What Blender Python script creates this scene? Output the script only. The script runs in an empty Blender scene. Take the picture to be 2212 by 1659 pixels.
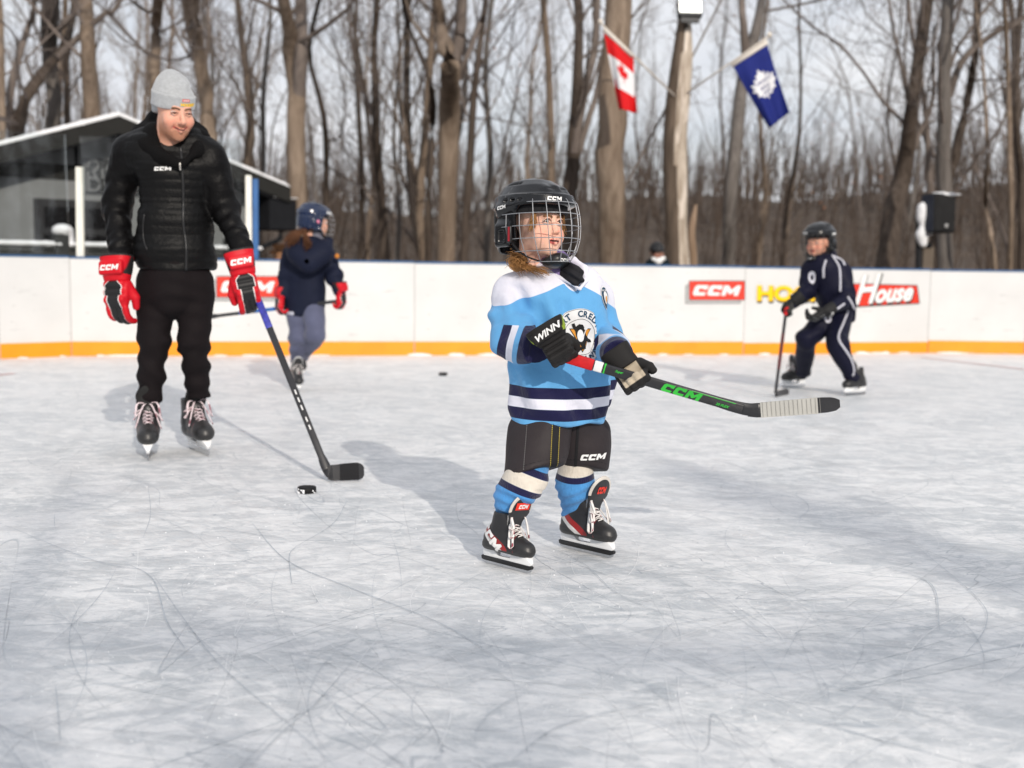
import bpy, bmesh, math, random
import numpy as np
from mathutils import Vector, Matrix
from mathutils.bvhtree import BVHTree
from mathutils.geometry import tessellate_polygon
R = math.radians
SC = bpy.context.scene
# ---------------------------------------------------------------- camera
F, CX, CY, CAMH = 2530.0, 1106.0, 829.5, 0.92
TH, ROLL = math.atan((829.5 - 585.0) / 2530.0), 0.012
_r, _f, _u = np.array([1., 0, 0]), np.array([0, math.cos(TH), -math.sin(TH)]), np.array([0, math.sin(TH), math.cos(TH)])
CR = _r * math.cos(ROLL) + _u * math.sin(ROLL)
CU = _u * math.cos(ROLL) - _r * math.sin(ROLL)
cam = bpy.data.objects.new('camera', bpy.data.cameras.new('camera'))
SC.collection.objects.link(cam)
M = Matrix.Identity(4)
for i in range(3):
    M[i][0], M[i][1], M[i][2] = CR[i], CU[i], -_f[i]
M[2][3] = CAMH
cam.matrix_world = M
cam.data.sensor_width = 36
cam.data.lens = F / 2212 * 36
cam.data.clip_start, cam.data.clip_end = 0.05, 2000
cam.data.dof.use_dof = True
cam.data.dof.focus_distance = 3.66
cam.data.dof.aperture_fstop = 2.4
SC.camera = cam
# ---------------------------------------------------------------- sun and sky
SUN_EL, SUN_AZ = R(24.5), math.atan2(0.92, -2.6)      # towards the sun: behind the camera, to its right
sd = Vector((math.sin(SUN_AZ) * math.cos(SUN_EL), math.cos(SUN_AZ) * math.cos(SUN_EL), math.sin(SUN_EL)))
sun = bpy.data.objects.new('sun', bpy.data.lights.new('sun', 'SUN'))
SC.collection.objects.link(sun)
sun.data.energy, sun.data.angle, sun.data.color = 2.9, R(0.6), (1.0, 0.91, 0.80)
sun.rotation_euler = sd.to_track_quat('Z', 'Y').to_euler()
wd = bpy.data.worlds.new("World"); SC.world = wd; wd.use_nodes = True
nt = wd.node_tree; nt.nodes.clear()
def WN(t, **k):
    n = nt.nodes.new(t)
    for a, b in k.items(): setattr(n, a, b)
    return n
sky = WN('ShaderNodeTexSky', sky_type='NISHITA', sun_disc=False, sun_elevation=SUN_EL, sun_rotation=SUN_AZ)
sky.air_density, sky.dust_density = 1.0, 1.5
tc = WN('ShaderNodeTexCoord'); mp = WN('ShaderNodeMapping'); mp.inputs['Scale'].default_value = (1.0, 1.0, 2.6)
no = WN('ShaderNodeTexNoise'); no.inputs['Scale'].default_value = 2.6; no.inputs['Detail'].default_value = 6; no.inputs['Distortion'].default_value = .4
rp = WN('ShaderNodeValToRGB'); rp.color_ramp.elements[0].position = .36; rp.color_ramp.elements[1].position = .62
rp.color_ramp.elements[0].color = (.72, .72, .72, 1); rp.color_ramp.elements[1].color = (1, 1, 1, 1)
n2 = WN('ShaderNodeTexNoise'); n2.inputs['Scale'].default_value = 5.0; n2.inputs['Detail'].default_value = 5
cl = WN('ShaderNodeValToRGB'); cl.color_ramp.elements[0].position = .3; cl.color_ramp.elements[1].position = .7
cl.color_ramp.elements[0].color = (9.4, 9.7, 10.5, 1); cl.color_ramp.elements[1].color = (11.2, 11.3, 11.6, 1)
mx = WN('ShaderNodeMix', data_type='RGBA')
bg = WN('ShaderNodeBackground'); bg.inputs['Strength'].default_value = 0.085
wo = WN('ShaderNodeOutputWorld')
L = nt.links.new
L(tc.outputs['Generated'], mp.inputs[0]); L(mp.outputs[0], no.inputs[0]); L(mp.outputs[0], n2.inputs[0])
L(no.outputs[0], rp.inputs[0]); L(n2.outputs[0], cl.inputs[0])
L(rp.outputs[0], mx.inputs[0]); L(sky.outputs[0], mx.inputs[6]); L(cl.outputs[0], mx.inputs[7])
L(mx.outputs[2], bg.inputs[0]); L(bg.outputs[0], wo.inputs[0])
SC.view_settings.view_transform = 'Standard'
SC.view_settings.look = 'None'
SC.view_settings.exposure = 0.0
SC.view_settings.gamma = 1.0
SC.cycles.use_denoising = True
SC.cycles.max_bounces = 6
SC.cycles.transparent_max_bounces = 8
SC.cycles.caustics_reflective = SC.cycles.caustics_refractive = False
# ---------------------------------------------------------------- points from the survey of the picture
def ray(vx, vy):
    return _f + CR * ((vx - CX) / F) - CU * ((vy - CY) / F)
def W(vx, vy, Y):
    d = ray(vx, vy); return np.array([0, 0, CAMH]) + d * (Y / d[1])
def G(vx, vy, z=0.0):
    d = ray(vx, vy); return np.array([0, 0, CAMH]) + d * ((z - CAMH) / d[2])
A_ = lambda *a: np.array(a, float)
def nrm(v):
    v = np.asarray(v, float); return v / max(1e-9, np.linalg.norm(v))
def frame(o, x, z):
    """4x4 with the given origin, x axis and approximate z axis."""
    x = nrm(x); y = nrm(np.cross(z, x)); z = np.cross(x, y)
    m = np.eye(4); m[:3, 0], m[:3, 1], m[:3, 2], m[:3, 3] = x, y, z, o
    return m
def xf(m, P):
    P = np.atleast_2d(P); return P @ m[:3, :3].T + m[:3, 3]
def srgb(r, g, b):
    f = lambda c: (c / 255 / 12.92) if c <= 10.3 else ((c / 255 + .055) / 1.055) ** 2.4
    return (f(r), f(g), f(b))
# ---------------------------------------------------------------- materials
def newmat(name):
    m = bpy.data.materials.new(name); m.use_nodes = True
    t = m.node_tree; b = t.nodes['Principled BSDF']
    return m, t, b
def N(t, ty, **k):
    n = t.nodes.new(ty)
    for a, b in k.items():
        if a.startswith('i_'):
            key = a[2:]; n.inputs[int(key) if key.isdigit() else key].default_value = b
        else: setattr(n, a, b)
    return n
def mixc(t, fac, a, b):
    m = N(t, 'ShaderNodeMix', data_type='RGBA')
    for i, v in ((0, fac), (6, a), (7, b)):
        if isinstance(v, bpy.types.NodeSocket): t.links.new(v, m.inputs[i])
        elif i == 0: m.inputs[0].default_value = v
        else: m.inputs[i].default_value = tuple(v)[:3] + (1,)
    return m.outputs[2]
def step(t, sock, thr, w=0.0):
    m = N(t, 'ShaderNodeMapRange'); t.links.new(sock, m.inputs[0])
    m.inputs[1].default_value = thr - max(w, 1e-4); m.inputs[2].default_value = thr + max(w, 1e-4)
    return m.outputs[0]
def mat(name, col, rough=.6, metal=0, layers=(), var=.12, vscale=8, bump=(), spec=.5, coat=0, sheen=0, emit=None, sss=0, obj=True):
    """layers: (attribute, threshold, colour[, width]); bump: (kind, scale(s), strength, distance)"""
    m, t, b = newmat(name); L = t.links.new
    tc = N(t, 'ShaderNodeTexCoord'); co = tc.outputs['Object']
    c = mixc(t, 0, col, col)
    for la in layers:
        at = N(t, 'ShaderNodeAttribute', attribute_name=la[0])
        c = mixc(t, step(t, at.outputs['Fac'], la[1], la[3] if len(la) > 3 else 0), c, la[2])
    if var:
        nz = N(t, 'ShaderNodeTexNoise', i_Scale=vscale, i_Detail=5.0); L(co, nz.inputs[0])
        mr = N(t, 'ShaderNodeMapRange'); L(nz.outputs[0], mr.inputs[0])
        mr.inputs[1].default_value, mr.inputs[2].default_value = .3, .7
        mr.inputs[3].default_value, mr.inputs[4].default_value = 1 - var, 1 + var
        mm = N(t, 'ShaderNodeVectorMath', operation='SCALE'); L(c, mm.inputs[0]); L(mr.outputs[0], mm.inputs['Scale']); c = mm.outputs[0]
    L(c, b.inputs['Base Color'])
    b.inputs['Roughness'].default_value = rough; b.inputs['Metallic'].default_value = metal
    b.inputs['Specular IOR Level'].default_value = spec if (rough < .5 or metal) else min(spec, .5) * (.55 if max(col) > .1 else .32)
    b.inputs['Coat Weight'].default_value = coat; b.inputs['Coat Roughness'].default_value = .08
    b.inputs['Sheen Weight'].default_value = sheen if max(col) > .1 else 0
    if sss:
        b.inputs['Subsurface Weight'].default_value = sss; b.inputs['Subsurface Radius'].default_value = (.012, .004, .002); b.inputs['Subsurface Scale'].default_value = 1
    if emit: b.inputs['Emission Color'].default_value = tuple(emit[:3]) + (1,); b.inputs['Emission Strength'].default_value = emit[3]
    prev = None
    for kind, sc, st, dist in bump:
        mp = N(t, 'ShaderNodeMapping'); L(co, mp.inputs[0])
        mp.inputs['Scale'].default_value = sc if isinstance(sc, tuple) else (sc, sc, sc)
        if kind == 'noise': tx = N(t, 'ShaderNodeTexNoise', i_Scale=1.0, i_Detail=4.0, i_Distortion=.3)
        elif kind == 'vor': tx = N(t, 'ShaderNodeTexVoronoi', i_Scale=1.0)
        elif kind == 'knit': tx = N(t, 'ShaderNodeTexWave', i_Scale=1.0, wave_type='BANDS', bands_direction='X', i_Distortion=.6, i_Detail=1.0)
        L(mp.outputs[0], tx.inputs[0])
        bp = N(t, 'ShaderNodeBump', i_Strength=st, i_Distance=dist); L(tx.outputs[0], bp.inputs['Height'])
        if prev: L(prev, bp.inputs['Normal'])
        prev = bp.outputs[0]
    if prev: L(prev, b.inputs['Normal'])
    return m
# ---------------------------------------------------------------- objects
def link(o):
    SC.collection.objects.link(o); return o
class Thing:
    def __init__(s, name, base, label, cat, group=None):
        s.b = np.array(base, float); o = bpy.data.objects.new(name, None); link(o)
        o.empty_display_size = .1; o.location = s.b; o['label'] = label; o['category'] = cat
        if group: o['group'] = group
        s.o = o
def props(o, label=None, cat=None, group=None, kind=None):
    for k, v in (('label', label), ('category', cat), ('group', group), ('kind', kind)):
        if v: o[k] = v
    return o
def mkmesh(name, V, Fc, smooth=True, attrs=None):
    V = np.asarray(V, np.float32); me = bpy.data.meshes.new(name)
    me.vertices.add(len(V)); me.vertices.foreach_set('co', V.ravel())
    if isinstance(Fc, np.ndarray):
        n = Fc.shape[1]; flat = Fc.astype(np.int32).ravel(); cnt = np.full(len(Fc), n, np.int32)
    else:
        flat = np.array([i for f in Fc for i in f], np.int32); cnt = np.array([len(f) for f in Fc], np.int32)
    me.loops.add(len(flat)); me.loops.foreach_set('vertex_index', flat)
    me.polygons.add(len(cnt)); me.polygons.foreach_set('loop_start', np.concatenate([[0], np.cumsum(cnt)[:-1]]).astype(np.int32))
    me.polygons.foreach_set('use_smooth', np.full(len(cnt), smooth))
    me.update(calc_edges=True); me.validate()
    for k, v in (attrs or {}).items():
        a = me.attributes.new(k, 'FLOAT', 'POINT'); a.data.foreach_set('value', np.asarray(v, np.float32).ravel())
    return me
def part(name, V, Fc, m, thing=None, parent=None, smooth=True, attrs=None, label=None):
    """a mesh in world coordinates under a thing (or under one of its parts)"""
    if thing is not None: V = np.asarray(V) - thing.b
    me = mkmesh(name, V, Fc, smooth, attrs); me.materials.append(m)
    o = link(bpy.data.objects.new(name, me))
    if thing is not None: o.parent = parent or thing.o
    if label: o['label'] = label
    return o
def solo(name, V, Fc, m, base, label=None, cat=None, group=None, kind=None, smooth=True, attrs=None):
    o = part(name, np.asarray(V) - np.asarray(base), Fc, m, smooth=smooth, attrs=attrs); o.location = base
    return props(o, label, cat, group, kind)
def merge(*ms):
    V, Fs, n = [], [], 0
    for v, f in ms:
        v = np.asarray(v, float); V.append(v)
        Fs += [tuple(int(i) + n for i in q) for q in f]; n += len(v)
    return np.concatenate(V), Fs
def box(lo, hi, m4=None):
    lo, hi = np.array(lo, float), np.array(hi, float)
    V = np.array([[x, y, z] for x in (lo[0], hi[0]) for y in (lo[1], hi[1]) for z in (lo[2], hi[2])])
    Fq = [(0, 1, 3, 2), (4, 6, 7, 5), (0, 4, 5, 1), (2, 3, 7, 6), (0, 2, 6, 4), (1, 5, 7, 3)]
    return (xf(m4, V) if m4 is not None else V), Fq
def bevel(vf, w=.004, seg=2):
    bm = bmesh.new(); vs = [bm.verts.new(v) for v in vf[0]]
    for f in vf[1]: bm.faces.new([vs[i] for i in f])
    bmesh.ops.recalc_face_normals(bm, faces=bm.faces)
    bmesh.ops.bevel(bm, geom=list(bm.edges), offset=w, segments=seg, affect='EDGES', profile=.5)
    bm.verts.index_update(); out = (np.array([v.co[:] for v in bm.verts]), [tuple(v.index for v in f.verts) for f in bm.faces]); bm.free()
    return out
def prism(p2, z0, z1, m4):
    """extruded polygon in the xy plane of m4"""
    n = len(p2); V = np.array([[x, y, z0] for x, y in p2] + [[x, y, z1] for x, y in p2])
    Fq = [tuple(range(n))[::-1], tuple(range(n, 2 * n))] + [(i, (i + 1) % n, n + (i + 1) % n, n + i) for i in range(n)]
    return xf(m4, V), Fq
def tubes(P, Rr, sides=6, flat=1.0, cap=True, up=None):
    """P (B,n,3), Rr (B,n): many tubes at once -> V, quads"""
    P = np.asarray(P, float); Rr = np.asarray(Rr, float)
    if P.ndim == 2: P = P[None]
    if Rr.ndim == 0: Rr = np.full(P.shape[:2], float(Rr))
    if Rr.ndim == 1: Rr = Rr[None]
    B, n, _ = P.shape
    T = np.gradient(P, axis=1); T /= np.maximum(1e-9, np.linalg.norm(T, axis=2, keepdims=True))
    if up is None:
        t0 = T.mean(1); ref = np.where(np.abs(t0[:, 2:3]) < .8, A_(0, 0, 1)[None], A_(1, 0, 0)[None])
    else: ref = np.tile(np.asarray(up, float), (B, 1))
    U = np.cross(T, ref[:, None, :]); U /= np.maximum(1e-9, np.linalg.norm(U, axis=2, keepdims=True)); Vv = np.cross(T, U)
    a = np.arange(sides) * 2 * np.pi / sides
    ring = (U[:, :, None, :] * np.cos(a)[None, None, :, None] + Vv[:, :, None, :] * np.sin(a)[None, None, :, None] * flat)
    V = (P[:, :, None, :] + ring * Rr[:, :, None, None]).reshape(-1, 3)
    i = np.arange(n - 1)[:, None]; j = np.arange(sides)[None]
    q = np.stack([i * sides + j, i * sides + (j + 1) % sides, (i + 1) * sides + (j + 1) % sides, (i + 1) * sides + j], -1).reshape(-1, 4)
    Q = (q[None] + (np.arange(B) * n * sides)[:, None, None]).reshape(-1, 4)
    return V, Q
def tube1(P, r, sides=8, flat=1.0, up=None):
    V, Q = tubes(P, r, sides, flat, up=up); n = len(np.asarray(P)); Q = [tuple(q) for q in Q]
    return V, Q + [tuple(range(sides))[::-1], tuple(range((n - 1) * sides, n * sides))]
def curve(P, n=24):
    """Catmull-Rom through the points"""
    P = np.asarray(P, float); m = len(P)
    if m < 3: return P[0] + (P[-1] - P[0]) * np.linspace(0, 1, n)[:, None]
    Q = np.vstack([2 * P[0] - P[1], P, 2 * P[-1] - P[-2]]); t = np.linspace(0, m - 1 - 1e-6, n); i = t.astype(int); u = (t - i)[:, None]
    a, b, c, d = Q[i], Q[i + 1], Q[i + 2], Q[i + 3]
    return .5 * (2 * b + (c - a) * u + (2 * a - 5 * b + 4 * c - d) * u ** 2 + (3 * b - a - 3 * c + d) * u ** 3)
def wob(P, freq, seed, n=6, st=(1, 1, 1)):
    g = np.random.RandomState(seed); Q = P * np.array(st); v = 0
    for i in range(n):
        k = nrm(g.normal(size=3)); k2 = nrm(g.normal(size=3))
        v = v + np.sin(Q @ k * freq * g.uniform(.6, 1.5) + g.uniform(0, 6.3) + 1.3 * np.sin(Q @ k2 * freq * .6 + g.uniform(0, 6.3)))
    return v / math.sqrt(n) * .8
# ---------------------------------------------------------------- sculpting by signed distance
def smin(a, b, k):
    if k <= 0: return np.minimum(a, b)
    h = np.maximum(k - np.abs(a - b), 0) / k
    return np.minimum(a, b) - h * h * k * .25
def d_cap(P, a, b, ra, rb):
    a, b = np.asarray(a, float), np.asarray(b, float); ab = b - a
    t = np.clip(((P - a) @ ab) / max(1e-12, ab @ ab), 0, 1)
    return np.linalg.norm(P - a - t[..., None] * ab, axis=-1) - (ra + (rb - ra) * t)
def d_ell(P, c, r, m=None):
    Q = P - np.asarray(c, float)
    if m is not None: Q = Q @ m
    r = np.asarray(r, float); k0 = np.linalg.norm(Q / r, axis=-1); k1 = np.linalg.norm(Q / (r * r), axis=-1)
    return k0 * (k0 - 1) / np.maximum(k1, 1e-6)
def d_box(P, c, h, rd=0, m=None):
    Q = P - np.asarray(c, float)
    if m is not None: Q = Q @ m
    q = np.abs(Q) - (np.asarray(h, float) - rd)
    return np.linalg.norm(np.maximum(q, 0), axis=-1) + np.minimum(q.max(-1), 0) - rd
def d_loft(P, secs, m=None, p=2.0):
    """secs: rows (z, cx, cy, rx, ry) up the local z axis of m (4x4)"""
    Q = P if m is None else (P - m[:3, 3]) @ m[:3, :3]
    s = np.asarray(secs, float); z = Q[..., 2]
    f = [np.interp(z, s[:, 0], s[:, i]) for i in range(1, 5)]
    x, y = np.abs((Q[..., 0] - f[0]) / f[2]), np.abs((Q[..., 1] - f[1]) / f[3])
    d = ((x ** p + y ** p) ** (1 / p) - 1) * np.minimum(f[2], f[3])
    dz = np.maximum(s[0, 0] - z, z - s[-1, 0])
    return np.maximum(d, dz)
class Sdf:
    def __init__(s, h): s.h = h; s.ops = []
    def add(s, fn, lo, hi, k=0., mode='u'): s.ops.append((fn, np.array(lo, float), np.array(hi, float), k, mode)); return s
    def cap(s, a, b, ra, rb=None, k=.01, mode='u'):
        rb = ra if rb is None else rb; r = max(ra, rb)
        return s.add(lambda P: d_cap(P, a, b, ra, rb), np.minimum(a, b) - r, np.maximum(a, b) + r, k, mode)
    def chain(s, pts, rs, k=.01):
        for i in range(len(pts) - 1): s.cap(pts[i], pts[i + 1], rs[i], rs[i + 1], k)
        return s
    def ell(s, c, r, m=None, k=.01, mode='u'):
        R_ = max(r) if m is not None else np.array(r); return s.add(lambda P: d_ell(P, c, r, m), np.array(c) - R_, np.array(c) + R_, k, mode)
    def box(s, c, h, rd=0, m=None, k=0., mode='u'):
        R_ = np.linalg.norm(h) if m is not None else np.array(h); return s.add(lambda P: d_box(P, c, h, rd, m), np.array(c) - R_, np.array(c) + R_, k, mode)
    def loft(s, secs, m=None, p=2., k=.01, mode='u'):
        q = np.array(secs, float); lo = A_((q[:, 1] - q[:, 3]).min(), (q[:, 2] - q[:, 4]).min(), q[0, 0]); hi = A_((q[:, 1] + q[:, 3]).max(), (q[:, 2] + q[:, 4]).max(), q[-1, 0])
        if m is not None:
            c = np.array([[x, y, z] for x in (lo[0], hi[0]) for y in (lo[1], hi[1]) for z in (lo[2], hi[2])]); c = xf(m, c); lo, hi = c.min(0), c.max(0)
        return s.add(lambda P: d_loft(P, secs, m, p), lo, hi, k, mode)
    def mesh(s, disp=None, smooth=1):
        h = s.h; U = [o for o in s.ops if o[4] == 'u']
        lo = np.min([o[1] for o in U], 0) - 3 * h; hi = np.max([o[2] for o in U], 0) + 3 * h
        n = np.ceil((hi - lo) / h).astype(int) + 1
        ax = [lo[i] + h * np.arange(n[i]) for i in range(3)]; D = np.full(tuple(n), 1.0, np.float32)
        for fn, a, b, k, mode in s.ops:
            mg = k + 3 * h
            i0 = np.maximum(0, np.floor((a - mg - lo) / h).astype(int)); i1 = np.minimum(n, np.ceil((b + mg - lo) / h).astype(int) + 1)
            if np.any(i1 <= i0): continue
            sl = tuple(slice(i0[i], i1[i]) for i in range(3))
            P = np.stack(np.meshgrid(*[ax[i][sl[i]] for i in range(3)], indexing='ij'), -1)
            d = fn(P).astype(np.float32)
            if mode == 'u': D[sl] = smin(D[sl], d, k)
            elif mode == 's': D[sl] = -smin(-D[sl], d, k)
            elif mode == 'i': D[sl] = -smin(-D[sl], -d, k)
        V, Q = surfnet(D, lo, h)
        for _ in range(smooth): V = relax(V, Q)
        if disp is not None: V = V + normals(V, Q) * np.asarray(disp(V))[:, None]
        return V, Q
def surfnet(D, lo, h):
    S = D < 0; cs = np.array(D.shape) - 1
    acc = np.zeros(tuple(cs) + (3,), np.float32); cnt = np.zeros(tuple(cs), np.float32); ed = []
    for a in range(3):
        s0 = [slice(None)] * 3; s1 = [slice(None)] * 3; s0[a] = slice(0, -1); s1[a] = slice(1, None)
        d0, d1 = D[tuple(s0)], D[tuple(s1)]; X = np.argwhere(S[tuple(s0)] != S[tuple(s1)])
        if len(X) == 0: continue
        t = d0[tuple(X.T)] / (d0[tuple(X.T)] - d1[tuple(X.T)])
        pos = X.astype(np.float32); pos[:, a] += t
        b, c = (a + 1) % 3, (a + 2) % 3
        for ob in (0, -1):
            for oc in (0, -1):
                C = X.copy(); C[:, b] += ob; C[:, c] += oc
                ok = np.all((C >= 0) & (C < cs), 1)
                np.add.at(acc, tuple(C[ok].T), pos[ok]); np.add.at(cnt, tuple(C[ok].T), 1)
        inner = (X[:, b] > 0) & (X[:, c] > 0) & (X[:, b] < D.shape[b] - 1) & (X[:, c] < D.shape[c] - 1)
        ed.append((a, b, c, X[inner], S[tuple(s0)][tuple(X[inner].T)]))
    idx = -np.ones(tuple(cs), np.int64); act = np.argwhere(cnt > 0); idx[tuple(act.T)] = np.arange(len(act))
    V = acc[tuple(act.T)] / cnt[tuple(act.T)][:, None] * h + lo
    Qs = []
    for a, b, c, X, ins in ed:
        q = []
        for ob, oc in ((-1, -1), (0, -1), (0, 0), (-1, 0)):
            C = X.copy(); C[:, b] += ob; C[:, c] += oc; q.append(idx[tuple(C.T)])
        q = np.stack(q, 1); q[~ins] = q[~ins][:, ::-1]; Qs.append(q)
    return V.astype(float), np.concatenate(Qs)
def relax(V, Q, f=.6):
    s = np.zeros_like(V); c = np.zeros(len(V))
    for i in range(4):
        for j in (1, 3): np.add.at(s, Q[:, i], V[Q[:, (i + j) % 4]]); np.add.at(c, Q[:, i], 1)
    return V * (1 - f) + f * s / np.maximum(c, 1)[:, None]
def normals(V, Q):
    n = np.cross(V[Q[:, 2]] - V[Q[:, 0]], V[Q[:, 3]] - V[Q[:, 1]]); s = np.zeros_like(V)
    for i in range(4): np.add.at(s, Q[:, i], n)
    return s / np.maximum(1e-12, np.linalg.norm(s, axis=1, keepdims=True))
def bvh(V, Q): return BVHTree.FromPolygons([tuple(v) for v in V], [tuple(int(i) for i in q) for q in Q])
# ---------------------------------------------------------------- lettering and prints
def text2d(s, size=1.0, bold=.02, shear=0, sx=1.0, sp=1.0):
    cu = bpy.data.curves.new('t', 'FONT'); cu.body = s; cu.size = size; cu.offset = bold * size; cu.shear = shear
    cu.align_x = 'CENTER'; cu.align_y = 'CENTER'; cu.resolution_u = 4; cu.fill_mode = 'FRONT'; cu.space_character = sp
    o = bpy.data.objects.new('t', cu); me = bpy.data.meshes.new_from_object(o)
    V = np.array([v.co[:2] for v in me.vertices]) * A_(sx, 1); Fc = [tuple(p.vertices) for p in me.polygons]
    bpy.data.objects.remove(o); bpy.data.meshes.remove(me); bpy.data.curves.remove(cu)
    return V, Fc
def tri2d(polys):
    V, Fc, n = [], [], 0
    for p in polys:
        Fc += [tuple(i + n for i in t) for t in tessellate_polygon([[Vector((x, y, 0)) for x, y in p]])]; V += [tuple(q) for q in p]; n = len(V)
    out = []; V = np.array(V, float)
    for f in Fc:
        a, b, c = V[list(f)]; out.append(f if (b[0] - a[0]) * (c[1] - a[1]) - (b[1] - a[1]) * (c[0] - a[0]) > 0 else f[::-1])
    return V, out
_C = [(.16, 0), (1.12, 0), (1.12, .30), (.46, .30), (.40, .38), (.40, .62), (.46, .70), (.78, .70), (.78, .60), (1.14, .60), (1.14, 1), (.16, 1), (0, .84), (0, .16)]
_M = [(0, 0), (.36, 0), (.36, .5), (.66, .16), (.82, .16), (1.12, .5), (1.12, 0), (1.5, 0), (1.5, 1), (1.14, 1), (.76, .56), (.38, 1), (0, 1)]
def logo2d(h=1.0, w=None, shear=.22, only=3):
    polys = []
    for i, (g, x0) in enumerate(((_C, 0), (_C, 1.3), (_M, 2.6))):
        if i < only: polys.append([((x + x0) + shear * y, y) for x, y in g])
    V, Fc = tri2d(polys); V -= A_(4.1 + shear, 1) / 2
    s = h if w is None else w / (4.1 + shear)
    return V * A_(s, h), Fc
def circ2d(r, n=40, r0=0, sy=1.0):
    a = np.arange(n) * 2 * np.pi / n; o = np.stack([np.cos(a) * r, np.sin(a) * r * sy], 1)
    if not r0:
        return tri2d([o.tolist()])
    i = np.stack([np.cos(a) * r0, np.sin(a) * r0 * sy], 1)
    return np.vstack([o, i]), [(k, (k + 1) % n, n + (k + 1) % n, n + k) for k in range(n)]
def dense(V, Fc, maxlen):
    bm = bmesh.new(); vs = [bm.verts.new((x, y, 0)) for x, y in V]
    for f in Fc:
        try: bm.faces.new([vs[i] for i in f])
        except ValueError: pass
    for _ in range(6):
        bm.normal_update(); bmesh.ops.triangulate(bm, faces=bm.faces)
        ed = [e for e in bm.edges if e.calc_length() > maxlen]
        if not ed: break
        bmesh.ops.subdivide_edges(bm, edges=ed, cuts=1)
    bm.normal_update(); bmesh.ops.triangulate(bm, faces=bm.faces)
    bm.verts.index_update(); o = np.array([v.co[:2] for v in bm.verts]), [tuple(v.index for v in f.verts) for f in bm.faces]; bm.free(); return o
def decal(vf, O, U, Vd, D, tree, off=.0015, step_=.006, back=.25):
    """lay a flat print on a sculpted surface: cast along D from the plane O,U,Vd"""
    V2, Fc = dense(vf[0], vf[1], step_); out = []; ok = []
    Dv = Vector(nrm(D))
    for x, y in V2:
        p = Vector(O + U * x + Vd * y) - Dv * back
        hit, nn, _, _ = tree.ray_cast(p, Dv)
        if hit is None: out.append(np.array(p)); ok.append(False)
        else:
            if nn.dot(Dv) > 0: nn = -nn
            out.append(np.array(hit + nn * off - Dv * off * .5)); ok.append(True)
    return np.array(out), [f for f in Fc if all(ok[i] for i in f)]
def flat(vf, O, U, Vd):
    V2, Fc = vf; return np.array([O + U * x + Vd * y for x, y in V2]), Fc
def slab(vf, O, U, Vd, th):
    """flat print given a thickness towards U x Vd"""
    V2, Fc = vf; n = len(V2); nn = nrm(np.cross(U, Vd)); A = np.array([O + U * x + Vd * y for x, y in V2])
    cnt = {}
    for f in Fc:
        for a, b in zip(f, f[1:] + f[:1]): cnt[(a, b)] = 1
    side = [(a, b, b + n, a + n) for (a, b) in cnt if (b, a) not in cnt]
    return np.vstack([A, A + nn * th]), [tuple(f)[::-1] for f in Fc] + [tuple(i + n for i in f) for f in Fc] + side
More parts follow.
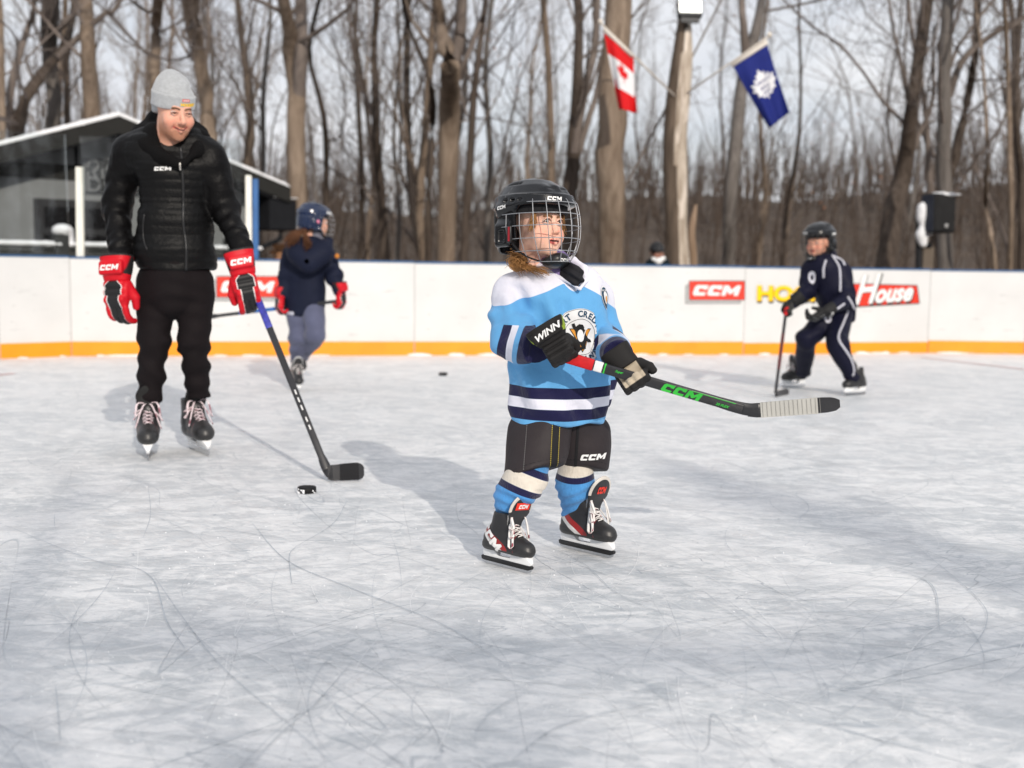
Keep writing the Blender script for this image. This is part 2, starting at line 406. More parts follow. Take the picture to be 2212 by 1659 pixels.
# ================================================================ ICE AND GROUND
def ice_mat():
    m, t, b = newmat('ice'); L = t.links.new
    tc = N(t, 'ShaderNodeTexCoord'); co = tc.outputs['Object']
    def mapped(rot, sc, loc=(0, 0, 0)):
        a = N(t, 'ShaderNodeMapping'); a.inputs['Rotation'].default_value = (0, 0, R(rot)); a.inputs['Location'].default_value = loc; L(co, a.inputs[0])
        c = N(t, 'ShaderNodeMapping'); c.inputs['Scale'].default_value = sc; L(a.outputs[0], c.inputs[0]); return c.outputs[0]
    def noise(v, s, det=6, rough=.55, dist=0):
        n = N(t, 'ShaderNodeTexNoise', i_Scale=s, i_Detail=float(det), i_Roughness=rough, i_Distortion=dist); L(v, n.inputs[0]); return n.outputs[0]
    def rng(s, a, b_, c=0., d=1.):
        q = N(t, 'ShaderNodeMapRange'); L(s, q.inputs[0])
        for i, v in enumerate((a, b_, c, d)): q.inputs[i + 1].default_value = v
        return q.outputs[0]
    def math_(op, x, y=None):
        q = N(t, 'ShaderNodeMath', operation=op)
        for i, v in enumerate((x, y)):
            if isinstance(v, bpy.types.NodeSocket): L(v, q.inputs[i])
            elif v is not None: q.inputs[i].default_value = v
        return q.outputs[0]
    big = noise(mapped(8, (.8, 1.1, 1)), 1.5, 8, .62, .5)
    c = mixc(t, rng(big, .38, .62), (.55, .585, .61), (.76, .77, .78))
    fine = noise(mapped(-12, (1, 1.7, 1)), 6.5, 10, .72, .8)
    c = mixc(t, rng(fine, .455, .56, 0, .82), c, (.90, .90, .90)); f2 = noise(mapped(25, (1, 1.3, 1)), 15, 10, .75, 1.0); c = mixc(t, rng(f2, .53, .58, 0, .6), c, (.92, .92, .92)); c = mixc(t, rng(f2, .42, .37, 0, .42), c, (.47, .51, .54))
    md = noise(mapped(40, (1, 1.6, 1)), 3.1, 9, .7, 1.2); c = mixc(t, rng(md, .51, .57, 0, .5), c, (.50, .535, .565))
    cr = noise(mapped(30, (1, 1.7, 1)), 26, 8, .7)
    c = mixc(t, rng(cr, .42, .62, 0, .34), c, (.56, .60, .64))
    grit = noise(mapped(0, (1, 1, 1)), 110, 4, .7)
    c = mixc(t, rng(grit, .56, .72, 0, .55), c, (.90, .90, .91))
    tot = None
    sets = [(12, .22, 2.4, .0030), (-28, .3, 3.2, .0028), (38, .25, 2.8, .0026), (-55, .3, 3.0, .0026), (68, .35, 2.6, .0024), (-8, .2, 5.0, .0034), (86, .4, 3.6, .0026), (20, .5, 6.5, .004), (-40, .6, 7., .004), (55, .7, 7, .004)]
    for i, (rot, a, bb, wd_) in enumerate(sets):
        n = noise(mapped(rot, (a, bb, 1), (i * 7.3, i * 3.1, 0)), 1.0, 1.3, .4, .15)
        ln = math_('ABSOLUTE', math_('SUBTRACT', n, .5 + .02 * (i % 3 - 1)))
        ln = rng(ln, 0, wd_ * .5, 1, 0)
        gate = rng(noise(mapped(rot + 9, (.5, .9, 1), (i * 2.9, 5, 0)), 1.1, 2), .46, .56)
        ln = math_('MULTIPLY', ln, gate)
        tot = ln if tot is None else math_('MAXIMUM', tot, ln)
    c = mixc(t, math_('MULTIPLY', tot, .7), c, (.36, .41, .46))
    hair = noise(mapped(17, (.8, 14, 1)), 1.6, 3, .6, .3); hair2 = noise(mapped(-33, (.8, 15, 1)), 1.6, 3, .6, .3); hair3 = noise(mapped(3, (.6, 22, 1)), 1.6, 3, .6, .2)
    hh = math_('MAXIMUM', math_('MAXIMUM', rng(hair, .60, .70, 0, .6), rng(hair2, .60, .70, 0, .6)), rng(hair3, .58, .70, 0, .7))
    c = mixc(t, hh, c, (.83, .84, .85))
    h2 = noise(mapped(-14, (.9, 18, 1)), 1.5, 3, .6, .2); c = mixc(t, rng(h2, .60, .72, 0, .35), c, (.44, .50, .55))
    L(c, b.inputs['Base Color'])
    L(rng(fine, .35, .7, .28, .62), b.inputs['Roughness'])
    b.inputs['Specular IOR Level'].default_value = .35
    hs = math_('SUBTRACT', math_('ADD', math_('MULTIPLY', cr, .5), math_('MULTIPLY', fine, .8)), math_('MULTIPLY', tot, .5))
    hs = math_('ADD', hs, math_('MULTIPLY', grit, .25))
    bp = N(t, 'ShaderNodeBump', i_Strength=.6, i_Distance=.008); L(hs, bp.inputs['Height']); L(bp.outputs[0], b.inputs['Normal'])
    return m
EXT_L, EXT_R = A_(-7.2, 9.6, 0), A_(9.5, 13.4, 0)
BB = [EXT_L, G(0, 775), G(155, 769), G(895, 767.5), G(1605, 766), G(2003, 762), G(2212, 765), EXT_R]
ring = [A_(-7.2, -16, 0)] + BB + [A_(9.5, -16, 0)]
V, Fc = tri2d([[(p[0], p[1]) for p in ring]])
props(part('ice_rink', np.c_[V, np.zeros(len(V))], Fc, ice_mat(), smooth=False), kind='structure')
red_line = mat('red_line_under_ice', (.62, .36, .37), .4, var=.25, vscale=6)
a, b_ = G(1990, 772, .004), G(2260, 803, .004); dv = nrm(b_ - a); nv = A_(-dv[1], dv[0], 0) * .03
props(part('painted_line', [a - nv, a + nv, b_ + nv, b_ - nv], [(0, 3, 2, 1)], red_line, smooth=False), kind='structure')
a, b_ = G(-60, 818, .004), G(30, 806, .004); dv = nrm(b_ - a); nv = A_(-dv[1], dv[0], 0) * .03
props(part('painted_line', [a - nv, a + nv, b_ + nv, b_ - nv], [(0, 3, 2, 1)], red_line, smooth=False), kind='structure')
# the blade marks: thin chalky grooves, some long and placed, hundreds short
rs = np.random.RandomState(11)
def marks(placed, n, seed, z, wlo, whi):
    g = np.random.RandomState(seed); P, Wd = [], []
    for pts in placed:
        q = curve([G(x, y, z) for x, y in pts], 24); P.append(q); Wd.append(.0013 * np.sin(np.linspace(.15, 3.0, 24)) ** .5 * g.uniform(.8, 1.3))
    for _ in range(n):
        y = 1.3 + 9 * g.rand() ** 1.6; x = g.uniform(-.5, .5) * y * 1.0; L_ = g.uniform(.25, 1.6); a0 = g.uniform(0, 6.3); cv = g.normal() * .9
        s = np.linspace(0, 1, 24); an = a0 + cv * s; st = np.stack([np.cos(an), np.sin(an)], 1) * L_ / 24
        q = np.c_[A_(x, y) + np.cumsum(st, 0), np.full(24, z)]; P.append(q); Wd.append(g.uniform(wlo, whi) * np.sin(np.linspace(.05, 3.09, 24)))
    P = np.array(P); Wd = np.array(Wd); T = np.gradient(P, axis=1); T /= np.linalg.norm(T, axis=2, keepdims=True)
    S = np.stack([-T[..., 1], T[..., 0], T[..., 2] * 0], -1) * Wd[..., None]
    V = np.concatenate([P - S, P + S], 1).reshape(-1, 3); i = np.arange(23)
    q = np.stack([i, i + 1, i + 25, i + 24], 1); Q = (q[None] + 48 * np.arange(len(P))[:, None, None]).reshape(-1, 4)
    ok = V[:, 1] < 11.2
    return V, Q[ok[Q].all(1)]
placed = [[(470, 905), (560, 960), (680, 1025), (760, 1060)], [(545, 1130), (620, 1210), (760, 1270), (960, 1350), (1100, 1440)],
          [(330, 1240), (400, 1340), (480, 1440), (620, 1560), (730, 1659)], [(270, 1215), (330, 1250), (360, 1340), (400, 1400)],
          [(760, 1430), (690, 1510), (600, 1590), (540, 1655)], [(750, 1080), (720, 1130), (640, 1180)], [(640, 1180), (625, 1200), (630, 1260)],
          [(0, 1130), (250, 1222), (480, 1220), (560, 1200)], [(30, 1010), (200, 1015), (330, 1050), (345, 1090)], [(320, 1050), (325, 1110), (310, 1160)],
          [(1106, 1150), (1250, 1210), (1350, 1290), (1600, 1380)], [(1640, 1300), (1860, 1290), (2212, 1275)], [(1250, 1390), (1600, 1330), (2212, 1310)],
          [(1980, 1180), (2110, 1290), (2130, 1350), (2080, 1420)], [(1900, 1220), (2010, 1260), (2030, 1360)], [(640, 1420), (820, 1460), (1010, 1500)],
          [(120, 1480), (125, 1530), (130, 1600)], [(1330, 1600), (1480, 1560), (1640, 1585)], [(1440, 1050), (1600, 1075), (1740, 1060)], [(1106, 1640), (1230, 1560), (1500, 1500)]]
V, Q = marks(placed, 520, 5, .0035, .0004, .0010)
m_dark = mat('groove_ice', (.50, .54, .58), .5, var=.2, vscale=30)
props(part('skate_marks', V, Q, m_dark, smooth=False), label='fine grey curved blade marks scored across the rink ice', kind='stuff')
V, Q = marks([], 800, 8, .0025, .0004, .0011)
m_chalk = mat('shaved_ice', (.86, .87, .88), .8, var=.1, vscale=30)
props(part('shaved_ice_marks', V, Q, m_chalk, smooth=False), label='fine white scraped lines of shaved ice on the rink', kind='stuff')
# ground beyond and the wooded rise behind it
def hgt(x, y):
    s = np.clip((y - 30) / 62, 0, 1); s = s * s * (3 - 2 * s)
    top = 6.1 + 1.6 * np.clip((x - 5) / 35, 0, 1) - .8 * np.exp(-((x + 12) / 12) ** 2) + .35 * np.sin(x * .21) + .2 * np.sin(x * .5 + 1)
    return s * top - .03 + .05 * np.sin(x * 1.1) * np.sin(y * .9) * (y > 17)
gx = np.r_[-900, -400, -200, np.linspace(-110, 110, 111), 200, 400, 900]; gy = np.r_[-600, -200, -60, -17, 8, 12, 15, 17, np.linspace(19, 120, 70), 200, 400, 1200]
X, Y = np.meshgrid(gx, gy, indexing='ij'); Z = hgt(X, Y); Z = np.where(Y < 16.5, -.05, Z)
i, j = np.meshgrid(np.arange(len(gx) - 1), np.arange(len(gy) - 1), indexing='ij'); i, j = i.ravel(), j.ravel(); w = len(gy)
Q = np.stack([i * w + j, (i + 1) * w + j, (i + 1) * w + j + 1, i * w + j + 1], 1)
m, t, b = newmat('woodland_floor')
tc = N(t, 'ShaderNodeTexCoord'); n1 = N(t, 'ShaderNodeTexNoise', i_Scale=.6, i_Detail=8.0); t.links.new(tc.outputs['Object'], n1.inputs[0])
n2 = N(t, 'ShaderNodeTexNoise', i_Scale=.25, i_Detail=5.0); t.links.new(tc.outputs['Object'], n2.inputs[0])
c = mixc(t, n1.outputs[0], (.038, .028, .021), (.115, .083, .060)); c = mixc(t, step(t, n2.outputs[0], .80, .03), c, (.60, .62, .66))
t.links.new(c, b.inputs['Base Color']); b.inputs['Roughness'].default_value = .95
bp = N(t, 'ShaderNodeBump', i_Strength=1.0, i_Distance=.5); t.links.new(n1.outputs[0], bp.inputs['Height']); t.links.new(bp.outputs[0], b.inputs['Normal'])
props(part('ground', np.stack([X.ravel(), Y.ravel(), Z.ravel()], 1), Q, m), kind='structure')
# ================================================================ RINK BOARDS
m_board = mat('board_plastic', (.655, .655, .65), .38, var=.05, vscale=2.2, bump=[('noise', 1.6, .12, .02)])
def scuff(m):
    t = m.node_tree; b = t.nodes['Principled BSDF']; src = b.inputs['Base Color'].links[0].from_socket; tc = N(t, 'ShaderNodeTexCoord')
    for sc, th, cc in (((1.2, 1.2, 14), .66, (.40, .40, .40)), ((7, 7, 9), .70, (.22, .21, .20))):
        mp = N(t, 'ShaderNodeMapping'); mp.inputs['Scale'].default_value = sc; t.links.new(tc.outputs['Object'], mp.inputs[0]); n = N(t, 'ShaderNodeTexNoise', i_Scale=2.2, i_Detail=6.0, i_Roughness=.7); t.links.new(mp.outputs[0], n.inputs[0])
        src = mixc(t, step(t, n.outputs[0], th, .03), src, cc)
    t.links.new(src, b.inputs['Base Color'])
scuff(m_board)
m_kick = mat('kick_strip_yellow', srgb(240, 150, 18), .4, var=.06, vscale=4)
m_cap = mat('cap_rail_blue', srgb(38, 84, 130), .4, var=.1)
m_seam = mat('seam_grey', (.36, .35, .34), .6)  # plain grey for the strip closing the joint between two panels
m_red = mat('sign_red', srgb(226, 48, 24), .45, var=.03); m_white = mat('print_white', (.82, .82, .81), .5, var=.02)
m_black = mat('print_black', (.015, .015, .015), .5, var=.1); m_grey = mat('print_grey', (.42, .42, .42), .5, var=.02); m_yel = mat('print_yellow', srgb(250, 200, 20), .5, var=.02)
def on_plane(a, b, vx, vy, off=.004):
    n = nrm(np.cross(b - a, A_(0, 0, 1)))
    if n[1] > 0: n = -n
    o = A_(0, 0, CAMH); d = ray(vx, vy); return o + d * (((a + n * off - o) @ n) / (d @ n)), n
blabels = ['white rink board panel at the far left end of the rink', 'short white rink board panel under the left end of the glass', 'white rink board panel behind the coach and the girl skater',
           'blank white rink board panel behind the child in the blue jersey', 'white rink board panel with the yellow HOCKEY and red House lettering', 'white rink board panel under the speaker at the right edge', 'white rink board panel past the right edge of the picture']
boards = []
for k in range(len(BB) - 1):
    a, b_ = BB[k].copy(), BB[k + 1].copy()
    d = nrm(b_ - a); n = nrm(np.cross(d, A_(0, 0, 1))); 
    if n[1] > 0: n = -n
    if k == 4: a += -n * .15 * 0; 
    m4 = frame(a, d, A_(0, 0, 1)); Lb = np.linalg.norm(b_ - a)
    h = [1.02, 1.02, 1.012, 1.007, 1.004, .998, .995][k]
    th = Thing('rink_board', a, blabels[k], 'rink board', 'white rink boards'); boards.append((th, a, b_))
    s = 1 if m4[:3, 1] @ n > 0 else -1          # side of the ice
    g = .004
    part('panel', *box((g, min(0, -s * .05), -.04), (Lb - g, max(0, -s * .05), h - .022), m4), m_board, th, smooth=False)
    part('kick_strip', *bevel(box((g + .002, min(0, s * .012), -.03), (Lb - g - .002, max(0, s * .012), (.148 if k != 4 else .132)), m4), .004, 1), m_kick, th, smooth=False)
    part('cap_rail', *bevel(box((g, min(s * .008, -s * .06), h - .022), (Lb - g, max(s * .008, -s * .06), h), m4), .006, 2), m_cap, th, smooth=False)
    part('seam_strip', *box((-g, min(-s * .002, -s * .03), -.03), (g, max(-s * .002, -s * .03), h - .02), m4), m_seam, th, smooth=False)
    for xx in np.arange(.5, Lb, 1.2):            # braces on the outer side
        part('brace', *box((xx, min(-s * .052, -s * .35), -.04), (xx + .05, max(-s * .052, -s * .35), .06), m4), m_board, th, smooth=False)
    if k in (3,):
        th0 = th
def quad_on(k, pts, off, m, name, parent=None, th=None):
    th, a, b_ = boards[k]; V = [on_plane(a, b_, x, y, off)[0] for x, y in pts]
    return part(name, V, [tuple(range(len(V)))], m, th, parent, smooth=False)
def print_on(k, vf, cx, cy, w, m, name, parent=None, off=.009, h=None, rot=0):
    """print centred at a surveyed point; w, h in surveyed pixels"""
    th, a, b_ = boards[k]; O, n = on_plane(a, b_, cx, cy, off); Ux = nrm(on_plane(a, b_, cx + 10, cy, off)[0] - O) ; Ux[2] = 0; Ux = nrm(Ux); Vz = A_(0, 0, 1)
    px = np.linalg.norm(on_plane(a, b_, cx + 10, cy, off)[0] - O) / 10; py = np.linalg.norm(on_plane(a, b_, cx, cy + 10, off)[0] - O) / 10
    V2 = vf[0] - (vf[0].max(0) + vf[0].min(0)) / 2; s = w / np.ptp(V2[:, 0]); sy = s if h is None else h / np.ptp(V2[:, 1]); V2 = V2 * A_(s * px, sy * py)
    if rot: V2 = V2 @ A_([math.cos(rot), math.sin(rot)], [-math.sin(rot), math.cos(rot)])
    return part(name, *flat((V2, vf[1]), O, Ux, Vz), m, th, parent, smooth=False)
for k, (x0, y0, x1, y1) in ((2, (469, 598, 602, 641)), (3, (1490, 608, 1608, 647))):
    g_ = quad_on(k, [(x0 - 9, y0 + 8), (x1 - 8, y0 + 8), (x1 - 8, y1 + 9), (x0 - 9, y1 + 9)], .0045, m_black, 'advert_sign')
    quad_on(k, [(x0 - 8, y0 + 9), (x1 - 9, y0 + 9), (x1 - 9, y1 + 8), (x0 - 8, y1 + 8)], .006, m_grey, 'sign_shadow_box', g_)
    quad_on(k, [(x0 - 1.5, y0 - 1.5), (x1 + 1.5, y0 - 1.5), (x1 + 1.5, y1 + 1.5), (x0 - 1.5, y1 + 1.5)], .0075, m_black, 'sign_border', g_)
    quad_on(k, [(x0, y0), (x1, y0), (x1, y1), (x0, y1)], .009, m_red, 'sign_face', g_)
    print_on(k, logo2d(1, 2.9, .3), (x0 + x1) / 2, (y0 + y1) / 2, (x1 - x0) * .88, m_white, 'lettering', g_, .011, (y1 - y0) * .56)
hk = text2d('HOCKEY', 1, .05, 0, 1.05, 1.0)
g_ = print_on(4, hk, 1742, 637, 208, m_black, 'lettering', None, .007, 37); print_on(4, hk, 1740, 634, 206, m_yel, 'lettering_face', g_, .010, 34)
r_ = quad_on(4, [(1834, 612), (1982, 616), (1987, 656), (1842, 664)], .007, m_black, 'advert_sign'); quad_on(4, [(1837, 614), (1980, 618), (1984.5, 654), (1845, 661)], .009, m_red, 'sign_face', r_)
hs = text2d('H', 1, .02, .5, .9); hs2 = text2d('ouse', 1, .035, .45, 1.0)
print_on(4, hs, 1877, 627, 66, m_black, 'lettering_shadow', r_, .0105, 66, .1); print_on(4, hs, 1875, 625, 62, m_white, 'lettering', r_, .012, 62, .1)
print_on(4, hs2, 1933, 640, 86, m_black, 'lettering_shadow', r_, .0105, 33, .06); print_on(4, hs2, 1932, 638, 82, m_white, 'lettering', r_, .012, 29, .06)
# ================================================================ GLASS, POSTS
m_postw = mat('post_white', (.80, .79, .72), .45, var=.06); m_postb = mat('post_blue', srgb(36, 92, 150), .45, var=.12)
def post_at(vx, vy0, vy1, k, w, m, name, label):
    th_, a, b_ = boards[k]; p, n = on_plane(a, b_, vx, vy1, -.03); t_ = W(vx, vy0, p[1]); t_[0] = p[0] + (t_[0] - p[0]) * 1.0
    d = nrm(b_ - a); m4 = frame(A_(p[0], p[1], boards and .0), d, A_(0, 0, 1))
    V, Fq = bevel(box((-w / 2, -.022, .2), (w / 2, .022, t_[2]), m4), .006, 2)
    sh = (V[:, 2] - p[2]) / max(.1, t_[2] - p[2]); V[:, 0] += sh * (t_[0] - p[0]) * .6
    V = V - n * .055
    solo(name, V, Fq, m, A_(p[0], p[1], 0), label, 'glass post', smooth=False)
    return p, t_
post_at(172, 360, 553, 2, .078, m_postw, 'glass_post', 'white glass post between the coach and the left edge')
post_at(537, 378, 560, 2, .062, m_postw, 'glass_post', 'white glass post just right of the coach, beside the blue post')
post_at(552, 386, 562, 2, .060, m_postb, 'glass_post', 'blue post standing right of the white glass post')
m_gl, t, b = newmat('rink_glass'); t.nodes.remove(b)
o_ = [n for n in t.nodes if n.type == 'OUTPUT_MATERIAL'][0]; tr = N(t, 'ShaderNodeBsdfTransparent'); tr.inputs[0].default_value = (.95, .97, .97, 1)
gl = N(t, 'ShaderNodeBsdfGlossy'); gl.inputs['Roughness'].default_value = .03; fr = N(t, 'ShaderNodeFresnel', i_IOR=1.55); ms = N(t, 'ShaderNodeMixShader')
t.links.new(fr.outputs[0], ms.inputs[0]); t.links.new(tr.outputs[0], ms.inputs[1]); t.links.new(gl.outputs[0], ms.inputs[2]); t.links.new(ms.outputs[0], o_.inputs[0])
def pane(k, x0, x1, ytop, label):
    th_, a, b_ = boards[k]; p0, n = on_plane(a, b_, x0, 556, -.02); p1, _ = on_plane(a, b_, x1, 556, -.02); zt = W((x0 + x1) / 2, ytop, (p0[1] + p1[1]) / 2)[2]
    d = nrm(p1 - p0); m4 = frame(A_(p0[0], p0[1], 1.03), d, A_(0, 0, 1)); L_ = np.linalg.norm((p1 - p0)[:2])
    V, Fq = box((0, -.006, 0), (L_, .006, zt - 1.03), m4); solo('rink_glass', V - n * .03, Fq, m_gl, m4[:3, 3], label, 'glass pane', 'clear panes above the left boards', smooth=False)
pane(1, -30, 153, 287, 'clear glass pane above the boards at the left edge')
pane(2, 182, 528, 300, 'clear glass pane above the boards behind the coach')
# ================================================================ HUT
m_wall = mat('hut_siding_grey', srgb(126, 128, 129), .9, var=.10, vscale=2, bump=[('noise', (1, 1, 30), .2, .01)])
m_fascia = mat('hut_fascia_dark', srgb(44, 44, 43), .85, var=.08); m_soff = mat('hut_soffit', (.012, .013, .016), .8)
m_snow = mat('snow', (.84, .85, .87), .8, var=.05, vscale=20, bump=[('noise', 14, .6, .03)])
hr = W(258, 250, 16.0); hd = nrm(A_(W(628, 405, 17.5)[0] - hr[0], 1.5, 0)); he = W(628, 405, 17.5)
half = (he - hr) @ hd + 0.0; slope = (hr[2] - he[2]) / half; hn = nrm(A_(hd[1], -hd[0], 0))       # hn: outwards, towards the rink
hut = Thing('rink_hut', A_(hr[0], hr[1], 0) - hn * .6, 'dark grey gabled hut with snow on its roof edges', 'hut')
HM = np.eye(4); HM[:3, 0] = hd; HM[:3, 1] = -hn; HM[:3, 2] = (0, 0, 1); HM[:3, 3] = (hr[0], hr[1], 0)   # x along the front, y away, z up
D_ = 4.5; wl = half - .35; ez = hr[2] - .16
def gable(x): return ez - slope * abs(x) 
fp = [(-wl, -.1), (wl, -.1), (wl, gable(wl)), (0, ez), (-wl, gable(wl))]
m4 = HM @ np.array([[1, 0, 0, 0], [0, 0, -1, .55], [0, 1, 0, 0], [0, 0, 0, 1.]])
part('wall', *prism(fp, -D_ + .9, 0, m4), m_wall, hut, smooth=False)
tk, ov = .22, .0
def roofside(sg):
    p = [(0, hr[2]), (sg * half, he[2]), (sg * half, he[2] - tk), (0, hr[2] - tk * 1.05)]
    if sg < 0: p = p[::-1]
    return prism(p, -D_, 0, HM @ np.array([[1, 0, 0, 0], [0, 0, -1, 0], [0, 1, 0, 0], [0, 0, 0, 1.]]))
rf = part('roof', *merge(roofside(1), roofside(-1)), m_fascia, hut, smooth=False)
zs, zr_ = he[2] - tk - .004, hr[2] - tk * 1.05 - .004
part('soffit', *prism([(-half + .04, zs), (-half + .04, zs - .02), (0, zr_ - .02), (half - .04, zs - .02), (half - .04, zs), (0, zr_)], -.56, -.03, HM @ np.array([[1, 0, 0, 0], [0, 0, -1, 0], [0, 1, 0, 0], [0, 0, 0, 1.]])), m_soff, hut, smooth=False)
for sg in (-1, 1):
    g = np.random.RandomState(4 + sg); S = Sdf(.035); n_ = 26
    for i_ in range(n_):
        s0 = i_ / n_; x = sg * half * s0; z = hr[2] - (hr[2] - he[2]) * s0; r_ = .035 + .02 * g.rand(); q = xf(HM, A_(x, .05, z + .012))[0]; q2 = xf(HM, A_(sg * half * (i_ + 1) / n_, .05, hr[2] - (hr[2] - he[2]) * (i_ + 1) / n_ + .012))[0]
        S.cap(q, q2, r_, r_ * .9, .03)
    S.loft([(0, 0, 0, .01, .01), (.01, 0, 0, .01, .01)]) if False else None
    V, Q = S.mesh(); part('roof_snow', V, Q, m_snow, hut, rf)
    p = [(0, hr[2] + .004), (sg * half * .985, he[2] + .02), (sg * half * .985, he[2] + .065), (0, hr[2] + .06)]
    if sg < 0: p = p[::-1]
    part('roof_snow', *prism(p, -D_ + .1, -.06, HM @ np.array([[1, 0, 0, 0], [0, 0, -1, 0], [0, 1, 0, 0], [0, 0, 0, 1.]])), m_snow, hut, rf, smooth=False)
def hutp(vx, vy, off):
    o = A_(0, 0, CAMH); d = ray(vx, vy); p0 = HM[:3, 3] - hn * (.55 - off); s = ((p0 - o) @ hn) / (d @ hn); return o + d * s
def hutrect(x0, y0, x1, y1, o0, o1, m, name, parent=None, bev=.0):
    a = hutp(x0, y0, .01); c = hutp(x1, y1, .01); q = np.linalg.inv(HM); a, c = xf(q, a)[0], xf(q, c)[0]
    vf = box((min(a[0], c[0]), .55 - o1, min(a[2], c[2])), (max(a[0], c[0]), .55 - o0, max(a[2], c[2])), HM)
    return part(name, *(bevel(vf, bev, 1) if bev else vf), m, hut, parent, smooth=False)
m_frame = mat('window_frame_dark', srgb(48, 48, 50), .5); m_pane, t, b = newmat('hut_window_pane'); b.inputs['Base Color'].default_value = (.006, .006, .007, 1); b.inputs['Roughness'].default_value = .08; b.inputs['Specular IOR Level'].default_value = .25
wf = hutrect(72, 428, 270, 560, .0, .045, m_frame, 'window'); hutrect(94, 446, 248, 496, .046, .05, m_pane, 'pane', wf); hutrect(94, 506, 248, 556, .046, .05, m_pane, 'pane', wf)
hutrect(-60, 378, 560, 381, 0, .012, m_fascia, 'trim_board')
hutrect(161, 300, 168, 380, 0, .03, m_soff, 'down_pipe')
hutrect(552, 432, 611, 500, 0, .5, m_soff, 'vent_hood', bev=.02)
hutrect(556, 428, 612, 433, .02, .52, m_snow, 'hood_snow', bev=.01)
P = curve([hutp(606, 500, .4), hutp(606, 512, .4), hutp(598, 520, .4), hutp(570, 532, .4), hutp(562, 540, .4)], 14); part('stove_pipe', *tube1(P, .035, 10), m_soff, hut)
m_signb = mat('sign_charcoal', srgb(62, 64, 66), .6); m_signl = mat('sign_raised_grey', srgb(120, 122, 124), .55)
sb = hutrect(178, 342, 320, 421, .0, .03, m_signb, 'sign_board')
fr_ = []
for (x0, y0, x1, y1) in ((178, 341, 320, 347), (178, 415, 320, 421), (178, 347, 183, 415)): hutrect(x0, y0, x1, y1, .031, .06, m_signl, 'sign_frame', sb)
def sign_stroke(pts): return tube1(curve([hutp(x, y, .06) for x, y in pts], 16), .022, 8)
ss = merge(sign_stroke([(192, 388), (189, 372), (190, 353), (203, 347), (214, 355), (208, 367), (200, 372), (205, 380), (212, 387)]), sign_stroke([(221, 364), (222, 387)]), sign_stroke([(232, 388), (231, 366), (238, 361), (246, 367), (248, 388)]),
           sign_stroke([(191, 385), (191, 398), (191, 412)]), sign_stroke([(191, 385), (203, 386), (214, 392), (216, 401), (211, 409), (201, 412), (191, 412)]), sign_stroke([(238, 388), (229, 392), (226, 402), (231, 412), (243, 412), (247, 402), (244, 391), (238, 388)]))
part('sign_lettering', *ss, m_signl, hut, sb)
# deck railing with snow in front of the hut
rl = Thing('deck_railing', hutp(60, 545, 1.3) * A_(1, 1, 0), 'dark deck railing under fresh snow before the hut', 'railing'); m_rail = mat('railing_dark', srgb(60, 62, 62), .7)
def hp(vx, vy, off): return hutp(vx, vy, off)
ra, rb = hp(-80, 529, 1.3), hp(560, 529, 1.3); rd = nrm((rb - ra) * A_(1, 1, 0)); rm = frame(A_(ra[0], ra[1], 0), rd, A_(0, 0, 1)); rL = np.linalg.norm((rb - ra)[:2]); rz = 1.17
part('rail', *box((0, -.06, rz - .05), (rL, .06, rz), rm), m_rail, rl, smooth=False); part('screen_panel', *box((0, -.02, -.05), (rL, .0, rz - .06), rm), m_rail, rl, smooth=False)
g = np.random.RandomState(3); S = Sdf(.018)
for k in range(54):
    x = rL * (k + .5) / 54
    if g.rand() < .8: S.ell(xf(rm, A_(x, 0, rz + .015))[0], (.09, .07, .028 + .02 * g.rand()), k=.02)
V, Q = S.mesh(); part('snow', V, Q, m_snow, rl)
for vx in (130, 330, 500):
    q = hp(vx, 522, 1.28); pm = frame(A_(q[0], q[1], 0), rd, A_(0, 0, 1)); part('newel_post', *bevel(box((-.09, -.09, -.05), (.09, .09, rz + .14), pm), .01, 1), m_rail, rl, smooth=False)
    S = Sdf(.02); S.ell(xf(pm, A_(.03, 0, rz + .19))[0], (.13, .11, .08), k=.03).ell(xf(pm, A_(.10, 0, rz + .08))[0], (.07, .08, .12), k=.05); V, Q = S.mesh(); part('snow', V, Q, m_snow, rl)
# firewood beside the hut
m_log = mat('split_log_end', srgb(176, 128, 92), .8, var=.3, vscale=14); g = np.random.RandomState(2); n_ = 0
for r_ in range(4):
    for c_ in range(4 - (r_ % 2)):
        q = A_(*G(592 + 13 * c_ + 6 * (r_ % 2), 640, 0)); q = W(590 + 12 * c_ + 6 * (r_ % 2), 571 - r_ * 13, 18.2); rr = .052
        a_ = np.arange(9) * 2 * np.pi / 9; V, Fq = prism([(math.cos(x) * rr * g.uniform(.75, 1.1), math.sin(x) * rr * g.uniform(.75, 1.1)) for x in a_], 0, .4, np.array([[1, 0, 0, q[0]], [0, 0, 1, q[1]], [0, 1, 0, q[2]], [0, 0, 0, 1.]]))
        solo('firewood_log', V, Fq, m_log, q, 'short split log in the firewood pile beside the hut', 'log', 'split logs piled beside the hut', smooth=False)
m_post = mat('timber_crate', srgb(96, 76, 60), .85); q = W(618, 578, 18.35)
solo('log_rack', *bevel(box(A_(q[0] - .55, 18.1, -.03), A_(q[0] + .55, 18.65, q[2] - .06)), .01, 1), m_post, A_(q[0], 18.3, 0), 'low timber rack carrying the firewood pile', 'rack', smooth=False)
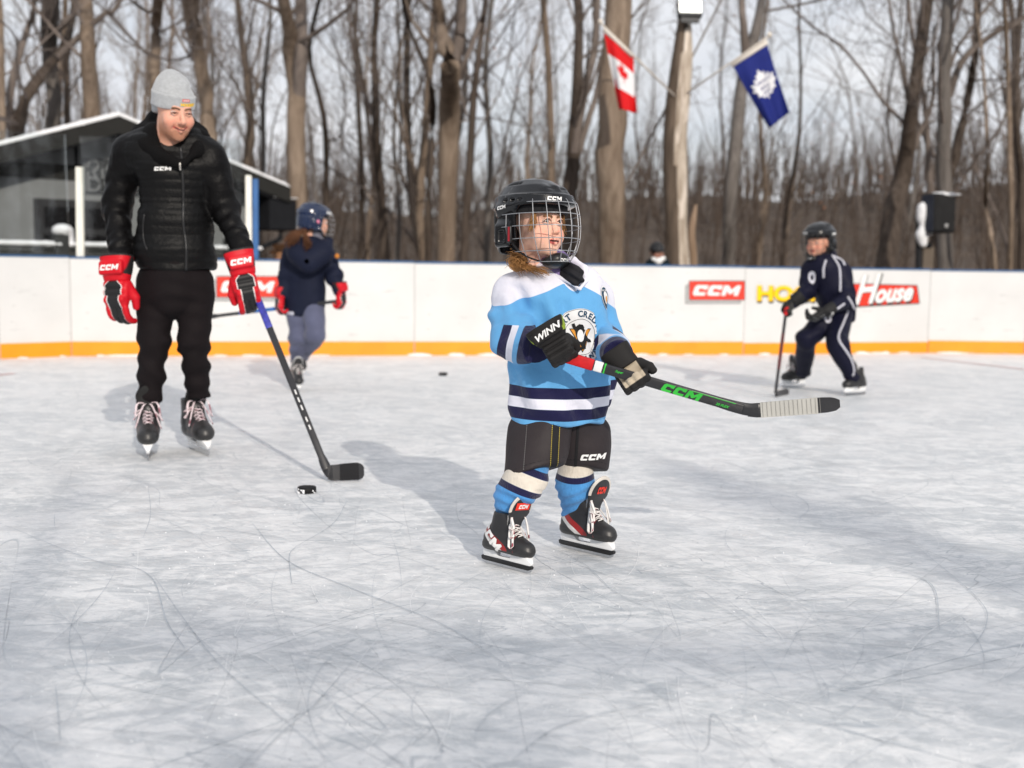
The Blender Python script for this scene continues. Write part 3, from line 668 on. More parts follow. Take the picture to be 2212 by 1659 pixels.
# ================================================================ PUCKS
m_puck = mat('puck_rubber', (.012, .012, .013), .55, var=.1, bump=[('vor', 300, .3, .001)])
def lathe(prof, n, O, m4=None):
    a = np.arange(n) * 2 * np.pi / n; V = np.array([[r * math.cos(x), r * math.sin(x), z] for r, z in prof for x in a])
    Fq = [(i * n + j, i * n + (j + 1) % n, (i + 1) * n + (j + 1) % n, (i + 1) * n + j) for i in range(len(prof) - 1) for j in range(n)] + [tuple(range(n))[::-1], tuple((len(prof) - 1) * n + j for j in range(n))]
    return (V + O if m4 is None else xf(m4, V)), Fq
pp = [(.034, 0), (.038, .003), (.0385, .022), (.036, .0252), (.030, .0258)]
q = G(663, 1064); p_ = Thing('hockey_puck', q, 'black puck on the ice beside the coach\'s stick blade', 'puck', 'black pucks'); part('rubber_disc', *lathe(pp, 40, q), m_puck, p_)
S = Sdf(.003); g = np.random.RandomState(1)
for k in range(16): an = g.uniform(3.4, 6.1); S.ell(q + A_(math.cos(an) * .0385, math.sin(an) * .0385, .004 + .008 * g.rand() * (k % 3)), (.005, .003, .004), k=.003)
V, Q = S.mesh(smooth=0); part('snow', V, Q, m_snow, p_)
q = G(957, 811); solo('hockey_puck', *lathe(pp, 24, q), m_puck, q, 'black puck far out on the ice near the boards', 'puck', 'black pucks')

# loose snow swept against the boards, and ice crumbs
g = np.random.RandomState(15); S = Sdf(.016)
for k in range(1, 6):
    a, b_ = BB[k], BB[k + 1]; n = nrm(np.cross(b_ - a, A_(0, 0, 1))); n = n if n[1] < 0 else -n; L_ = np.linalg.norm(b_ - a)
    for _ in range(int(L_ * 4)):
        p = a + (b_ - a) * g.rand() + n * .018; S.ell(p, (g.uniform(.04, .16), g.uniform(.018, .035), g.uniform(.006, .026)), k=.02)
V, Q = S.mesh(); props(part('snow_ridge', V, Q, m_snow), label='thin loose snow swept against the foot of the boards', kind='stuff')
n = 1500; y = 1.4 + 6 * g.rand(n) ** 1.3; x = g.uniform(-.46, .46, n) * y; r = g.uniform(.0012, .0034, n); c = np.stack([x, y, r * .3], 1)
T4 = A_([1, 0, -.4], [-.5, .87, -.4], [-.5, -.87, -.4], [0, 0, .7]); V = (c[:, None] + T4[None] * r[:, None, None] * g.uniform(.6, 1.4, (n, 4, 1))).reshape(-1, 3); Fq = np.array([(0, 1, 3), (1, 2, 3), (2, 0, 3)]); Q = (Fq[None] + 4 * np.arange(n)[:, None, None]).reshape(-1, 3)
props(part('ice_crumbs', V, Q, m_snow, smooth=False), label='tiny ice crumbs scattered over the rink', kind='stuff')
# ================================================================ TREES
def barkmat(name, c1, c2, sc=9, pale=None):
    m, t, b = newmat(name); L = t.links.new; tc = N(t, 'ShaderNodeTexCoord')
    mp = N(t, 'ShaderNodeMapping'); mp.inputs['Scale'].default_value = (1, 1, .16); L(tc.outputs['Object'], mp.inputs[0])
    n = N(t, 'ShaderNodeTexNoise', i_Scale=float(sc), i_Detail=8.0, i_Roughness=.65, i_Distortion=.6); L(mp.outputs[0], n.inputs[0])
    mr = N(t, 'ShaderNodeMapRange'); L(n.outputs[0], mr.inputs[0]); mr.inputs[1].default_value = .32; mr.inputs[2].default_value = .68
    c = mixc(t, mr.outputs[0], c1, c2)
    if pale:
        mp2 = N(t, 'ShaderNodeMapping'); mp2.inputs['Scale'].default_value = (1, 1, .22); L(tc.outputs['Object'], mp2.inputs[0])
        n2 = N(t, 'ShaderNodeTexNoise', i_Scale=pale[1], i_Detail=5.0, i_Distortion=.8); L(mp2.outputs[0], n2.inputs[0]); c = mixc(t, step(t, n2.outputs[0], pale[2], .02), c, pale[0])
    L(c, b.inputs['Base Color']); b.inputs['Roughness'].default_value = .9; b.inputs['Specular IOR Level'].default_value = .15
    bp = N(t, 'ShaderNodeBump', i_Strength=.9, i_Distance=.03); L(n.outputs[0], bp.inputs['Height']); L(bp.outputs[0], b.inputs['Normal'])
    return m
B_TAN = barkmat('bark_tan', (.135, .098, .072), (.30, .235, .18)); B_DARK = barkmat('bark_dark', (.045, .034, .028), (.12, .095, .078)); B_GREY = barkmat('bark_grey', (.10, .088, .080), (.21, .19, .175))
B_TWIG = barkmat('bark_twig', (.12, .098, .088), (.25, .21, .185)); B_TWIGL = barkmat('bark_twig_pale', (.18, .14, .11), (.30, .24, .19))
def kids(P, Rr, n, ratio, ang, g, t0=.3, t1=1., up=.25, npt=6, wander=.16, rs=.55, rmin=.004):
    B, m, _ = P.shape; Ln = np.linalg.norm(np.diff(P, axis=1), axis=2).sum(1)
    par = np.repeat(np.arange(B), n); K = len(par); t = t0 + (t1 - t0) * (np.tile(np.arange(n), B) + g.rand(K)) / n
    f = t * (m - 1) * .999; i = f.astype(int); u = (f - i)[:, None]
    base = P[par, i] * (1 - u) + P[par, i + 1] * u; T = P[par, i + 1] - P[par, i]; T /= np.maximum(1e-9, np.linalg.norm(T, axis=1, keepdims=True))
    r0 = (Rr[par, i] * (1 - u[:, 0]) + Rr[par, i + 1] * u[:, 0])
    q = g.normal(size=(K, 3)); q -= (q * T).sum(1, keepdims=True) * T; q /= np.linalg.norm(q, axis=1, keepdims=True)
    a = (ang * g.uniform(.65, 1.35, K))[:, None]; d = np.cos(a) * T + np.sin(a) * q; d[:, 2] += up * .4; d /= np.linalg.norm(d, axis=1, keepdims=True)
    L_ = Ln[par] * ratio * g.uniform(.55, 1.25, K) * (1.15 - .55 * t); st = (L_ / (npt - 1))[:, None]
    pts = [base]
    for k in range(npt - 1):
        pts.append(pts[-1] + d * st); d = d + g.normal(size=(K, 3)) * wander + A_(0, 0, up * .22); d /= np.linalg.norm(d, axis=1, keepdims=True)
    rr = np.minimum(r0 * rs * g.uniform(.6, 1.1, K), .03 * L_ + .004); rr = np.maximum(rr, rmin)
    return np.stack(pts, 1), np.maximum(rr[:, None] * np.linspace(1, .3, npt)[None] ** 1.0, rmin * .6)
def crown(P, Rr, spec, g):
    out = []; P, Rr = P, Rr
    for s in spec:
        P, Rr = kids(P, Rr, g=g, **s); out.append((P, Rr))
    return out
def tmesh(levels, sides):
    V, Q, n = [], [], 0
    for (P, Rr), s in zip(levels, sides):
        v, q = tubes(P, Rr, s); V.append(v); Q.append(q + n); n += len(v)
    return np.concatenate(V), np.concatenate(Q)
m_leaf = mat('withered_leaf', srgb(178, 120, 84), .8, var=.3, vscale=2)
def leaves(tips, n, g, sz=.035):
    c = tips[g.randint(0, len(tips), n)] + g.normal(size=(n, 3)) * .05; a = g.normal(size=(n, 3)); b = g.normal(size=(n, 3)); a /= np.linalg.norm(a, axis=1, keepdims=True); b = np.cross(a, b); b /= np.linalg.norm(b, axis=1, keepdims=True)
    s = sz * g.uniform(.6, 1.3, (n, 1)); V = np.stack([c - a * s, c - b * s * .5, c + a * s, c + b * s * .5], 1).reshape(-1, 3); return V, np.arange(4 * n).reshape(-1, 4)
def tree(name, label, px, wpx, Yd, bark, seed, zt=12., spec=None, t0=.3, fork=None, twig=None, leaf=0, group='bare trees behind the rink'):
    """px: surveyed points of the trunk from low to high; wpx widths; continues up to zt and down into the ground"""
    g = np.random.RandomState(seed); pts = [W(x, y, Yd + .25 * k * g.normal()) for k, (x, y) in enumerate(px)]; rad = [w * Yd / F / 2 for w in wpx]
    d = nrm(pts[0] - pts[1]); gz = float(hgt(pts[0][0], Yd)) - .25; base = pts[0] + (pts[0] - pts[1]) / max(.3, pts[1][2] - pts[0][2]) * (pts[0][2] - gz) * .6; base[2] = gz
    pts.insert(0, base); rad.insert(0, rad[0] * 1.12)
    if pts[-1][2] < zt:
        d = nrm(pts[-1] - pts[-2]); d = nrm(d + A_(0, 0, .5)); n_ = 3; rem = zt - pts[-1][2]
        for k in range(n_): d = nrm(d + g.normal(size=3) * .07); pts.append(pts[-1] + d * rem / n_); rad.append(rad[len(px)] * (1 - .24 * (k + 1)))
    P = curve(pts, 22); ll = np.r_[0, np.cumsum(np.linalg.norm(np.diff(np.array(pts), axis=0), axis=1))]; Rr = np.interp(np.linspace(0, len(pts) - 1, 22), np.arange(len(pts)), rad)
    P[1:-1] += g.normal(size=(20, 3)) * A_(.02, .02, 0) * (Rr[1:-1, None] / .2)
    th = Thing(name, P[0] * A_(1, 1, 1), label, 'tree', group)
    sides = 14; V, Q = tubes(P, Rr, sides); nn = len(V); ang = np.tile(np.arange(sides), 22)
    V = V + (V - np.repeat(P, sides, 0)) * (wob(V, 3.0, seed, st=(1, 1, .25)) * .10)[:, None]
    part('trunk', V, Q, bark, th)
    main = [(P[None], Rr[None])]; lv = []
    P0, R0 = P[None], Rr[None]
    if fork:
        for fp, fw in fork:
            fpts = [W(x, y, Yd + .15 * g.normal()) for x, y in fp]; d = nrm(nrm(fpts[-1] - fpts[-2]) + A_(0, 0, .6))
            rem = max(0, zt - fpts[-1][2]); r_ = [w * Yd / F / 2 for w in fw]
            if rem > .5: fpts += [fpts[-1] + d * rem * .5, fpts[-1] + d * rem]; r_ += [r_[-1] * .7, r_[-1] * .4]
            FP = curve(fpts, 22); FR = np.interp(np.linspace(0, len(fpts) - 1, 22), np.arange(len(fpts)), r_)
            lv.append((FP[None], FR[None], 8)); P0 = np.concatenate([P0, FP[None]]); R0 = np.concatenate([R0, FR[None]])
    spec = spec or [dict(n=10, ratio=.30, ang=.75, t0=t0, up=.35, rs=.34, npt=8), dict(n=6, ratio=.42, ang=.7, t0=.15, up=.3, npt=6, rs=.48), dict(n=5, ratio=.45, ang=.7, t0=.15, up=.2, npt=5, rmin=.0035), dict(n=3, ratio=.5, ang=.7, t0=.2, up=.1, npt=4, rmin=.003)]
    C = crown(P0, R0, spec, g); C = [(a.astype(np.float32), r) for a, r in C]
    V, Q = tmesh([(a, r) for a, r, s in lv] + C, [s for a, r, s in lv] + [6, 4, 3, 3, 3][:len(C)])
    cr = part('crown', V, Q, twig or B_TWIG, th)
    if leaf:
        tips = C[-1][0][:, -1]; tips = tips[tips[:, 2] < 7]; V, Q = leaves(tips, leaf, g); part('withered_leaves', V, Q, m_leaf, th, cr, smooth=False)
    return th
T = tree
T('bare_tree', 'tan trunk cut by the left edge of the picture', [(4, 560), (6, 300), (-2, 0)], [16, 15, 13], 19, B_TAN, 1)
T('bare_tree', 'dark leaning tree in the top left corner with crossing limbs', [(20, 560), (30, 330), (62, 200), (150, 70)], [34, 32, 24, 16], 20, B_DARK, 2, fork=[([(30, 330), (22, 200), (60, 60), (75, 0)], [22, 18, 12, 10]), ([(62, 210), (120, 130), (225, 30), (260, 0)], [16, 15, 12, 10])], t0=.3)
T('bare_tree', 'grey trunk rising behind the left slope of the hut roof', [(122, 560), (118, 280), (108, 100), (112, 0)], [42, 40, 36, 36], 21, B_GREY, 3, t0=.4)
T('bare_tree', 'straight brown trunk rising just left of the hut ridge', [(205, 560), (196, 240), (190, 100), (185, 0)], [36, 34, 30, 28], 20, B_TAN, 4, t0=.35, leaf=40)
T('bare_tree', 'brown trunk rising behind the coach\'s grey knit hat', [(340, 560), (334, 250), (336, 80), (340, 0)], [28, 27, 24, 23], 22, B_TAN, 5, t0=.35, leaf=60)
T('bare_tree', 'curving tan trunk just right of the coach\'s hat', [(470, 560), (450, 300), (440, 180), (420, 60), (412, 0)], [48, 36, 32, 28, 30], 18.5, B_TAN, 6, t0=.4, fork=[([(440, 170), (452, 60), (448, 0)], [10, 9, 7])])
T('bare_tree', 'thick twin tan trunk above the girl in the navy coat', [(652, 585), (645, 450), (641, 250), (634, 130), (610, 0)], [52, 46, 40, 38, 26], 19, B_TAN, 7, t0=.5, fork=[([(640, 280), (650, 130), (650, 0)], [24, 30, 26])])
T('bare_tree', 'slim dark trunk in the gap right of the thick twin trunk', [(700, 575), (705, 400), (700, 250), (668, 120), (690, 0)], [14, 12, 11, 9, 8], 23, B_DARK, 8, t0=.2)
T('bare_tree', 'dark trunk with rising limbs midway between the twin trunk and the forked trunk', [(832, 575), (822, 400), (812, 250), (808, 100), (815, 0)], [22, 20, 17, 16, 14], 24, B_DARK, 9, t0=.2, fork=[([(815, 270), (770, 150), (750, 0)], [9, 8, 6])])
T('bare_tree', 'slim brown trunk just left of the dark limbed tree', [(778, 575), (782, 400), (775, 250), (768, 100), (770, 0)], [12, 11, 10, 9, 8], 27, B_DARK, 10, t0=.15)
T('bare_tree', 'forked tan trunk left of the black helmet', [(963, 580), (966, 400), (972, 230), (968, 130), (952, 60), (943, 0)], [38, 40, 46, 36, 27, 24], 18, B_TAN, 11, t0=.6, fork=[([(980, 150), (992, 80), (998, 0)], [28, 26, 24]), ([(990, 170), (1010, 120), (1040, 40), (1050, 0)], [16, 12, 10, 9])])
T('bare_tree', 'dark slim trunk touching the left side of the forked tan trunk', [(925, 580), (928, 400), (935, 260), (930, 180), (885, 60), (870, 0)], [18, 17, 14, 12, 10, 8], 21, B_DARK, 12, t0=.25)
T('bare_tree', 'dark leaning trunk directly behind the black helmet', [(1000, 580), (1010, 400), (1025, 200), (1050, 0)], [20, 19, 15, 12], 20, B_DARK, 13, t0=.3)
T('bare_tree', 'thin brown trunk over the top of the black helmet', [(1187, 575), (1190, 400), (1188, 200), (1172, 0)], [18, 16, 14, 12], 24, B_TAN, 14, t0=.25, leaf=50)
T('bare_tree', 'dark multi-stemmed tree left of the red and white flag', [(1222, 575), (1232, 400), (1245, 250), (1250, 120), (1246, 0)], [40, 34, 28, 22, 20], 19.5, B_DARK, 15, t0=.3, fork=[([(1240, 330), (1262, 200), (1285, 100), (1290, 0)], [18, 18, 16, 14]), ([(1235, 380), (1270, 260), (1298, 150)], [14, 14, 10])])
T('bare_tree', 'thick straight tan maple trunk behind the red and white flag', [(1317, 590), (1320, 400), (1325, 200), (1332, 0)], [52, 52, 54, 58], 16.5, B_TAN, 16, t0=.55, fork=[([(1322, 415), (1345, 395), (1368, 370)], [9, 8, 5])])
T('bare_tree', 'grey trunk forking above the blue flag', [(1572, 580), (1580, 400), (1600, 200), (1618, 120), (1638, 50), (1645, 0)], [30, 30, 28, 30, 23, 20], 20, B_GREY, 17, t0=.6, fork=[([(1612, 150), (1606, 50), (1602, 0)], [20, 16, 15])])
T('bare_tree', 'dark leaning tree left of the black speaker', [(1930, 470), (1950, 380), (1972, 200), (2005, 0)], [44, 38, 26, 24], 21, B_DARK, 18, t0=.25, fork=[([(1968, 250), (1945, 130), (1920, 0)], [11, 9, 6])])
T('bare_tree', 'straight grey trunk rising above the black speaker', [(2040, 480), (2038, 300), (2040, 130), (2048, 0)], [30, 28, 24, 24], 19, B_GREY, 19, t0=.3, fork=[([(2050, 210), (2080, 130), (2150, 70), (2250, 0)], [16, 15, 12, 10])])
T('bare_tree', 'dark tree with curving limbs just right of the grey trunk', [(2030, 480), (2062, 340), (2090, 220), (2110, 60)], [26, 22, 18, 14], 22, B_DARK, 20, t0=.15, fork=[([(2010, 430), (2000, 250), (1985, 150), (1960, 0)], [16, 12, 10, 8])], leaf=60)
T('bare_tree', 'slim pale sapling stem right of the speaker', [(2150, 590), (2140, 500), (2128, 440), (2132, 330), (2120, 100)], [12, 10, 8, 8, 6], 17, B_TAN, 21, t0=.3)
T('bare_tree', 'thin tan trunk close to the right edge', [(2182, 590), (2184, 400), (2178, 200), (2170, 0)], [12, 11, 10, 9], 18, B_TAN, 22, t0=.3)
T('bare_tree', 'darker thin trunk against the right edge', [(2208, 590), (2206, 400), (2196, 250), (2204, 0)], [16, 15, 13, 12], 20, B_DARK, 23, t0=.2)
T('bare_tree', 'grey slim trunk between the girl\'s helmet and the forked trunk', [(856, 575), (862, 450), (850, 300), (862, 100)], [10, 10, 8, 6], 26, B_GREY, 24, t0=.15)
T('bare_tree', 'slim leaning sapling left of the boy in navy', [(1690, 580), (1700, 450), (1722, 330), (1730, 200)], [12, 10, 9, 6], 27, B_DARK, 25, t0=.15, leaf=40)
# dead tree that carries the floodlight and the two flags
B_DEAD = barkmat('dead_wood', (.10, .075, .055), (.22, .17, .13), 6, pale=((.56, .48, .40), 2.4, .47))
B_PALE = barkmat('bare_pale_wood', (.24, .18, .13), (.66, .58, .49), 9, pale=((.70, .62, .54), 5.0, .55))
g = np.random.RandomState(30); dpx = [(1464, 585), (1462, 480), (1458, 350), (1464, 220), (1474, 110), (1480, 38)]; dY = 16.0
P = curve([W(1464, 700, dY)] + [W(x, y, dY) for x, y in dpx], 40); P[0, 2] = -.1
dt = Thing('dead_tree', P[0], 'dead pale trunk carrying the floodlight, its bark half gone', 'tree')
Rr = np.interp(np.linspace(0, 6, 40), range(7), [.155, .15, .14, .15, .135, .115, .085]); V, Q = tubes(P, Rr, 28); Pr = np.repeat(P, 28, 0)
V = V + (V - Pr) * (wob(V, 9, 30, st=(1, 1, .3)) * .22)[:, None]
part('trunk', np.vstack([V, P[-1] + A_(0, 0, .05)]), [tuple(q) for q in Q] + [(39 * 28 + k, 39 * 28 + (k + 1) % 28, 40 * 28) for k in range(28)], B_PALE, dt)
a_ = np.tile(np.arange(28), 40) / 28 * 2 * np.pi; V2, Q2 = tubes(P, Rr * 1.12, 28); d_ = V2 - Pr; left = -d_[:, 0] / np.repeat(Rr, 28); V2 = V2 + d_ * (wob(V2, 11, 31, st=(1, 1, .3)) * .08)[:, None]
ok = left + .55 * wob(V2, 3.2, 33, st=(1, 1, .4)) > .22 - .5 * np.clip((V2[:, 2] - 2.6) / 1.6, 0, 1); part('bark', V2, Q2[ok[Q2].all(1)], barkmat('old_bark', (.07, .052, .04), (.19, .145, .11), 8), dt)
ln = curve([W(1497, 700, 16.3), W(1497, 560, 16.3), W(1494, 500, 16.3), W(1503, 442, 16.3)], 18); ln[0, 2] = -.1; V, Q = tubes(ln, np.interp(np.linspace(0, 1, 18), [0, .8, 1], [.062, .05, .02]), 12)
solo('broken_stump', V, Q, barkmat('rotten_wood', (.22, .15, .10), (.42, .31, .23), 6), ln[0], 'thin broken orange-brown stump beside the dead pale trunk', 'stump')
# woods farther off: copies of six trees
protos = []
for k in range(6):
    g = np.random.RandomState(100 + k); P = curve(np.cumsum(np.r_[[A_(0, 0, -.3)], g.normal(size=(6, 3)) * A_(.22, .22, 0) + A_(0, 0, 2.2)], 0), 18)[None]; r_ = .10 + .05 * g.rand(); Rr = np.linspace(r_, .03, 18)[None]
    C = crown(P, Rr, [dict(n=14, ratio=.34, ang=.62, t0=.1, up=.45, npt=7, rs=.5), dict(n=6, ratio=.42, ang=.65, t0=.12, up=.3, npt=5), dict(n=5, ratio=.5, ang=.65, t0=.15, up=.2, npt=4, rmin=.0055), dict(n=3, ratio=.5, ang=.7, t0=.2, up=.1, npt=3, rmin=.005)], g)
    tv, tq = tubes(P, Rr, 8); cv, cq = tmesh(C, [4, 3, 3, 3]); protos.append((mkmesh('trunk', tv, tq), mkmesh('crown', cv, cq)))
g = np.random.RandomState(77); n_ = 0
lab = ['slim dark bare tree in the woods behind the rink', 'slim tan bare tree in the woods behind the rink', 'slim grey bare tree in the woods behind the rink']
made = {}
def far_tree(x, y, z, sc, rot, kind, k, near=False):
    key = (k, kind); 
    if key not in made:
        tm, cm = protos[k][0].copy(), protos[k][1].copy(); tm.materials.append((B_DARK, B_TAN, B_GREY)[kind]); cm.materials.append((B_TWIG, B_TWIGL, B_TWIG)[kind]); made[key] = (tm, cm)
    e = link(bpy.data.objects.new('bare_tree', None)); e.location = (x, y, z); e.rotation_euler = (0, 0, rot); e.scale = (sc * 1.0, sc * 1.0, sc)
    props(e, lab[kind], 'tree', ('dark', 'tan', 'grey')[kind] + ' trees in the woods behind the rink')
    for nm, me in zip(('trunk', 'crown'), made[key]): o = link(bpy.data.objects.new(nm, me)); o.parent = e
for i in range(48):
    y = 23 + 42 * g.rand() ** 1.15; x = g.uniform(-.52, .56) * y
    if -5 < x < -1 and y < 24: continue
    vx = CX + x / y * F
    if 1640 < vx < 1900 and y < 34: continue            # the open sky above the blue flag
    sc = g.uniform(.55, 1.15) * (.62 if 1640 < vx < 1900 else 1)
    far_tree(x, y, float(hgt(x, y)), sc, g.uniform(0, 6.3), g.choice([0, 0, 1, 1, 2]), g.randint(6))
# brush and saplings: one thicket nobody could count
def thicket(n, y0, y1, h0, h1, seed, r, xr=.62, pw=1., tw=(5, 3)):
    g = np.random.RandomState(seed); y = y0 + (y1 - y0) * g.rand(n) ** pw; x = g.uniform(-xr, xr, n) * y; h = g.uniform(h0, h1, n) * g.uniform(.5, 1.2, n)
    b = np.stack([x, y, hgt(x, y)], 1); d = np.stack([g.normal(size=n) * .13, g.normal(size=n) * .13, np.ones(n)], 1)
    s = np.linspace(0, 1, 6); P = b[:, None] + d[:, None] * (h[:, None] * s)[..., None] + np.cumsum(g.normal(size=(n, 6, 3)) * A_(.035, .035, 0), 1) * h[:, None, None] * .5
    Rr = (r * g.uniform(.5, 1.6, n))[:, None] * np.linspace(1, .3, 6)
    C = crown(P, Rr, [dict(n=tw[0], ratio=.38, ang=.6, t0=.25, up=.4, npt=4, rmin=.005, rs=.6), dict(n=tw[1], ratio=.5, ang=.7, t0=.2, up=.2, npt=3, rmin=.004)], g)
    return tmesh([(P, Rr)] + C, [4, 3, 3])
B_BR = barkmat('brush_bark', (.055, .041, .033), (.125, .093, .073), 3)
V, Q = thicket(1000, 19, 60, 1.4, 3.2, 5, .018, pw=.8); props(part('undergrowth', V, Q, B_BR), label='brown leafless undergrowth filling the woods behind the rink', kind='stuff')
V, Q = thicket(1700, 58, 100, 2.5, 4.8, 6, .045, xr=.60, tw=(7, 4)); props(part('distant_woods', V, Q, barkmat('distant_bark', (.075, .058, .049), (.135, .107, .09), 2)), label='far hillside wood of bare grey-brown trees', kind='stuff')
V, Q = thicket(110, 66, 108, 7, 12, 7, .07, xr=.60, tw=(12, 5)); props(part('distant_tree_line', V, Q, barkmat('tree_line_bark', (.12, .10, .09), (.21, .175, .155), 2)), label='far line of tall bare trees on the rise', kind='stuff')
def woods_round(n, seed):
    g = np.random.RandomState(seed); an = g.uniform(-.62, math.pi + .62, n) + math.pi; rr_ = g.uniform(24, 50, n); x = np.cos(an) * rr_; y = np.sin(an) * rr_ - 4; h = g.uniform(5, 11, n) * np.clip(rr_ / 38, .6, 1.1)
    b = np.stack([x, y, x * 0 - .05], 1); d = np.stack([g.normal(size=n) * .06, g.normal(size=n) * .06, np.ones(n)], 1); s = np.linspace(0, 1, 6)
    P = b[:, None] + d[:, None] * (h[:, None] * s)[..., None] + np.cumsum(g.normal(size=(n, 6, 3)) * A_(.02, .02, 0), 1) * h[:, None, None] * .5; Rr = g.uniform(.06, .2, n)[:, None] * np.linspace(1, .3, 6)
    C = crown(P, Rr, [dict(n=9, ratio=.36, ang=.6, t0=.2, up=.4, npt=4, rmin=.02, rs=.6), dict(n=4, ratio=.5, ang=.7, t0=.2, up=.2, npt=3, rmin=.016)], g); return tmesh([(P, Rr)] + C, [5, 3, 3])
V, Q = woods_round(640, 21); props(part('surrounding_woods', V, Q, B_BR), label='bare woods on the other sides of the rink', kind='stuff')
# trees behind the photographer: they throw the long soft shadows over the near ice
LIMB = []
def shade_tree(gx, gy, dist, r, seed, zt=11, nb=9, lean=0):
    """shadow runs through the ice point (gx,gy); the tree stands dist metres towards the sun"""
    s = nrm(A_(sd[0], sd[1], 0)); b = A_(gx, gy, 0) + s * dist; g = np.random.RandomState(seed)
    P = curve(np.cumsum(np.r_[[b + A_(0, 0, -.2)], g.normal(size=(5, 3)) * A_(.18, .18, 0) + A_(lean, 0, zt / 5)], 0), 22)[None]; Rr = np.linspace(r, r * .4, 22)[None]
    th = Thing('bare_tree', b, 'tall bare tree behind the photographer, seen only by its shadow', 'tree', 'trees behind the photographer'); V, Q = tubes(P, Rr, 12); part('trunk', V, Q, B_TAN, th)
    C = crown(P, Rr, [dict(n=nb, ratio=.30, ang=.8, t0=.5, up=.05, npt=8, rs=.65), dict(n=6, ratio=.5, ang=.7, t0=.15, up=.25, npt=6, rs=.7), dict(n=6, ratio=.5, ang=.7, t0=.15, up=.2, npt=5, rmin=.008), dict(n=5, ratio=.5, ang=.7, t0=.15, up=.1, npt=4, rmin=.006)], g)
    if seed == 41: C = [(LP, LR)] + crown(LP, LR, [dict(n=8, ratio=.25, ang=.5, t0=.1, up=0, npt=6, rs=.6), dict(n=6, ratio=.5, ang=.7, t0=.15, up=0, npt=5)], g) + C
    V, Q = tmesh(C, [6, 5, 4, 3, 3, 3, 3][:len(C)]); part('crown', V, Q, B_TWIG, th)
SH = [((2212, 1170), 17, .36, 41, 8.6, 6, 0), ((2000, 1300), 15, .24, 42, 7.4, 6, 0), ((150, 1610), 13, .32, 44, 6.5, 20, 0)]
q = G(2212, 1170); s_ = nrm(A_(sd[0], sd[1], 0)); lb = A_(q[0], q[1], 0) + s_ * 17 + A_(0, 0, 7.15); gq = np.random.RandomState(61)
LP = curve([lb + A_(.2, 0, -.5), lb + A_(-.5, 0, 0), lb + A_(-1.7, -.1, .03), lb + A_(-2.9, .1, -.05), lb + A_(-3.9, 0, .08)], 22)[None]; LR = np.linspace(.12, .05, 22)[None]  # unseen limb added so its shadow lays a level band across the ice
for (x, y), dist, r, sdn, zt, nb, ln_ in SH: q = G(x, y); shade_tree(q[0], q[1], dist, r, sdn, zt, nb, ln_)
# ================================================================ FLOODLIGHT, FLAGS, SPEAKER
m_lens = mat('floodlight_lens', (.9, .9, .85), .4, var=0, emit=(1., 1., .93, 2.2)); m_met = mat('dark_metal', (.03, .032, .036), .45, metal=.3)
fl = Thing('floodlight', W(1487, 40, 15.8), 'lit white floodlight on top of the dead trunk', 'floodlight')
c = W(1491, 14, 15.75); fm = frame(c, A_(1, .05, 0), A_(0, .25, 1)); part('housing', *bevel(box((-.16, -.01, -.13), (.16, .10, .12), fm), .012, 2), m_met, fl, smooth=False)
part('lens', *bevel(box((-.145, -.018, -.085), (.145, -.008, .095), fm), .004, 1), m_lens, fl, smooth=False)
part('bracket', *merge(box((-.12, .03, -.2), (.12, .07, -.125), fm), tube1([xf(fm, A_(0, .05, -.2))[0], W(1481, 60, 15.95)], .03, 8)), m_met, fl, smooth=False)
m_pole = mat('flag_pole', srgb(214, 206, 196), .5); m_fred, m_fwhite, m_fblue = mat('flag_red', srgb(206, 22, 28), .8, var=.04), mat('flag_white', (.74, .74, .76), .8, var=.03), mat('flag_blue', srgb(26, 38, 112), .8, var=.06)
def leaf_poly(s=1.):
    h = [(0, 1.0), (.12, .76), (.30, .86), (.22, .40), (.44, .62), (.50, .50), (.74, .55), (.66, .34), (.76, .28), (.42, .0), (.48, -.12), (.04, -.06), (.05, -.5)]
    return [(x * s, y * s) for x, y in h] + [(-x * s, y * s) for x, y in h[::-1][:-1]]
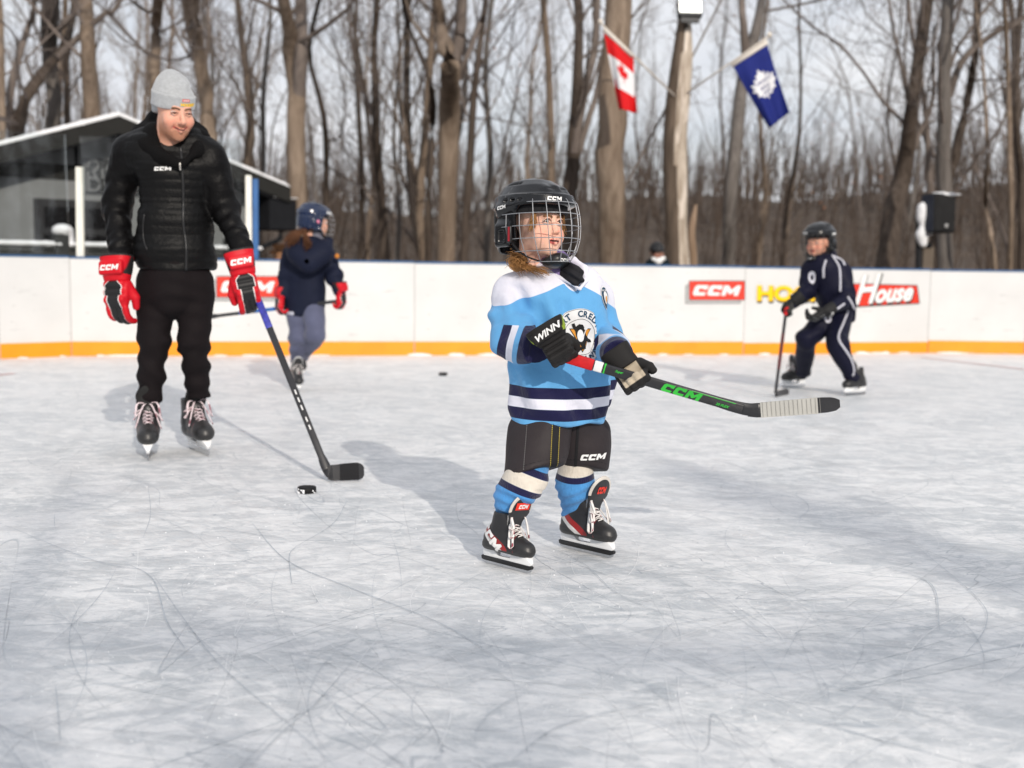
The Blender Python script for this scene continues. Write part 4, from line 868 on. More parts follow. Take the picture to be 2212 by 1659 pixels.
def flag(name, label, p_tip, p_root, A, B, C_, D_2, Yf, mbase, build, seed, folds):
    """A,B: ends of the hoist on the pole; D_2,C_: the free edge below them; all surveyed points"""
    th = Thing(name, W(*p_root, 15.9), label, 'flag', 'flags on the dead tree')
    a, b = W(*p_root, 15.9), W(*p_tip, Yf); pl = part('pole', *tube1([a, b], .013, 8), m_pole, th); S_ = nrm(b - a)
    part('pole_sleeve', *tube1([W(*A, Yf) - S_ * .01, W(*B, Yf) + S_ * .01], .028, 8), m_pole, th)
    part('finial', *lathe([(.012, -.02), (.03, 0), (.035, .02), (.02, .045), (.005, .055)], 12, b), m_pole, th)
    A, B, C_, D_2 = (W(*q, Yf) for q in (A, B, C_, D_2)); n = 44; u = np.linspace(0, 1, n); U, V_ = np.meshgrid(u, u, indexing='ij')
    def pos(u_, v_):
        u_ = u_[..., None]; v_ = v_[..., None]; p = (A * (1 - u_) + B * u_) * (1 - v_) + (D_2 * (1 - u_) + C_ * u_) * v_
        nn = nrm(np.cross(B - A, D_2 - A)); f = folds * v_ ** .7 * (np.sin(u_ * 7.5 + 1.2 * v_ + seed) + .5 * np.sin(u_ * 13 + v_ * 3)) ; return p + nn * f
    P = pos(U, V_).reshape(-1, 3); i, j = np.meshgrid(np.arange(n - 1), np.arange(n - 1), indexing='ij'); i, j = i.ravel(), j.ravel(); Q = np.stack([i * n + j, (i + 1) * n + j, (i + 1) * n + j + 1, i * n + j + 1], 1)
    P2 = P.copy(); cl = part('cloth', P, Q, mbase, th); md = cl.modifiers.new('thickness', 'SOLIDIFY'); md.thickness = .002
    tr_ = bvh(P, Q)
    for nm, poly, mm, off in build:
        V2, F2 = dense(poly[0], poly[1], .03); pp_ = pos(V2[:, 0], V2[:, 1]); nn = nrm(np.cross(B - A, D_2 - A)); nn = -nn if nn[1] > 0 else nn; part(nm, pp_ + nn * off, F2, mm, th, cl)
def band(u0, u1, v0, v1): return tri2d([[(u0, v0), (u1, v0), (u1, v1), (u0, v1)]])
lf = leaf_poly(); lf2 = tri2d([[(.5 + x * .30, .5 - y * .20) for x, y in lf]])
flag('national_flag', 'red and white maple leaf flag hanging left of the dead trunk', (1297, 50), (1462, 212), (1303, 62), (1368, 122), (1376, 244), (1338, 236), 15.2, m_fred, [('white_band', band(.0, 1, .30, .72), m_fwhite, .004), ('maple_leaf', lf2, m_fred, .008)], 1.0, .05)
lf3 = tri2d([[(.53 + x * .50, .50 - y * .26) for x, y in [(0, 1.0), (.15, .72), (.30, .78), (.28, .5), (.5, .62), (.52, .4), (.78, .45), (.7, .2), (.86, .1), (.62, -.1), (.68, -.3), (.45, -.32), (.3, -.5), (.05, -.42), (.05, -.62), (-.05, -.62), (-.05, -.42), (-.3, -.5), (-.45, -.32), (-.68, -.3), (-.62, -.1), (-.86, .1), (-.7, .2), (-.78, .45), (-.52, .4), (-.5, .62), (-.28, .5), (-.30, .78), (-.15, .72)]]])
tx = []
for s_, yy in (('TORONTO', .42), ('MAPLE', .50), ('LEAFS', .57)):
    v, f = text2d(s_, .12, .01); v = v * A_(.95, -.55) + A_(.53, yy); tx.append((np.c_[v, np.zeros(len(v))], f))
tv, tf = merge(*tx)
flag('team_flag', 'blue flag with a white leaf emblem, right of the dead trunk', (1662, 78), (1478, 205), (1582, 141), (1656, 92), (1704, 244), (1661, 277), 15.2, m_fblue, [('leaf_emblem', lf3, m_fwhite, .004), ('lettering', (tv[:, :2], tf), m_fblue, .007)], 2.2, .045)
sp = Thing('loudspeaker', W(1992, 580, 17) * A_(1, 1, 0), 'black loudspeaker with snow on its top and bracket', 'loudspeaker'); m_spk = mat('speaker_black', (.014, .014, .016), .6); m_grille = mat('speaker_grille', (.02, .02, .021), .8, bump=[('vor', 160, .5, .004)])
c = W(2040, 460, 16.8); sm = frame(c, A_(1, .42, 0), A_(-.06, 0, 1)); part('cabinet', *bevel(box((-.19, 0, -.275), (.21, .26, .275), sm), .02, 2), m_spk, sp, smooth=False)
part('grille', *bevel(box((-.165, -.012, -.255), (.195, .004, .255), sm), .008, 1), m_grille, sp, smooth=False); part('badge', *lathe([(.03, 0), (.03, .006)], 16, None, sm @ np.array([[1, 0, 0, .03], [0, 0, -1, -.012], [0, 1, 0, -.18], [0, 0, 0, 1.]])), m_grey, sp)
part('side_panel', *box((-.198, .01, -.26), (-.191, .25, .26), sm), mat('speaker_side', srgb(42, 48, 62), .4), sp, smooth=False)
part('pole', *tube1([A_(*(W(1984, 760, 17)[:2]), -.1), W(1984, 470, 17)], .042, 10), m_spk, sp); part('bracket', *merge(tube1([W(1984, 520, 17), W(2015, 480, 17)], .03, 8), box((-.1, -.03, -.04), (.12, .03, .04), frame(W(1994, 530, 17), A_(1, 0, 0), A_(0, 0, 1)))), m_spk, sp)
part('wooden_post', *bevel(box(A_(W(1996, 580, 17.2)[0] - .02, 17.2, -.05), A_(W(1996, 580, 17.2)[0] + .14, 17.34, W(1996, 532, 17.2)[2])), .01, 1), mat('post_wood', srgb(110, 100, 90), .9), sp, smooth=False)
S = Sdf(.018); 
for x, y, rr in ((1994, 452, .09), (1992, 470, .085), (1995, 490, .06), (1991, 508, .09), (1994, 525, .06), (2012, 505, .025)): S.ell(W(x, y, 16.93), (rr, rr * .8, rr * 1.15), k=.06)
for x, rr in ((2022, .05), (2035, .055), (2050, .04), (2065, .02)): S.ell(W(x, 421, 16.9), (.07, .1, rr * .8), k=.02)
S.ell(W(2013, 440, 16.85), (.02, .08, .14), k=.02); V, Q = S.mesh(); part('snow', V, Q, m_snow, sp)
# ================================================================ BUILDERS FOR PEOPLE AND THEIR KIT
def axes(o, x, y, z, s=1.0):
    m = np.eye(4); m[:3, 0], m[:3, 1], m[:3, 2], m[:3, 3] = np.asarray(x) * s, np.asarray(y) * s, np.asarray(z) * s, o; return m
def headframe(o, yaw, pitch=0, roll=0, s=1.0):
    """yaw: degrees the face turns from the camera towards the picture's right; pitch: nod down is positive"""
    y, p = R(yaw), R(pitch); f = A_(math.sin(y) * math.cos(p), -math.cos(y) * math.cos(p), -math.sin(p)); x = nrm(np.cross(f, A_(0, 0, 1))); z = np.cross(x, f)
    c, s_ = math.cos(R(roll)), math.sin(R(roll)); x, z = x * c + z * s_, z * c - x * s_
    return axes(o, x, f, z, s)
def place(vf, m):
    V, Q = vf; V = xf(m, V)
    if np.linalg.det(m[:3, :3]) < 0: Q = Q[:, ::-1] if isinstance(Q, np.ndarray) else [tuple(q)[::-1] for q in Q]
    return V, Q
SKIN = {}
def skinmat(name, tone, lip, stub=None, brow=(.09, .05, .03)):
    lay = [('blush', .5, tuple(np.array(tone) * A_(1.05, .72, .68)), .5), ('lip', 0, lip, .25), ('brow', 0, brow, .4)]
    if stub: lay.insert(0, ('stubble', .5, stub, .5))
    lay += [('dark', 0, (.05, .012, .01), .3)]
    return mat(name, tone, .5, layers=lay, var=.05, vscale=40, sss=.12, spec=.4, bump=[('noise', 260, .12, .001)])
m_eyew = mat('eye_white', (.62, .60, .58), .2, layers=[('iris', 0, (.05, .035, .025), .05)], var=0)
def seg_d(P, pts):
    return np.min([d_cap(P, pts[i], pts[i + 1], 0, 0) for i in range(len(pts) - 1)], 0)
def build_head(th, m, skin, child=True, smile=0., h=.0026, neck=.14, neckdir=(0, -.25, -1), eye_open=1., blush=1., gaze=0.0, parent=None, ears=True):
    S = Sdf(h); c = 1. if child else 0.
    S.ell((0, -.012, .048), (.075, .094, .082), k=0).ell((0, .018, -.022), (.063, .074, .083), k=.03)
    S.ell((0, .042, -.072), (.046 + .003 * c, .046, .036), k=.035).ell((0, .076, -.096), (.020, .016, .016), k=.022)
    for s in (-1, 1):
        S.ell((s * .037, .062, -.030 - .006 * c), (.024 + .007 * c, .020 + .003 * c, .024 + .006 * c), k=.028)
        if ears: S.ell((s * .078, -.004, -.008), (.010, .018, .031), k=.008)
    S.cap((-.032, .083, .029), (.032, .083, .029), .009 + .001 * (1 - c), k=.022)
    nl = .008 * (1 - c) - .003 * c
    S.cap((0, .088, .014), (0, .104 + nl, -.018), .0075, .0095, k=.014).ell((0, .1065 + nl, -.0245), (.0115, .0105, .0095), k=.008)
    for s in (-1, 1):
        S.ell((s * .0115, .099 + nl * .5, -.0285), (.0075, .0085, .0065), k=.006)
        S.ell((s * .031, .1005, .010), (.018, .012, .011), k=.012, mode='s')
        up = [(s * .017, .089, .010), (s * .025, .0935, .0085 + .008 * eye_open), (s * .037, .0915, .0085 + .008 * eye_open), (s * .046, .084, .009)]
        S.chain([np.array(q) for q in up], [.0032] * 4, k=.004)
        S.chain([A_(s * .018, .0885, .007), A_(s * .031, .0925, .002), A_(s * .045, .084, .006)], [.0026] * 3, k=.004)
    w = .019 + .012 * smile; cz = .010 * smile; back = .011 * smile
    ul = [A_(-w, .0905 - back, -.058 + cz), A_(-.009, .0995, -.0535), A_(0, .1005, -.055), A_(.009, .0995, -.0535), A_(w, .0905 - back, -.058 + cz)]
    ll = [A_(-w * .85, .0905 - back, -.062 + cz), A_(0, .0985, -.068), A_(w * .85, .0905 - back, -.062 + cz)]
    mo = [A_(-w, .0935 - back, -.059 + cz), A_(0, .106, -.0605), A_(w, .0935 - back, -.059 + cz)]
    S.chain(ul, [.0030, .0048 - .0012 * smile, .0044 - .001 * smile, .0048 - .0012 * smile, .0030], k=.006).chain(ll, [.0030, .0062 - .0015 * smile, .0030], k=.006)
    S.chain([q + A_(0, .002, 0) for q in mo], [.0012, .0020, .0012], k=.002) if False else None
    for i in range(2): S.cap(mo[i], mo[i + 1], .0022, k=.002, mode='s')
    if smile:
        for s in (-1, 1): S.ell((s * .041, .064, -.026), (.021, .019, .017), k=.018); S.cap((s * .022, .094, -.034), (s * .034, .080, -.060), .0022, k=.010, mode='s')
    nd = nrm(neckdir); S.cap((0, -.022, -.06), A_(0, -.022, -.06) + nd * neck, .047 if child else .058, .05 if child else .066, k=.03)
    V, Q = S.mesh(smooth=1)
    lip = np.maximum(.0054 - .0012 * smile - seg_d(V, ul), .0068 - .0018 * smile - seg_d(V, ll)) / .004
    slit = (.0030 - seg_d(V, mo)) / .002
    nos = np.max([(.0032 - np.linalg.norm(V - A_(s * .0065, .103 + nl * .7, -.0335), axis=1)) / .002 for s in (-1, 1)], 0)
    brow = np.max([((.0048 if child else .0032) - seg_d(V, [A_(s * .014, .096, .026), A_(s * .030, .096, .0315), A_(s * .048, .083, .027)]) + (.002 if not child else .001)) / .004 for s in (-1, 1)], 0)
    lash = np.max([(.0022 - seg_d(V, [A_(s * .017, .0915, .011), A_(s * .025, .0965, .009 + .0065 * eye_open), A_(s * .037, .0945, .009 + .0065 * eye_open), A_(s * .046, .087, .008)])) / .0015 for s in (-1, 1)], 0)
    bl = np.max([np.exp(-(np.linalg.norm(V - A_(s * .04, .075, -.032), axis=1) / .022) ** 2) for s in (-1, 1)], 0); bl = np.maximum(bl, np.exp(-(np.linalg.norm(V - A_(0, .112, -.025), axis=1) / .012) ** 2) * .7) * blush
    st = np.clip(np.exp(-((V[:, 2] + .085) / .045) ** 2) * (V[:, 1] > .0) + 1.1 * np.exp(-(seg_d(V, [A_(-.026, .088, -.047), A_(0, .105, -.044), A_(.026, .088, -.047)]) / .006) ** 2), 0, 1)
    st = st * (1 - np.clip(lip + .5, 0, 1))
    Vw, Qw = place((V, Q), m)
    ho = part('head', Vw, Qw, skin, th, parent, attrs=dict(lip=np.maximum(lip, -1), dark=np.maximum(np.maximum(slit, nos), lash), brow=brow, blush=bl, stubble=st))
    eo = None
    for s in (-1, 1):
        cc = A_(s * .031, .0788, .0085); gd = nrm(A_(gaze, 1, -.02)); E = lathe([(.0001, -.0126)] + [(.0126 * math.cos(a), .0126 * math.sin(a)) for a in np.linspace(-1.4, 1.55, 14)], 16, np.zeros(3))
        fm = frame(cc, np.cross(gd, A_(0, 0, 1)) * -1, gd); P = xf(fm, E[0]); ir = (P - cc) @ gd - .0109
        Vw, Qw = place((P, E[1]), m); part('eye', Vw, Qw, m_eyew, th, ho, attrs=dict(iris=ir / .001))
    return ho
m_wire = mat('cage_wire', (.34, .35, .37), .35, metal=.5, var=.05)
m_blackp = mat('black_plastic', (.008, .008, .009), .4, var=.1); m_strap = mat('black_webbing', (.018, .018, .02), .8)
def build_helmet(th, m, shell_mat, h=.0032, cage=True, cage_mat=None, logo=None, wire=.0016, chin=True, side_logo=True, cover=False, dense_cage=True, mask=None):
    S = Sdf(h)
    prof = [(-.088, 0, -.045, .080, .080), (-.045, 0, -.026, .103, .118), (.02, 0, -.010, .109, .134), (.06, 0, -.008, .108, .134), (.092, 0, -.010, .098, .121), (.118, 0, -.014, .080, .099), (.136, 0, -.018, .054, .070), (.147, 0, -.02, .014, .02)]
    S.loft(prof, p=2.25, k=0)
    S.loft([(.052, 0, -.006, .112, .139), (.088, 0, -.008, .106, .133)], p=2.25, k=.006)                      # brow band
    for s in (-1, 1):
        S.cap(A_(s * .036, .085, .098), A_(s * .040, -.075, .112), .012, .014, k=.018)
        S.cap(A_(s * .098, -.055, .045), A_(s * .094, .045, .060), .016, .012, k=.014)
        S.box((s * .104, -.035, -.035), (.010, .036, .040), .012, k=.012)                                         # ear covers
    S.cap(A_(0, .09, .104), A_(0, -.085, .120), .010, k=.02)
    for s in (-1, 1):
        S.box((s * .030, .126, .106), (.019, .03, .0042), .003, k=.003, mode='s'); S.box((s * .112, -.035, -.04), (.006, .014, .018), .004, k=.003, mode='s')
        for q in range(3): S.box((s * .109, .045 - q * .032, .068), (.008, .010, .0042), .002, k=.003, mode='s')
        S.box((s * .066, -.02 , .128), (.006, .03, .02), .003, k=.003, mode='s')
    S.loft([(-.2, 0, -.012, .089, .108), (.03, 0, -.012, .093, .114), (.09, 0, -.012, .078, .096), (.125, 0, -.012, .03, .04)], p=2.2, k=0, mode='s')
    S.box((0, .158, -.075), (.2, .14, .126), .03, k=.01, mode='s')
    S.box((0, .04, -.13), (.2, .14, .05), .02, k=.02, mode='s')
    V, Q = S.mesh(smooth=1)
    seam = np.maximum(np.where(V[:, 2] > .045, .0012 - np.abs(V[:, 1] + .030 - .25 * (V[:, 2] - .05)), -1), np.where((V[:, 1] > -.03) & (V[:, 1] < .12), .0008 - np.abs(V[:, 2] - .092 + .1 * V[:, 1]), -1)) / .002
    Vw, Qw = place((V, Q), m); he = part('helmet', Vw, Qw, shell_mat, th, attrs=dict(seam=seam)); tree = bvh(Vw, Qw)
    # foam edge under the brow, straps
    S = Sdf(.004); S.loft([(.03, 0, -.01, .094, .116), (.06, 0, -.01, .092, .115)], p=2.2, k=0); S.loft([(.0, 0, -.01, .080, .100), (.08, 0, -.01, .080, .100)], p=2.2, k=0, mode='s')
    V, Q = S.mesh(smooth=0); Vw, Qw = place((V, Q), m); part('liner', Vw, Qw, m_strap, th, he)
    sg = []
    for s in (-1, 1): sg.append(tubes(curve([A_(s * .098, -.01, -.05), A_(s * .082, .03, -.095), A_(s * .045, .072, -.118), A_(0, .086, -.124)], 14), .009, 8, .3)); sg.append(tubes(curve([A_(s * .1, -.05, -.04), A_(s * .088, .0, -.08), A_(s * .08, .035, -.096)], 10), .008, 8, .3))
    Vw, Qw = place(merge(*sg), m); part('chin_strap', Vw, Qw, m_strap, th, he)
    if logo: logo(th, he, m, tree)
    if cage:
        lv = [(.060, .113, .148), (.026, .117, .158), (-.012, .118, .163), (-.050, .112, .164), (-.088, .095, .158), (-.120, .066, .142)]
        ZR = np.array(lv); W_ = []
        def pt(th_, z, gx=None): return A_(np.interp(-z, -ZR[:, 0], ZR[:, 1]) * math.sin(th_), np.interp(-z, -ZR[:, 0], ZR[:, 2]) * math.cos(th_) - .008 * 0, z)
        amax = {0: 62, 1: 100, 2: 100, 3: 98, 4: 86, 5: 78}
        for i, (z, a, b) in enumerate(lv): W_.append([pt(R(q), z) for q in np.linspace(-amax[i], amax[i], 30)])
        for q in (-92, -72, -54, -36, -18, 0, 18, 36, 54, 72, 92) if dense_cage else (-80, -48, -16, 16, 48, 80):
            top = .060 if abs(q) < 60 else .026; bot = -.120 if abs(q) < 75 else (-.088 if abs(q) < 80 else -.055)
            W_.append([pt(R(q), z) for z in np.linspace(top, bot, 22)])
            if abs(q) < 60: W_[-1] = [pt(R(q), .060) * A_(.93, .93, 1) + A_(0, 0, .012)] + W_[-1]
        g_ = [tube1(np.array(w), wire, 6) for w in W_]; Vw, Qw = place(merge(*g_), m); part('cage', Vw, Qw, cage_mat or m_wire, th, he)
        if chin:
            S = Sdf(.003); S.ell((0, .090, -.118), (.044, .040, .022), k=0).ell((0, .106, -.108), (.032, .026, .018), k=.012); S.ell((0, .055, -.088), (.046, .052, .030), k=.01, mode='s'); V, Q = S.mesh(); Vw, Qw = place((V, Q), m); co = part('chin_cup', Vw, Qw, m_blackp, th, he)
            if logo and dense_cage:
                t2 = bvh(Vw, Qw); o = xf(m, A_(.0, .12, -.115))[0]; v, f = decal(logo2d(.010, .036), o, -m[:3, 0] / np.linalg.norm(m[:3, 0]), nrm(m[:3, 2]), -nrm(m[:3, 1]), t2, .001, .004, .1)
                if len(f): part('lettering', v, f, m_white, th, he)
    if mask: mask(th, he, m)
    return he, tree
def wordmark(th, par, m, tree, loc, ldir, lup, h, w, mt=None, vf=None, name='lettering', st=.004, off=.0012, shear=.22, back=.06):
    """print on a sculpted part: loc/ldir/lup in the local frame of m; ldir is the reading direction seen from outside"""
    R3 = m[:3, :3] / np.linalg.norm(m[:3, 0]); U = nrm(R3 @ nrm(ldir)); up = np.array(lup, float); up = R3 @ nrm(up); D = -nrm(np.cross(U, up)); up = nrm(np.cross(-D, U)); o = xf(m, np.array(loc, float))[0]
    v, f = decal(vf or logo2d(h, w, shear), o, U, up, D, tree, off, st, back)
    if len(f): return part(name, v, f, mt or m_white, th, par)
# ---------------------------------------------------------------- gloves
def build_glove(th, m, mats, curl=(55, 75, 50), s_h=.0032, thumb=(.72, .45, -.45), thumb2=(.8, .1, -.6), spread=0, cuff_flare=1., piping=True, name='glove', fat=1., tl=1., hollow=True):
    """x to the fingers, y to the thumb side, z out of the back of the hand"""
    mb, mc, mp_ = mats
    S = Sdf(s_h); S.box((.040, 0, .004), (.052, .046, .024), .020, k=0)
    for x in (.006, .036, .064): S.box((x, 0, .022), (.0135, .043, .014), .011, k=.003)
    S.box((.03, .040, .004), (.03, .012, .020), .010, k=.006)
    tips = []
    for j, (y, lf) in enumerate(((.034, .92), (.0115, 1.0), (-.0115, .96), (-.034, .82))):
        p = A_(.088, y, .006); a = 0
        for k, (l, r) in enumerate(((.040, .0125), (.033, .0122), (.026, .0112))):
            a += R(curl[k]) * (1 + .06 * (j - 1.5)); d = A_(math.cos(a), spread * (y / .034) * .1, -math.sin(a)); d = nrm(d); q = p + d * l * lf
            zz = nrm(np.cross(d, A_(0, 1, 0))); M3 = np.stack([d, A_(0, 1, 0), np.cross(d, A_(0, 1, 0))], 1); S.box((p + q) / 2, (l * lf / 2 + .006, .0112 if fat == 1 else .0122, r * fat), .0095, m=M3, k=.0025); p = q + d * .002
    t = A_(.018, .044, -.008); t1 = t + nrm(thumb) * .042 * tl; t2 = t1 + nrm(thumb2) * .036 * tl; S.cap(t - nrm(thumb) * .015, t1, .0185, .0165, k=.012).cap(t1, t2, .0165, .0135, k=.004)
    V, Q = S.mesh(smooth=1)
    palm = np.minimum(-(V[:, 2] + .010) / .006, np.minimum((.080 - V[:, 0]) / .006, (.036 - np.abs(V[:, 1])) / .004)) 
    acc = np.where((V[:, 2] > .012) & (V[:, 0] < .095), (.022 + .010 * (V[:, 0] < .05) - np.abs(V[:, 1])) / .004 - np.clip((.012 - V[:, 0]) / .004, 0, 5), -1)
    ac2 = np.where((V[:, 0] >= .088) & (np.abs(V[:, 1]) < .0235), 1., acc); ac3 = np.minimum(ac2 + .9, 1) if piping else ac2
    dist_j = np.abs(((V[:, 0] - .006) / .029) % 1 - .5)
    Vw, Qw = place((V, Q), m); gl = part(name, Vw, Qw, mb, th, attrs=dict(palm=palm, acc=ac2, pipe=ac3))
    S = Sdf(s_h); M4 = np.array([[0, 0, 1, 0], [0, 1, 0, 0], [-1, 0, 0, 0], [0, 0, 0, 1.]]); cf = cuff_flare
    S.loft([(-.105, -.004, 0, .050 * cf, .062 * cf), (-.05, -.003, 0, .046 * cf, .056 * cf), (-.004, -.002, 0, .034, .047)], m=M4, p=2.6, k=0)
    if hollow: S.loft([(-.12, -.004, 0, .040 * cf, .052 * cf), (-.035, -.003, 0, .034, .044), (-.02, 0, 0, .02, .03)], m=M4, p=2.4, k=.004, mode='s')
    S.box((-.052, 0, .045 * cf), (.026, .048 * cf, .010), .007, k=.004)
    V, Q = S.mesh(smooth=1); ln = (.049 * cf - np.sqrt(V[:, 1] ** 2 * .62 + V[:, 2] ** 2)) / .004
    Vw, Qw = place((V, Q), m); cu = part('cuff', Vw, Qw, mc, th, gl, attrs=dict(liner=ln * (V[:, 0] < -.03) + np.where(V[:, 0] < -.03, 0, -1), edge=(-.096 - V[:, 0]) / .004))
    return gl, cu, bvh(Vw, Qw)
# ---------------------------------------------------------------- skates
m_steel = mat('steel_runner', (.55, .56, .58), .22, metal=1., var=.05); m_holder = mat('holder_white', (.80, .81, .82), .35, var=.04); m_lace = mat('lace_cotton', (.78, .76, .74), .85, layers=[('stripe', .5, (.30, .06, .09), .1)], var=.06, vscale=60)
def build_skate(th, m, boot_mat, h=.0035, lean=(0, 0), lace_mat=None, detail=1, tongue_mat=None, seed=1, holder_mat=None, band=True, name='skate', bow=1., collar=1.0, tg=1.0, tw=1.0, lr=1.0):
    """x forward, z up, origin under the middle of the blade; y to the left"""
    S = Sdf(h); lx, ly = lean
    S.loft([(.068, .0, 0, .136, .034), (.078, .0, 0, .142, .042), (.092, .004, 0, .138, .044)], p=2.6, k=0)                    # outsole
    S.ell((.094, 0, .098), (.052, .043, .036), k=.012)                                                           # toe cap
    S.cap((.06, 0, .108), (-.04, 0, .120), .040, .042, k=.02).ell((-.092, 0, .115), (.046, .037, .055), k=.02)
    top = A_(-.062 + lx, ly, .235 * collar)
    S.cap((-.055, 0, .13), top, .046, .047, k=.03).cap((.02, 0, .135), (-.02 + lx * .6, ly * .7, .200 * collar), .034, .036, k=.03)
    S.add(lambda P: (top[2] - P[..., 2]) * -1 + .0 , (-.3, -.2, 0), (.3, .2, .4), .006, 'i')
    S.add(lambda P: -(P[..., 2] - .066), (-.3, -.2, 0), (.3, .2, .4), .003, 'i')
    S.ell(top + A_(.0, 0, .0), (.040, .036, .05), k=.006, mode='s')
    V, Q = S.mesh(smooth=1)
    toe = (V[:, 0] - .072) / .004; sole = (.079 - V[:, 2]) / .003; sw = V[:, 2] - (.098 + (-.02 - V[:, 0]) * .62)     # side flash from heel down to mid-foot
    fl = np.minimum(.026 - np.abs(sw), np.minimum(.035 - V[:, 0], (np.abs(V[:, 1]) - .018))) / .004; fl2 = np.minimum(fl, (-sw - .002) / .004); fl = np.minimum(fl, (sw + .004) / .004)
    st = (.0014 - np.abs(V[:, 0] - .066 + .12 * (V[:, 2] - .1))) / .001
    Vw, Qw = place((V, Q), m); bo = part(name, Vw, Qw, boot_mat, th, attrs=dict(toe=toe, sole=sole, flash=fl, flash2=fl2, stitch=st, felt=toe * 0 - 1)); tree = bvh(Vw, Qw)
    # holder and runner
    hp_ = [(-.135, .030), (.140, .030), (.150, .045), (.132, .070), (.038, .070), (.022, .048), (-.045, .046), (-.060, .070), (-.128, .070), (-.142, .050)]
    hm = np.array([[1, 0, 0, 0], [0, 0, -1, 0], [0, 1, 0, 0], [0, 0, 0, 1.]])
    V_, F_ = bevel(prism(hp_, -.009, .009, hm), .004, 2); V_[:, 1] *= np.interp(V_[:, 2], [.03, .05, .07], [.75, 1.0, 2.6]); Vw, Qw = place((V_, F_), m); part('blade_holder', Vw, Qw, holder_mat or m_holder, th, bo)
    if band:
        bp_ = [(-.146, .016), (-.128, .0135), (.130, .0135), (.150, .022), (.153, .032), (.143, .036), (-.138, .036), (-.15, .03)]; Vw, Qw = place(bevel(prism(bp_, -.0075, .0075, hm), .002, 1), m); part('runner_guard', Vw, Qw, m_blackp, th, bo)
    rp = [(-.143, .007), (-.120, .0005), (.118, .0005), (.143, .009), (.148, .022), (-.147, .020)]; Vw, Qw = place(prism(rp, -.0018, .0018, hm), m); part('steel_blade', Vw, Qw, m_steel, th, bo, smooth=False)
    # tongue
    S = Sdf(h); tb = top + A_(.062 - .02 * (1 - tg) + .05 * (tw - 1), 0, .034 - .045 * (1 - tg)); M3 = frame(A_(0, 0, 0), A_(.35, 0, 1), A_(-1, 0, .35))[:3, :3]
    S.ell(tb + A_(.002, 0, -.006), (.070, .046 * tw, .0105), m=M3, k=0).box(A_(.010 + lx * .5, ly * .6, .188 * collar), (.045, .030, .008), .006, m=frame(A_(0, 0, 0), A_(-.25, 0, 1), A_(-1, 0, -.25))[:3, :3], k=.03)
    V, Q = S.mesh(smooth=1); u = (V - tb) @ M3; ed = np.where(u[:, 0] > -.02, (((u[:, 0] + .006) / .070) ** 2 + (u[:, 1] / (.046 * tw)) ** 2 - .66) / .06, -1); back = (-(u[:, 2]) * -1 - .0045) / .002; ed = np.maximum(ed, back - 0.0)
    Vw, Qw = place((V, Q), m); to = part('tongue', Vw, Qw, tongue_mat or boot_mat, th, bo, attrs=dict(felt=ed, toe=ed * 0 - 1, sole=ed * 0 - 1, flash=ed * 0 - 1, flash2=ed * 0 - 1, stitch=ed * 0 - 1)); ttree = bvh(Vw, Qw)
    # laces
    g = np.random.RandomState(seed); L_ = []; n = 7
    cx = lambda t: A_(.062 - .085 * t + lx * .5 * t, ly * .5 * t, .139 + .075 * t * collar)
    for i in range(n):
        t = i / (n - 1); c = cx(t); c2 = cx(min(1, t + .10)); wd = .023 + .010 * t; hb = A_(.012, 0, .012)
        L_.append(tube1(curve([c + A_(-.010, -wd, -.012), c + hb * .6 + A_(0, -wd * .5, 0), c + hb, c2 + hb * .6 + A_(0, wd * .5, 0), c2 + A_(-.010, wd, -.012)], 9), .0042 * lr, 6, .45))
        L_.append(tube1(curve([c + A_(-.010, wd, -.012), c + hb * .8 + A_(0, wd * .5, 0), c + hb * 1.15, c2 + hb * .8 + A_(0, -wd * .5, 0), c2 + A_(-.010, -wd, -.012)], 9), .0042 * lr, 6, .45))
    k = cx(.96) + A_(.020, 0, .012)
    for sg, l, dz in ((-1, .085, -.055), (1, .080, -.060), (-1, .078, -.03), (-1, .06, -.085), (1, .055, -.09)):
        l *= bow; e = k + A_(.045 * bow, sg * (.045 + .01 * g.rand()), dz * bow); mid = k + A_(.03, sg * .040, .004)
        if l > .065: L_.append(tube1(curve([k, mid, e, e + A_(-.018, sg * .004, -.004), k + A_(.012, sg * .018, -.018), k], 18), .0046 * lr, 6, .4))
        else: L_.append(tube1(curve([k, k + A_(.03, sg * .02, -.01), e + A_(.006, 0, -.012)], 12), .0042 * lr, 6, .45))
    V, Q = merge(*L_); Vw, Qw = place((V, Q), m); part('laces', Vw, Qw, lace_mat or m_lace, th, bo, attrs=dict(stripe=((V[:, 2] * 90) % 1 > .8) * 1. * (g.rand(len(V)) > .3)))
    return bo, tree, ttree
